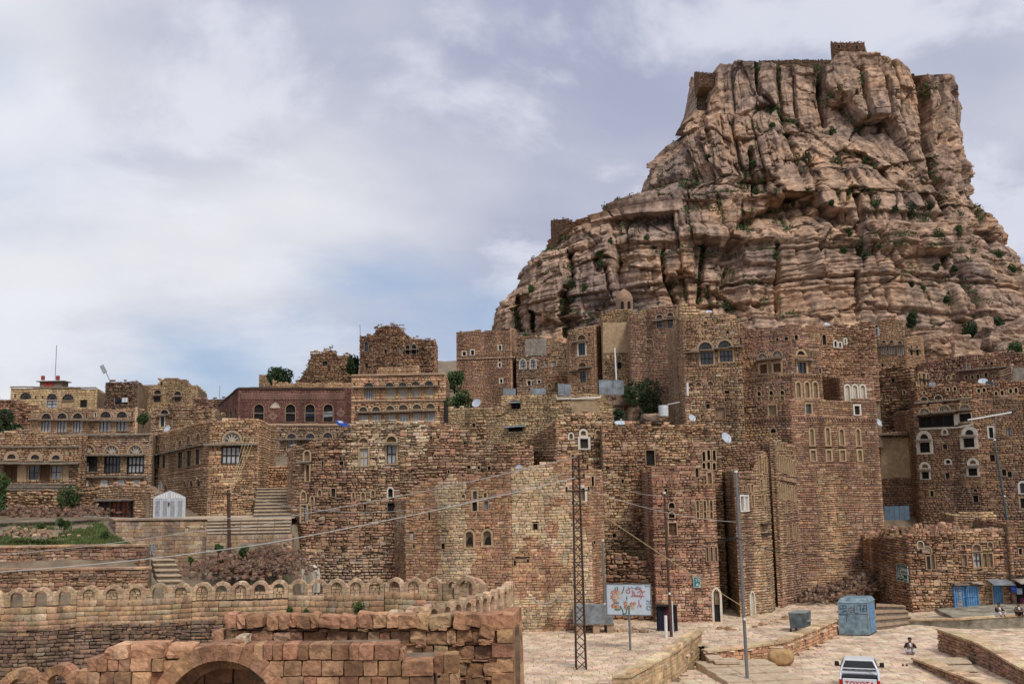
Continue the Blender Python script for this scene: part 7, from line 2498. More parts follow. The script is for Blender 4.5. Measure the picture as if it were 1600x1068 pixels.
# lattice mast
lm = thing('lattice_mast', 'tall rusty steel lattice mast carrying power lines on the plaza', 'mast')
mb0 = onz(908, 1044, PLZ)
ztop_ = at(897, 711, mb0[1])[2]
hw0, hw1 = .24, .15
lev = np.linspace(PLZ, ztop_, 25)
hwf = lambda z: hw0 + (hw1 - hw0) * (z - PLZ) / (ztop_ - PLZ)
corner = lambda sx, sy, z: (mb0[0] + sx * hwf(z), mb0[1] + sy * hwf(z), z)
for sx, sy in ((-1, -1), (1, -1), (1, 1), (-1, 1)):
    MB().tube([corner(sx, sy, PLZ), corner(sx, sy, ztop_)], .042, 4).build('leg', 'rust', lm)
cs = [(-1, -1), (1, -1), (1, 1), (-1, 1)]
for k in range(24):
    for i in range(4):
        a, b_ = cs[i], cs[(i + 1) % 4]
        if k % 2:
            a, b_ = b_, a
        MB().tube([corner(*a, lev[k]), corner(*b_, lev[k + 1])], .022, 4).build('brace', 'rust', lm)
arms = []
for py, wl_, wr_ in ((716, 3, 9), (733, 0, 16), (746, 4, 10), (766, 14, 17)):
    z = at(899, py, mb0[1])[2]
    xa, xb = mb0[0] - wl_ * mb0[1] / F - .1, mb0[0] + wr_ * mb0[1] / F + .1
    arm = MB().tube([(xa, mb0[1] - .2, z), (xb, mb0[1] - .2, z)], .04, 5).build('crossarm', 'rust', lm)
    for x_ in (xa + .05, xb - .05):
        mb = MB()
        mb.tube([(x_, mb0[1] - .2, z), (x_, mb0[1] - .2, z + .08), (x_, mb0[1] - .2, z + .1), (x_, mb0[1] - .2, z + .2)], .05, 8)
        mb.build('insulator', 'ink_black', arm)

# picture sign
ps = thing('picture_sign', 'pale blue board painted with orange flowers and red script on a single post', 'sign')
sp = onz(985, 1015, PLZ)
W_ = Wall(at(947, 935, sp[1] + .25), at(1018, 935, sp[1] - .25))
cu = W_.L / 2
zs0, zs1 = W_.uz(984, 961)[1], W_.uz(984, 911)[1]
MB().prism([(0, zs0), (W_.L, zs0), (W_.L, zs1), (0, zs1)], W_.to3, 0, -.05).build('board', 'sign_face', ps)
for q in (([(0, zs0), (W_.L, zs0), (W_.L, zs0 + .05), (0, zs0 + .05)]), ([(0, zs1 - .05), (W_.L, zs1 - .05), (W_.L, zs1), (0, zs1)]), ([(0, zs0 + .05), (.05, zs0 + .05), (.05, zs1 - .05), (0, zs1 - .05)]), ([(W_.L - .05, zs0 + .05), (W_.L, zs0 + .05), (W_.L, zs1 - .05), (W_.L - .05, zs1 - .05)])):
    MB().prism(q, W_.to3, .02, -.07).build('frame_bar', 'galvanised', ps)
MB().tube([(sp[0], sp[1] + .03, PLZ - .1), (sp[0], sp[1] + .03, zs0 + .4)], .062, 8).build('post', 'galvanised', ps)
S = lambda x, y: W_.uz(*X2(x, y))
rg = np.random.default_rng(12)


def petals(mb, c, r, k, n=.012, a0=0.0):
    for i in range(k):
        a = a0 + 6.283 * i / k
        d_ = Vector((math.cos(a), math.sin(a)))
        q = Vector((-d_.y, d_.x)) * r * .26
        c_ = Vector(c)
        pts = [c_ + d_ * r * .1, c_ + d_ * r * .55 + q, c_ + d_ * r, c_ + d_ * r * .55 - q]
        mb.prism([tuple(p_) for p_ in pts], W_.to3, n - .003, n)


mo, mr, mp, mg = MB(), MB(), MB(), MB()
for k, (x, y, r) in enumerate(((270, 340, .16), (330, 330, .17), (265, 410, .17), (345, 405, .15), (300, 470, .15), (275, 540, .15), (335, 560, .17), (360, 340, .12), (460, 500, .14), (465, 560, .14), (555, 520, .16), (570, 570, .13), (600, 500, .1))):
    petals((mo, mr, mo, mp)[k % 4], S(x, y), r, 6, .010 + .0012 * k, rg.uniform(0, 1))
    petals(mp, S(x + 8, y + 6), r * .5, 5, .011 + .0012 * k, rg.uniform(0, 1))
for pts in (((310, 260), (300, 300)), ((335, 255), (345, 300)), ((440, 245), (430, 300), (405, 350)), ((480, 400), (482, 450)), ((380, 540), (420, 610), (425, 660)), ((500, 540), (480, 600), (470, 655), (420, 662)), ((515, 540), (520, 600)), ((290, 490), (330, 500), (360, 490)), ((300, 590), (360, 600), (385, 580))):
    stroke(mg, W_, [S(*p_) for p_ in pts], .045, .03)
for pts in (((470, 300), (520, 290), (530, 340), (480, 345), (470, 310)), ((560, 300), (575, 345), (555, 400)), ((590, 320), (600, 390), (680, 395), (690, 340)), ((610, 290), (680, 280), (690, 310), (640, 340)), ((700, 300), (720, 360), (690, 440)), ((545, 400), (600, 380), (690, 390)), ((700, 330), (760, 320)), ((660, 450), (670, 510), (640, 555)), ((690, 400), (745, 390))):
    stroke(mr, W_, [S(*p_) for p_ in pts], .035, .028)
petals(mo, S(690, 540), .09, 5, .03)
mk = MB()
ribbons(mk, W_, *sorted((S(745, 0)[0], S(820, 0)[0])), S(0, 600)[1], S(0, 440)[1], 3, 4, .018, .02)
ribbons(mk, W_, *sorted((S(745, 0)[0], S(820, 0)[0])), S(0, 255)[1], S(0, 215)[1], 4, 1, .018, .02)
ribbons(mk, W_, *sorted((S(480, 0)[0], S(690, 0)[0])), S(0, 285)[1], S(0, 240)[1], 6, 1, .016, .02, False)
for m_, mat_, nm in ((mo, 'ink_orange', 'orange_flower_print'), (mp, 'ink_pale', 'pale_petal_print'), (mr, 'ink_red', 'red_script_print'), (mg, 'ink_green', 'green_stem_print'), (mk, 'ink_blue', 'small_script_print')):
    m_.build(nm, mat_, ps)

# grey tin trough behind the sign
W_ = Wall(at(896, 960, 61.4), at(958, 960, 61.4))
tr = thing('tin_stall', 'blue grey tin covered stall standing on stones behind the lattice mast', 'stall')
z0_, z1_ = W_.uz(925, 974)[1], W_.uz(925, 945)[1]
MB().prism([(.65, z0_), (W_.L, z0_), (W_.L, z1_ - .05), (.65, z1_)], W_.to3, 0, -.9).build('front_sheet', 'metal_sheet', tr)
MB().prism([(0, z0_ + .05), (.62, z0_ + .02), (.62, z1_), (0, z1_ - .05)], W_.to3, -.06, -.9).build('side_sheet', 'metal_grey', tr)
MB().prism([(-.05, z0_ - .06), (W_.L + .05, z0_ - .06), (W_.L + .05, z0_), (-.05, z0_)], W_.to3, .05, -.9).build('shelf', 'ledge', tr)
for u_ in (.35, 1.35, 2.2):
    MB().prism([(u_ - .2, PLZ - .05), (u_ + .2, PLZ - .05), (u_ + .2, z0_ - .06), (u_ - .2, z0_ - .06)], W_.to3, -.02, -.5).build('support', 'trim', tr)

# poles
for nm, lb, a, b_, r_, m_ in (('steel_pole', 'slim grey steel lamp pole rising in front of the white window house', onz(1168, 1066, -.2), at(1150, 738, onz(1168, 1066, -.2)[1]), .085, 'galvanised'),
                              ('steel_pole', 'dark steel pole with a pale conduit beside the garment stall', onz(1049, 994, PLZ), at(1038, 771, onz(1049, 994, PLZ)[1]), .085, 'rust'),
                              ('steel_pole', 'thin grey pole in the corner left of the picture sign', onz(946, 985, PLZ), at(942, 845, onz(946, 985, PLZ)[1]), .075, 'galvanised'),
                              ('steel_pole', 'dark steel pole in front of the arched white house on the right', at(1574, 812, 78), at(1554, 688, 78), .1, 'bin_paint')):
    r0 = thing(nm, lb, 'pole')
    MB().tube([a, b_], r_, 10, r_ * .75).build('shaft', m_, r0)
    MB().tube([b_, np.array(b_) + (0, 0, .12)], r_ * .95, 10).build('cap', 'white_paint', r0)
    MB().tube([np.array(a) * .7 + np.array(b_) * .3 - (0, r_, 0), np.array(a) * .7 + np.array(b_) * .3 - (0, r_ + .12, 0)], .07, 6).build('bracket', 'white_paint', r0)
cd = MB().tube([at(1050, 938, 60), at(1052, 993, 60)], .035, 6).build('conduit_pipe', 'white_paint')
tag(cd, 'short white conduit pipe on the wall beside the garment stall', 'pipe')
bp = onz(1041, 995, PLZ)
tag(MB().tube([bp, at(1040, 961, bp[1])], .09, 8).build('bollard_post', 'white_paint'), 'white painted post standing before the garment stall', 'post')

# garment stall in the dark doorway
gs = thing('garment_stall', 'dark doorway stall hung with clothes beside the carved house', 'stall')
W_ = Wall(at(1026, 970, 62.2), at(1058, 970, 61.8))
z1_ = W_.uz(1042, 945)[1]
MB().prism([(0, PLZ - .05), (W_.L, PLZ - .05), (W_.L, z1_), (0, z1_)], W_.to3, 0, -.15).build('backing', 'black_paint', gs)
MB().prism([(-.05, z1_ - .02), (W_.L + .05, z1_ - .02), (W_.L + .05, z1_ + .06), (-.05, z1_ + .06)], W_.to3, .35, -.1).build('rail', 'wood_dark', gs)
for k, (x0, x1, y0, y1, m_, lb) in enumerate(((1029, 1036, 947, 994, 'cloth_indigo', 'long indigo garment hanging at the left of the dark stall'), (1035, 1041, 950, 992, 'black_paint', 'black garment hanging second from left in the dark stall'), (1039, 1048, 947, 968, 'cloth_maroon', 'maroon scarf hanging at the top of the dark stall'), (1044, 1050, 964, 994, 'cloth_indigo', 'dark blue robe hanging under the maroon scarf'), (1049, 1055, 968, 995, 'cloth_grey', 'grey garment hanging at the right of the dark stall'))):
    ua, zb_ = W_.uz(x0, y1)
    ub, zt_ = W_.uz(x1, y0)
    n_ = 9
    vv, ff = [], []
    for s_ in (0, 1):
        for j in range(6):
            t_ = j / 5
            wid = (ub - ua) / 2 * (.45 + .75 * t_ ** .7 if j else .3)
            for i in range(n_):
                q = -1 + 2 * i / (n_ - 1)
                vv.append(W_.to3((ua + ub) / 2 + q * wid, .16 + .05 * math.cos(q * 1.57) * (1 if s_ == 0 else -1) + .03 * math.sin(i * 2.2 + k), zt_ + (zb_ - zt_) * t_))
        ff += [(s_ * 6 * n_ + j * n_ + i, s_ * 6 * n_ + j * n_ + i + 1, s_ * 6 * n_ + (j + 1) * n_ + i + 1, s_ * 6 * n_ + (j + 1) * n_ + i) for j in range(5) for i in range(n_ - 1)]
    tag(obj('garment', vv, ff, m_, None, None, True), lb, 'garment', 'garments on the stall')

# small signs
def plate(name, label, W, u0, u1, z0, z1, mat, seed, lines, wd, ink='white_paint'):
    r0 = thing(name, label, 'sign')
    MB().prism([(u0, z0), (u1, z0), (u1, z1), (u0, z1)], W.to3, .14, .1).build('plate', mat, r0)
    mb = MB()
    ribbons(mb, W, u0 + (u1 - u0) * .08, u1 - (u1 - u0) * .08, z0 + (z1 - z0) * .06, z1 - (z1 - z0) * .06, seed, lines, wd, .15)
    mb.build('script_print', ink, r0)
    mb = MB()
    for q in ((u0, u1, z0, z0 + .02), (u0, u1, z1 - .02, z1), (u0, u0 + .02, z0 + .02, z1 - .02), (u1 - .02, u1, z0 + .02, z1 - .02)):
        mb.prism([(q[0], q[2]), (q[1], q[2]), (q[1], q[3]), (q[0], q[3])], W.to3, .15, .1)
    mb.build('border', ink, r0)


W_ = Wall(at(1022, 850, 65.6), at(1100, 850, 65.4))
(ua, zb_), (ub, zt_) = W_.uz(1083.5, 917), W_.uz(1093.5, 900)
plate('wall_sign', 'small teal sign with white script on the carved house', W_, ua, ub, zb_, zt_, 'sign_teal', 4, 2, .04)
W_ = Wall(at(1364, 900, 77), at(1422, 900, 70.4))
for (y0, y1, s_) in ((884, 894.5, 5), (896, 905.5, 6)):
    (ua, zb_), (ub, zt_) = W_.uz(1404.5, y1), W_.uz(1422.5, y0)
    plate('wall_sign', 'upper dark green script sign on the shop building corner' if s_ == 5 else 'lower dark green script sign on the shop building corner', W_, ua, ub - .15, zb_, zt_, 'sign_green', s_, 1, .055)

# green grey steel kiosk
kp = onz(1336, 993, -.2)
ks = thing('steel_kiosk', 'battered blue grey steel kiosk with scrawled writing at the street edge', 'kiosk')
ka = np.array(kp[:2])
W_ = Wall(at(1311, 970, kp[1] + .35), at(1357, 970, kp[1] - .1))
Wr = Wall(W_.B, np.array(at(1368.5, 970, kp[1] + 1.5))[:2])
zk0, zk1 = -.2, W_.uz(1334, 941)[1]
fl, frr, rr_, rl = W_.A, W_.B, Wr.B, Wr.B + (W_.A - W_.B)
ctr = (fl + frr + rr_ + rl) / 4
v = [(*p_, zk0 + .06) for p_ in (fl, frr, rr_, rl)] + [(*p_, zk1) for p_ in (fl, frr, rr_, rl)]
obj('body', v, [(0, 3, 2, 1), (4, 5, 6, 7), (0, 1, 5, 4), (1, 2, 6, 5), (2, 3, 7, 6), (3, 0, 4, 7)], 'kiosk_paint', ks)
ov = lambda p_, s_: tuple(ctr + (p_ - ctr) * s_)
v = [(*ov(p_, 1.04), zk1) for p_ in (fl, frr, rr_, rl)] + [(*ov(p_, .86), zk1 + .26) for p_ in (fl, frr, rr_, rl)]
obj('roof', v, [(0, 3, 2, 1), (4, 5, 6, 7), (0, 1, 5, 4), (1, 2, 6, 5), (2, 3, 7, 6), (3, 0, 4, 7)], 'kiosk_paint', ks)
v = [(*ov(p_, 1.02), zk0) for p_ in (fl, frr, rr_, rl)] + [(*ov(p_, 1.02), zk0 + .06) for p_ in (fl, frr, rr_, rl)]
obj('base', v, [(0, 3, 2, 1), (4, 5, 6, 7), (0, 1, 5, 4), (1, 2, 6, 5), (2, 3, 7, 6), (3, 0, 4, 7)], 'rust', ks)
for u_ in (0, W_.L):
    MB().prism([(u_ - .03, zk0 + .06), (u_ + .03, zk0 + .06), (u_ + .03, zk1), (u_ - .03, zk1)], W_.to3, .025, -.03).build('corner_post', 'metal_grey', ks)
hz = zk0 + (zk1 - zk0) * .66
MB().prism([(.05, hz - .012), (W_.L - .05, hz - .012), (W_.L - .05, hz + .012), (.05, hz + .012)], W_.to3, .014, .0).build('hatch_rail', 'bin_paint', ks)
MB().prism([(W_.L * .42, hz + .1), (W_.L * .6, hz + .1), (W_.L * .6, hz + .42), (W_.L * .42, hz + .42)], W_.to3, .012, .0).build('label_patch', 'metal_grey', ks)
mk = MB()
K = lambda x, y: W_.uz(*X1(x, y))
for pts in (((165, 180), (230, 182), (232, 215), (165, 218), (160, 190)), ((180, 255), (235, 245), (205, 240), (205, 262)), ((195, 180), (195, 215)), ((235, 310), (232, 370)), ((265, 210), (300, 205), (315, 215), (318, 255), (275, 258)), ((320, 170), (330, 265)), ((285, 235), (310, 238)), ((390, 175), (395, 250)), ((365, 180), (400, 178)), ((415, 185), (465, 180), (460, 245), (420, 248), (418, 215), (462, 212)), ((430, 195), (432, 240)), ((335, 270), (375, 268)), ((150, 285), (250, 288))):
    stroke(mk, W_, [K(*p_) for p_ in pts], .035, .02)
mk.build('scrawled_writing', 'ink_blue', ks)
D_ = Wr
MB().prism([(D_.L * .25, zk0 + .1), (D_.L * .8, zk0 + .1), (D_.L * .8, zk1 - .15), (D_.L * .25, zk1 - .15)], D_.to3, .02, 0).build('door', 'blue_paint', ks)
for k in range(3):
    MB().prism([(D_.L * .3, zk0 + .35 + k * .6), (D_.L * .75, zk0 + .35 + k * .6), (D_.L * .75, zk0 + .42 + k * .6), (D_.L * .3, zk0 + .42 + k * .6)], D_.to3, .04, 0).build('door_bar', 'kiosk_paint', ks)

# waste bin on wheels
dp = onz(1248, 987, PLZ)
db = thing('waste_container', 'dark grey steel waste container on small wheels on the platform', 'bin')
W_ = Wall(at(1233, 975, dp[1] + .1), at(1259, 975, dp[1] - .05))
Wr = Wall(W_.B, np.array(at(1268, 975, dp[1] + .9))[:2])
zk0, zk1 = PLZ + .22, W_.uz(1246, 957.5)[1]
fl, frr, rr_, rl = W_.A, W_.B, Wr.B, Wr.B + (W_.A - W_.B)
ctr = (fl + frr + rr_ + rl) / 4
ov = lambda p_, s_: tuple(ctr + (p_ - ctr) * s_)
v = [(*ov(p_, .93), zk0) for p_ in (fl, frr, rr_, rl)] + [(*ov(p_, 1.0), zk1) for p_ in (fl, frr, rr_, rl)]
obj('tub', v, [(0, 3, 2, 1), (0, 1, 5, 4), (1, 2, 6, 5), (2, 3, 7, 6), (3, 0, 4, 7), (4, 5, 6, 7)], 'bin_paint', db)
v = [(*ov(p_, 1.05), zk1) for p_ in (fl, frr, rr_, rl)] + [(*ov(p_, 1.05), zk1 + .06) for p_ in (fl, frr, rr_, rl)]
obj('rim', v, [(0, 3, 2, 1), (4, 5, 6, 7), (0, 1, 5, 4), (1, 2, 6, 5), (2, 3, 7, 6), (3, 0, 4, 7)], 'metal_grey', db)
for p_ in (fl, frr, rr_, rl):
    q = ov(p_, .88)
    MB().tube([(q[0] - .04, q[1], PLZ + .1), (q[0] + .04, q[1], PLZ + .1)], .1, 10).build('wheel', 'tyre', db)
    MB().tube([(q[0], q[1], PLZ + .1), (q[0], q[1], zk0)], .03, 5).build('leg', 'rust', db)
MB().prism([(Wr.L * .15, zk0 + .35), (Wr.L * .85, zk0 + .35), (Wr.L * .85, zk0 + .42), (Wr.L * .15, zk0 + .42)], Wr.to3, .1, .0).build('handle', 'metal_grey', db)

# ------------------------------------------------------------------ pickup truck, seen from behind
pk = thing('pickup_truck', 'white pickup truck parked tail towards the viewer on the street', 'truck')
tail = onz(1341.5, 1096, -.2)
ang = math.atan2(tail[0], tail[1]) * 1.04
PM = Matrix.Translation((tail[0], tail[1] - .3, -.2)) @ Matrix.Rotation(-ang, 4, 'Z')     # +Y runs forward along the truck
T3 = lambda x, y, z: tuple(PM @ Vector((x, y, z)))


def pbox(name, lo, hi, mat, parent=None, taper=None, bev=.03):
    """box with chamfered edges; taper = (dx, dy0, dy1) pulls the top in"""
    x0, y0, z0 = lo
    x1, y1, z1 = hi
    b = bev
    V_, F_ = [], []
    tx, t0, t1 = taper or (0, 0, 0)
    rings = [(z0, b, 0), (z0 + b, 0, 0), (z1 - b, 0, 1), (z1, b, 1)]
    for z, i_, tp_ in rings:
        xa, xb = x0 + i_ + tx * tp_, x1 - i_ - tx * tp_
        ya, yb = y0 + i_ + t0 * tp_, y1 - i_ - t1 * tp_
        c = min(b * 1.2, (xb - xa) * .3)
        V_ += [T3(*q, z) for q in ((xa + c, ya), (xb - c, ya), (xb, ya + c), (xb, yb - c), (xb - c, yb), (xa + c, yb), (xa, yb - c), (xa, ya + c))]
    for r_ in range(3):
        F_ += [(r_ * 8 + i, r_ * 8 + (i + 1) % 8, (r_ + 1) * 8 + (i + 1) % 8, (r_ + 1) * 8 + i) for i in range(8)]
    F_ += [tuple(range(8))[::-1], tuple(range(24, 32))]
    return obj(name, V_, F_, mat, parent or pk)


HWD = .85
pbox('chassis', (-.7, .2, .3), (.7, 4.1, .5), 'black_paint')
pbox('bed_floor', (-HWD, .06, .5), (HWD, 1.5, .62), 'car_white')
for sx in (-1, 1):
    pbox('bed_side', (min(sx * HWD, sx * (HWD - .1)), .06, .45), (max(sx * HWD, sx * (HWD - .1)), 1.5, 1.02), 'car_white')
tg = pbox('tailgate', (-.70, 0, .5), (.70, .07, 1.03), 'car_white', bev=.02)
pbox('front_panel', (-HWD, 1.45, .5), (HWD, 1.55, 1.02), 'car_white')
for sx in (-1, 1):
    pbox('taillight', (min(sx * .72, sx * .84), -.01, .62), (max(sx * .72, sx * .84), .08, .98), 'tail_red', bev=.015)
pbox('rear_bumper', (-.84, -.14, .38), (.84, .02, .52), 'galvanised')
pbox('number_plate', (-.18, -.155, .52), (.18, -.14, .62), 'ink_pale', bev=.004)
cab = pbox('cab', (-HWD, 1.55, .45), (HWD, 3.25, 1.04), 'car_white')
gh = pbox('greenhouse', (-HWD + .02, 1.57, 1.04), (HWD - .02, 3.3, 1.54), 'car_white', taper=(.17, .12, .55), bev=.05)
hood = pbox('hood', (-HWD, 3.25, .45), (HWD, 4.35, .98), 'car_white', taper=(.04, 0, .08))
ty = lambda z: 1.57 + .12 * (z - 1.04) / .58
tx_ = lambda z: HWD - .02 - .17 * (z - 1.04) / .58
obj('rear_window', [T3(-tx_(1.09) + .1, ty(1.09) - .012, 1.09), T3(tx_(1.09) - .1, ty(1.09) - .012, 1.09), T3(tx_(1.54) - .08, ty(1.54) - .012, 1.54), T3(-tx_(1.54) + .08, ty(1.54) - .012, 1.54)], [(0, 1, 2, 3)], 'car_glass', gh)
for sx in (-1, 1):
    obj('side_window', [T3(sx * (tx_(1.09) + .012), 1.8, 1.09), T3(sx * (tx_(1.09) + .012), 3.1, 1.09), T3(sx * (tx_(1.54) + .012), 2.75, 1.54), T3(sx * (tx_(1.54) + .012), 1.9, 1.54)], [(0, 1, 2, 3)], 'car_glass', gh)
    m_ = pbox('mirror', (min(sx * .88, sx * 1.08), 2.8, 1.04), (max(sx * .88, sx * 1.08), 2.9, 1.26), 'black_paint', bev=.03)
    MB().tube([T3(sx * .8, 2.85, 1.06), T3(sx * .95, 2.85, 1.1)], .03, 6).build('arm', 'black_paint', m_)
    for y_ in (.75, 3.6):
        wh = MB()
        wh.tube([T3(sx * .62, y_, .34), T3(sx * .84, y_, .34)], .34, 20)
        wo = wh.build('wheel', 'tyre', pk)
        MB().tube([T3(sx * .8, y_, .34), T3(sx * .855, y_, .34)], .2, 14).build('rim', 'galvanised', wo)
# roll bar and load guard behind the cab
mb = MB()
mb.tube([T3(-.80, 1.2, 1.0), T3(-.74, 1.3, 1.24), T3(-.58, 1.42, 1.56), T3(.58, 1.42, 1.56), T3(.74, 1.3, 1.24), T3(.80, 1.2, 1.0)], .038, 8)
mb.build('roll_bar', 'car_white', pk)
MB().tube([T3(-.72, 1.33, 1.22), T3(.72, 1.33, 1.22)], .03, 6).build('guard_rail', 'car_white', pk)
for x_ in (-.5, -.2, .05, .33):
    pbox('guard_plate', (x_ - .02, 1.31, 1.12), (x_ + .2, 1.34, 1.2), 'galvanised', bev=.008)
pbox('bed_liner', (-.74, .1, .625), (.74, 1.44, .64), 'black_paint', bev=.004)
pbox('bed_cover', (-.74, .9, .65), (.74, 1.44, .96), 'black_paint', bev=.03)
tcur = bpy.data.curves.new('tailgate_lettering', 'FONT')
tcur.body = 'TOYOTA'
tcur.size = .27
tcur.align_x = 'CENTER'
tcur.space_character = 1.12
tcur.extrude = .004
tcur.offset = .006
tob = bpy.data.objects.new('tmp_text', tcur)
COL.objects.link(tob)
bpy.context.view_layer.update()
tme = bpy.data.meshes.new_from_object(tob.evaluated_get(bpy.context.evaluated_depsgraph_get()))
bpy.data.objects.remove(tob)
tme.materials.clear()
tme.materials.append(MAT['tail_red'])
tme.transform(PM @ Matrix.Translation((0, -.008, .73)) @ Matrix.Rotation(R(90), 4, 'X'))
to = bpy.data.objects.new('lettering', tme)
COL.objects.link(to)
to.parent = tg

# ------------------------------------------------------------------ people
def skin_mesh(name, chains, mat, parent, sub=2):
    """chains: list of polylines [(x,y,z,r), ...]; points that coincide are welded"""
    idx, V_, E_, Rr = {}, [], [], []
    for ch in chains:
        prev = None
        for p in ch:
            k = tuple(round(c, 4) for c in p[:3])
            if k not in idx:
                idx[k] = len(V_)
                V_.append(p[:3])
                Rr.append(p[3])
            if prev is not None and prev != idx[k]:
                E_.append((prev, idx[k]))
            prev = idx[k]
    me = bpy.data.meshes.new(name)
    me.from_pydata(V_, E_, [])
    o = bpy.data.objects.new(name, me)
    COL.objects.link(o)
    sm = o.modifiers.new('skin', 'SKIN')
    sl = me.skin_vertices[0].data if me.skin_vertices else None
    if sl is None:
        bpy.context.view_layer.objects.active = o
        me.skin_vertices.new() if hasattr(me.skin_vertices, 'new') else None
    for i, r in enumerate(Rr):
        me.skin_vertices[0].data[i].radius = (r, r)
        me.skin_vertices[0].data[i].use_root = i == 0
    sm.use_smooth_shade = True
    ss = o.modifiers.new('sub', 'SUBSURF')
    ss.levels = ss.render_levels = sub
    bpy.context.view_layer.update()
    m2 = bpy.data.meshes.new_from_object(o.evaluated_get(bpy.context.evaluated_depsgraph_get()))
    bpy.data.objects.remove(o)
    m2.materials.clear()
    m2.materials.append(MAT[mat])
    o2 = bpy.data.objects.new(name, m2)
    COL.objects.link(o2)
    o2.parent = parent
    return o2


def seated(label, loc, rz, robe='thobe', coat='jacket', scarf=None, s=1.0):
    """a man sitting low with knees drawn up, forearms on the knees; local -Y is where he faces"""
    root = thing('person', label, 'person')
    M = Matrix.Translation([float(c) for c in loc]) @ Matrix.Rotation(rz, 4, 'Z') @ Matrix.Scale(s, 4)
    t = lambda ch: [(*tuple(M @ Vector(p[:3])), p[3] * s) for p in ch]
    pel, chest, neck, head = (0, .05, .14, .15), (0, .0, .42, .16), (0, -.03, .62, .055), (0, -.06, .76, .098)
    arms_, legs_ = [], []
    for sx in (-1, 1):
        sh_, el, wr = (sx * .17, .0, .53, .065), (sx * .27, -.14, .36, .052), (sx * .15, -.33, .36, .038)
        kn, an, toe = (sx * .2, -.32, .36, .07), (sx * .13, -.30, .06, .05), (sx * .14, -.42, .035, .035)
        hip = (sx * .1, .02, .13, .11)
        hand = (sx * .10, -.39, .36, .034)
        fing = [[hand, (sx * .10 + q * .022 - sx * .02, -.43, .345, .011), (sx * .10 + q * .022 - sx * .03, -.455, .315, .009)] for q in (-1.5, -.5, .5, 1.5)] + [[hand, (sx * .06, -.40, .375, .011), (sx * .045, -.425, .365, .009)]]
        arms_.append([chest, sh_, el, wr, hand])
        arms_ += fing
        legs_.append([pel, hip, kn, an, toe])
    body = [[pel, chest, neck, head, (0, -.06, .83, .08)]] + arms_ + legs_
    bo = skin_mesh('body', [t(c) for c in body], 'skin', root)
    skin_mesh('coat', [t([(0, .05, .16, .165), (0, .0, .42, .185), (0, -.02, .555, .10)])] + [t([(0, .0, .42, .185), (sx * .175, .0, .52, .085), (sx * .275, -.13, .365, .07), (sx * .18, -.28, .36, .056)]) for sx in (-1, 1)], coat, root)
    skin_mesh('robe', [t([(0, .05, .13, .175), (sx * .12, -.02, .15, .13), (sx * .2, -.31, .345, .092), (sx * .15, -.3, .12, .085)]) for sx in (-1, 1)], robe, root)
    mb = MB()
    rr = []
    for i in range(7):                                            # hair cap
        ph = i / 6 * 1.45
        for k in range(14):
            a = k / 14 * 6.283
            front = -math.sin(a) > .3 and ph > .9
            r_ = .112 if not front else .085
            rr.append(tuple(M @ Vector((math.cos(a) * math.sin(ph) * r_, -.05 + math.sin(a) * math.sin(ph) * r_ * 1.05, .785 + math.cos(ph) * .105))))
    mb.add(rr, [(i * 14 + k, i * 14 + (k + 1) % 14, (i + 1) * 14 + (k + 1) % 14, (i + 1) * 14 + k) for i in range(6) for k in range(14)])
    mb.build('hair', 'hair', root, True)
    mb = MB()
    for sx in (-1, 1):
        mb.box((sx * .035 - .014, -.166, .775), (sx * .035 + .014, -.148, .787), M)
    mb.box((-.03, -.165, .715), (.03, -.145, .722), M)
    mb.build('eyes_and_mouth', 'hair', bo)
    mb = MB()
    mb.add([tuple(M @ Vector(q)) for q in ((-.016, -.15, .74), (.016, -.15, .74), (0, -.185, .742), (0, -.155, .785))], [(0, 1, 2), (0, 2, 3), (1, 3, 2)])
    for sx in (-1, 1):
        mb.box((sx * .1 - .012, -.07, .745), (sx * .1 + .012, -.045, .79), M)
    mb.build('nose_and_ears', 'skin', bo)
    if scarf:
        skin_mesh('scarf', [t([(0, -.05, .60, .075), (0, -.1, .5, .07), (.05, -.13, .38, .05)])], scarf, root)
    return root


p = onz(1423, 1021, -.2)
seated('man in dark jacket and white robe kneeling on the paving at the wall end', (p[0], p[1], -.2), math.atan2(-p[0], -p[1]) * -1 + math.pi if False else -.36, 'thobe', 'jacket', 'thobe', 1.02)
p = onz(1561, 963, .78)
seated('man in dark coat and white robe sitting before the narrow blue door', (p[0], p[1], .80), .35, 'thobe', 'jacket', 'thobe', .95)
p = onz(1593, 962, .88)
seated('man in dark clothes with pale headcloth sitting at the shop doorway', (p[0], p[1], .90), -.5, 'jacket', 'cloth_grey', 'thobe', .9)
for k, (px, lb) in enumerate(((1411, 'left black sandal lying on the paving'), (1417, 'right black sandal lying on the paving'))):
    p = onz(px, 1039, -.19)
    mb = MB()
    pol = [(math.cos(a) * .055 * (1 + .25 * math.sin(a)), math.sin(a) * .15) for a in np.linspace(0, 6.283, 13)[:-1]]
    mb.prism(pol, lambda u, n, z: (p[0] + u * .8 + z * .5, p[1] + z * .8, p[2] + n), 0, .03)
    so = mb.build('sole', 'black_paint')
    ro_ = thing('sandal', lb, 'sandal', 'pair of sandals')
    so.parent = ro_
    MB().tube([(p[0] - .06, p[1], p[2] + .03), (p[0], p[1] + .03, p[2] + .09), (p[0] + .06, p[1], p[2] + .03)], .018, 5).build('strap', 'black_paint', ro_)

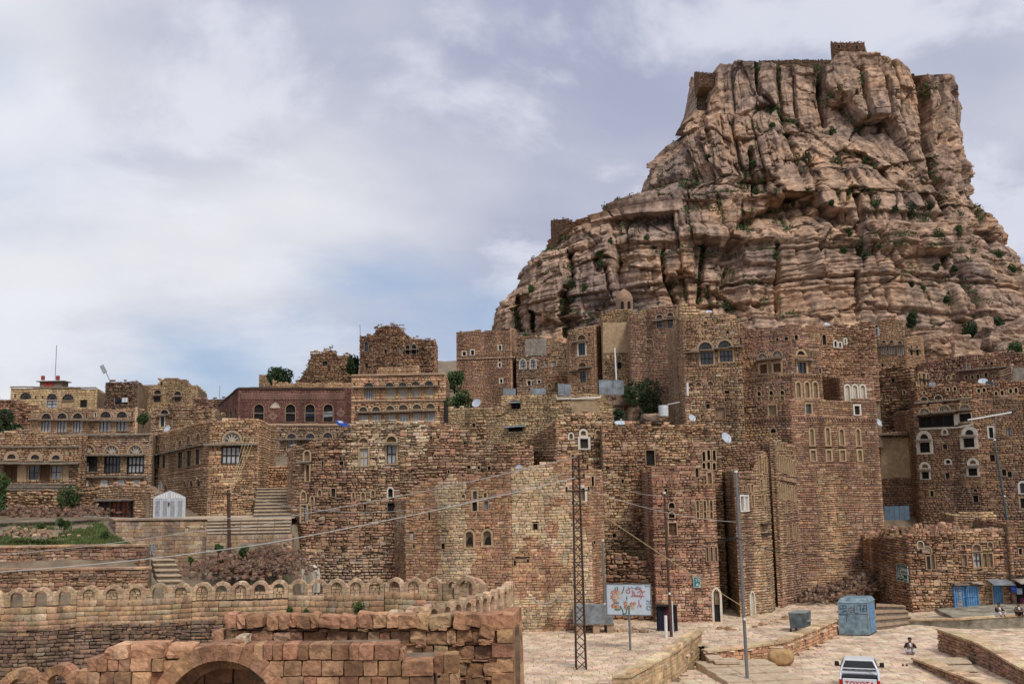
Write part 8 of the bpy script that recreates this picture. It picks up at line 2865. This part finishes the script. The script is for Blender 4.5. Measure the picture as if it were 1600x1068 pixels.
# ------------------------------------------------------------------ dishes, tanks, tin fences, pipes
def dish(label, px, py, size, depth, yaw, pitch=25, mat='dish', squash=1.0):
    root = thing('satellite_dish', label, 'dish', 'satellite dishes on the roofs')
    c = at(px, py, depth)
    r_ = size * depth / F / 2
    M = Matrix.Translation(c) @ Matrix.Rotation(R(yaw), 4, 'Z') @ Matrix.Rotation(R(-pitch), 4, 'X')
    mb = MB()
    V_, n = [], 18
    for i in range(5):
        q = i / 4
        for k in range(n):
            a = 6.283 * k / n
            V_.append(tuple(M @ Vector((math.cos(a) * r_ * q * squash, -r_ * .22 * q * q, math.sin(a) * r_ * q))))
    mb.add(V_, [(i * n + k, i * n + (k + 1) % n, (i + 1) * n + (k + 1) % n, (i + 1) * n + k) for i in range(4) for k in range(n)])
    mb.build('reflector', mat, root, True)
    tip = M @ Vector((0, -r_ * .9, -r_ * .25))
    MB().tube([M @ Vector((0, -r_ * .2, -r_ * .95)), tip], max(.015, r_ * .035), 5).build('feed_arm', 'metal_grey', root)
    MB().tube([tip, tip + (M.to_3x3() @ Vector((0, r_ * .2, .02)))], max(.03, r_ * .1), 6).build('feed_horn', 'white_paint', root)
    MB().tube([M @ Vector((0, .02, 0)), c + np.array((0, .25, -r_ * 1.4))], max(.02, r_ * .05), 6).build('mount', 'metal_grey', root)


dish('round white satellite dish at the left end of the pale plaster house', 745, 630, 15, 88, -25)
dish('white satellite dish on the head of the patched house wall', 811, 732, 13, 63, -30)
dish('small white satellite dish on the recessed house roof', 1081, 653, 12, 70.5, 25)
dish('large pale satellite dish above the carved house', 1134, 684, 18, 72, 30)
dish('white satellite dish at the right corner of the great tower', 1372, 660, 14, 82, 40)
dish('grey satellite dish behind the corner house', 262, 670, 11, 95, -20)
dish('dark satellite dish high on the right slope', 1548, 600, 16, 87, 10, 60, 'black_paint')
dish('pale tilted satellite dish on the mid slope roof', 1536, 596, 14, 88, -30, 50)
dish('small pale dish lying on the wall below the pale plaster house', 970, 662, 20, 76, 0, 68)
dish('tiny white dish on the wing house roof', 1108, 488, 10, 82, -10, 50)
dish('small white dish on the roof of the niche house', 1292, 507, 9, 86, 10, 50)
for k, (x0, x1, y0, y1, dd, lb) in enumerate(((786, 806, 606, 617, 88, 'leftmost low tin sheet on the terrace of the pale plaster house'), (829, 853, 606, 616, 88, 'second low tin sheet on the terrace of the pale plaster house'), (872, 892, 599, 618, 88, 'upright tin sheet left of the slim windowed house'), (936, 975, 593, 616, 87, 'large corrugated tin fence corner above the tilted rock'), (1452, 1462, 597, 603, 90, 'small tin sheet on the mid slope roof'))):
    W_ = Wall(at(x0, y1, dd), at(x1, y1, dd + (.5 if k == 2 else 0)))
    z0_, z1_ = W_.uz((x0 + x1) / 2, y1)[1], W_.uz((x0 + x1) / 2, y0)[1]
    r0 = thing('tin_fence', lb, 'fence', 'tin sheets on the terrace')
    m_ = max(2, int(W_.L / .55))
    for j in range(m_):
        MB().prism([(W_.L * j / m_ + .006, z0_), (W_.L * (j + 1) / m_ - .006, z0_), (W_.L * (j + 1) / m_ - .006, z1_ - .04 * (j % 3)), (W_.L * j / m_ + .006, z1_ - .04 * (j % 2))], W_.to3, .03 * (j % 2), -.02).build('sheet', 'metal_sheet', r0)
    MB().prism([(0, z0_ + .1), (W_.L, z0_ + .1), (W_.L, z0_ + .2), (0, z0_ + .2)], W_.to3, -.03, -.09).build('rail', 'wood_brown', r0)
c_ = at(1037, 650, 80)
wt = thing('water_tank', 'white cylindrical water tank with dark fittings on a roof', 'tank')
rd = 7.6 * 80 / F
zt_ = at(1037, 633, 80)[2]
MB().tube([c_, (c_[0], c_[1], zt_)], rd, 20).build('body', 'tank_white', wt)
for q in (.3, .65):
    zz_ = c_[2] + (zt_ - c_[2]) * q
    MB().tube([(c_[0], c_[1], zz_), (c_[0], c_[1], zz_ + .05)], rd * 1.03, 20).build('rib', 'tank_white', wt)
for dx in (-.3, .3):
    MB().tube([(c_[0] + dx, c_[1], zt_), (c_[0] + dx, c_[1], zt_ + .2)], .05, 6).build('fitting', 'black_paint', wt)
tag(MB().tube([at(1042, 632, 80.4), at(1062, 628, 79.8)], .04, 6).build('water_pipe', 'white_paint'), 'white water pipe leading from the tank to the wing house', 'pipe')
tag(MB().tube([at(963, 593, 86.5), at(960.5, 543, 86.5)], .07, 8).build('vent_pipe', 'white_paint'), 'tall white pipe rising above the tin fence corner', 'pipe')
tag(MB().tube([at(1074.5, 618, 79.2), at(1074, 598, 79.2)], .09, 8).build('drain_pipe', 'white_paint'), 'short white drain pipe on the wing house wall', 'pipe')
# lamp on the rounded house
la = thing('street_lamp', 'blue and white street lamp head on a bracket above the rounded house', 'lamp')
W_ = Wall(at(522, 660, 66), at(548, 660, 66))
MB().tube([at(547, 675, 66.2), at(547, 664, 66.2), at(541, 663, 66)], .035, 6).build('bracket', 'rust', la)
pol = [W_.uz(*V2(*q)) for q in ((735, 704), (775, 706), (818, 730), (818, 746), (760, 738), (742, 724))]
MB().prism(pol, W_.to3, .12, -.12).build('housing', 'blue_plastic', la)
pol = [W_.uz(*V2(*q)) for q in ((752, 708), (778, 711), (790, 722), (762, 722))]
MB().prism(pol, W_.to3, .13, .11).build('lens', 'white_paint', la)
# tube lamp and lattice on the right
tl = thing('tube_lamp', 'long white tube lamp on an arm across the arched white house', 'lamp')
MB().tube([at(1512, 656, 78), at(1581, 644, 77)], .06, 8).build('tube', 'white_paint', tl)
MB().tube([at(1581, 644, 77), at(1584, 642, 77.4)], .12, 8).build('cap', 'black_paint', tl)
MB().tube([at(1554, 690, 78), at(1556, 649, 77.6)], .05, 6).build('arm', 'metal_grey', tl)

# ------------------------------------------------------------------ cables
def cable(label, pts, r_=.018, mat='cable_pale', sag=.4, n=14):
    P = [np.array(q, float) for q in pts]
    out_ = []
    for a, b_ in zip(P, P[1:]):
        for k in range(n):
            t = k / n
            q = a * (1 - t) + b_ * t
            q[2] -= sag * 4 * t * (1 - t)
            out_.append(q)
    out_.append(P[-1])
    tag(MB().tube(out_, r_, 5).build('power_cable', mat), label, 'cable', 'overhead cables')


mtop = at(898, 714, 49.8)
mmid = at(899, 746, 49.8)
cable('upper pale cable from the mast top to the left houses', [mtop, at(452, 806, 55), at(130, 806, 64)], .022, sag=.15)
cable('lower pale cable from the mast to the far left', [mmid, at(420, 848, 46), at(0, 893, 44), at(-60, 900, 43)], .024, sag=.12)
cable('thin pale cable crossing the grassy terrace wall', [at(452, 812, 55), at(300, 830, 52), at(0, 866, 50), at(-60, 872, 49)], .014, sag=.1)
cable('thin second cable from the mast top to the pole by the steps', [at(900, 733, 49.8), at(357, 768, 58.4)], .012, sag=1.6)
cable('yellow guy wire from the mast down to the plaza edge', [at(903, 778, 50), at(1185, 962, 60.5)], .02, 'cable_yellow', .1)
cable('thin wire from the mast to the dark pole', [at(912, 736, 50), at(1038, 775, 60)], .012, sag=.3)
cable('thin wire from the mast to the steel lamp pole', [at(913, 762, 50), at(1150, 815, 49.2)], .012, sag=.3)
cable('black cable from the carved house to the right edge', [at(1040, 842, 60.4), at(1152, 840, 48.8), at(1270, 866, 58), at(1620, 900, 55)], .022, 'cable_black', .25)
cable('second black cable from the great tower to the shop roof', [at(1262, 850, 72), at(1400, 862, 66), at(1620, 853, 64)], .02, 'cable_black', .25)
cable('thin black cable along the carved house front', [at(1022, 850, 65), at(1100, 838, 65), at(1152, 838, 66)], .018, 'cable_black', .1)
for k in range(4):
    cable('pale service wire fanning from the wooden pole to the corner house, %s' % ['first', 'second', 'third', 'fourth'][k], [at(357.5, 769 + k * 3, 58.4), at(382 + k * 5, 680 + k * 2, 74)], .013, 'cable_yellow', .1)
cable('hose looped on the patched house wall', [at(835, 935, 62.2), at(845, 941, 62.1), at(862, 940, 62.1), at(877, 920, 62.2)], .03, 'cable_pale', .05)

# ------------------------------------------------------------------ every thing's Empty stands at the thing's base
for o in list(bpy.data.objects):
    if o.type == 'EMPTY' and o.parent is None and tuple(o.location) == (0, 0, 0) and o.children:
        lo, hi = np.full(3, 1e9), np.full(3, -1e9)
        for c in o.children:
            if c.type == 'MESH' and len(c.data.vertices):
                a = np.empty(len(c.data.vertices) * 3, np.float32)
                c.data.vertices.foreach_get('co', a)
                a = a.reshape(-1, 3)
                lo, hi = np.minimum(lo, a.min(0)), np.maximum(hi, a.max(0))
        b = Vector(((lo[0] + hi[0]) / 2, (lo[1] + hi[1]) / 2, lo[2]))
        o.location = b
        for c in o.children:
            c.location = c.location - b
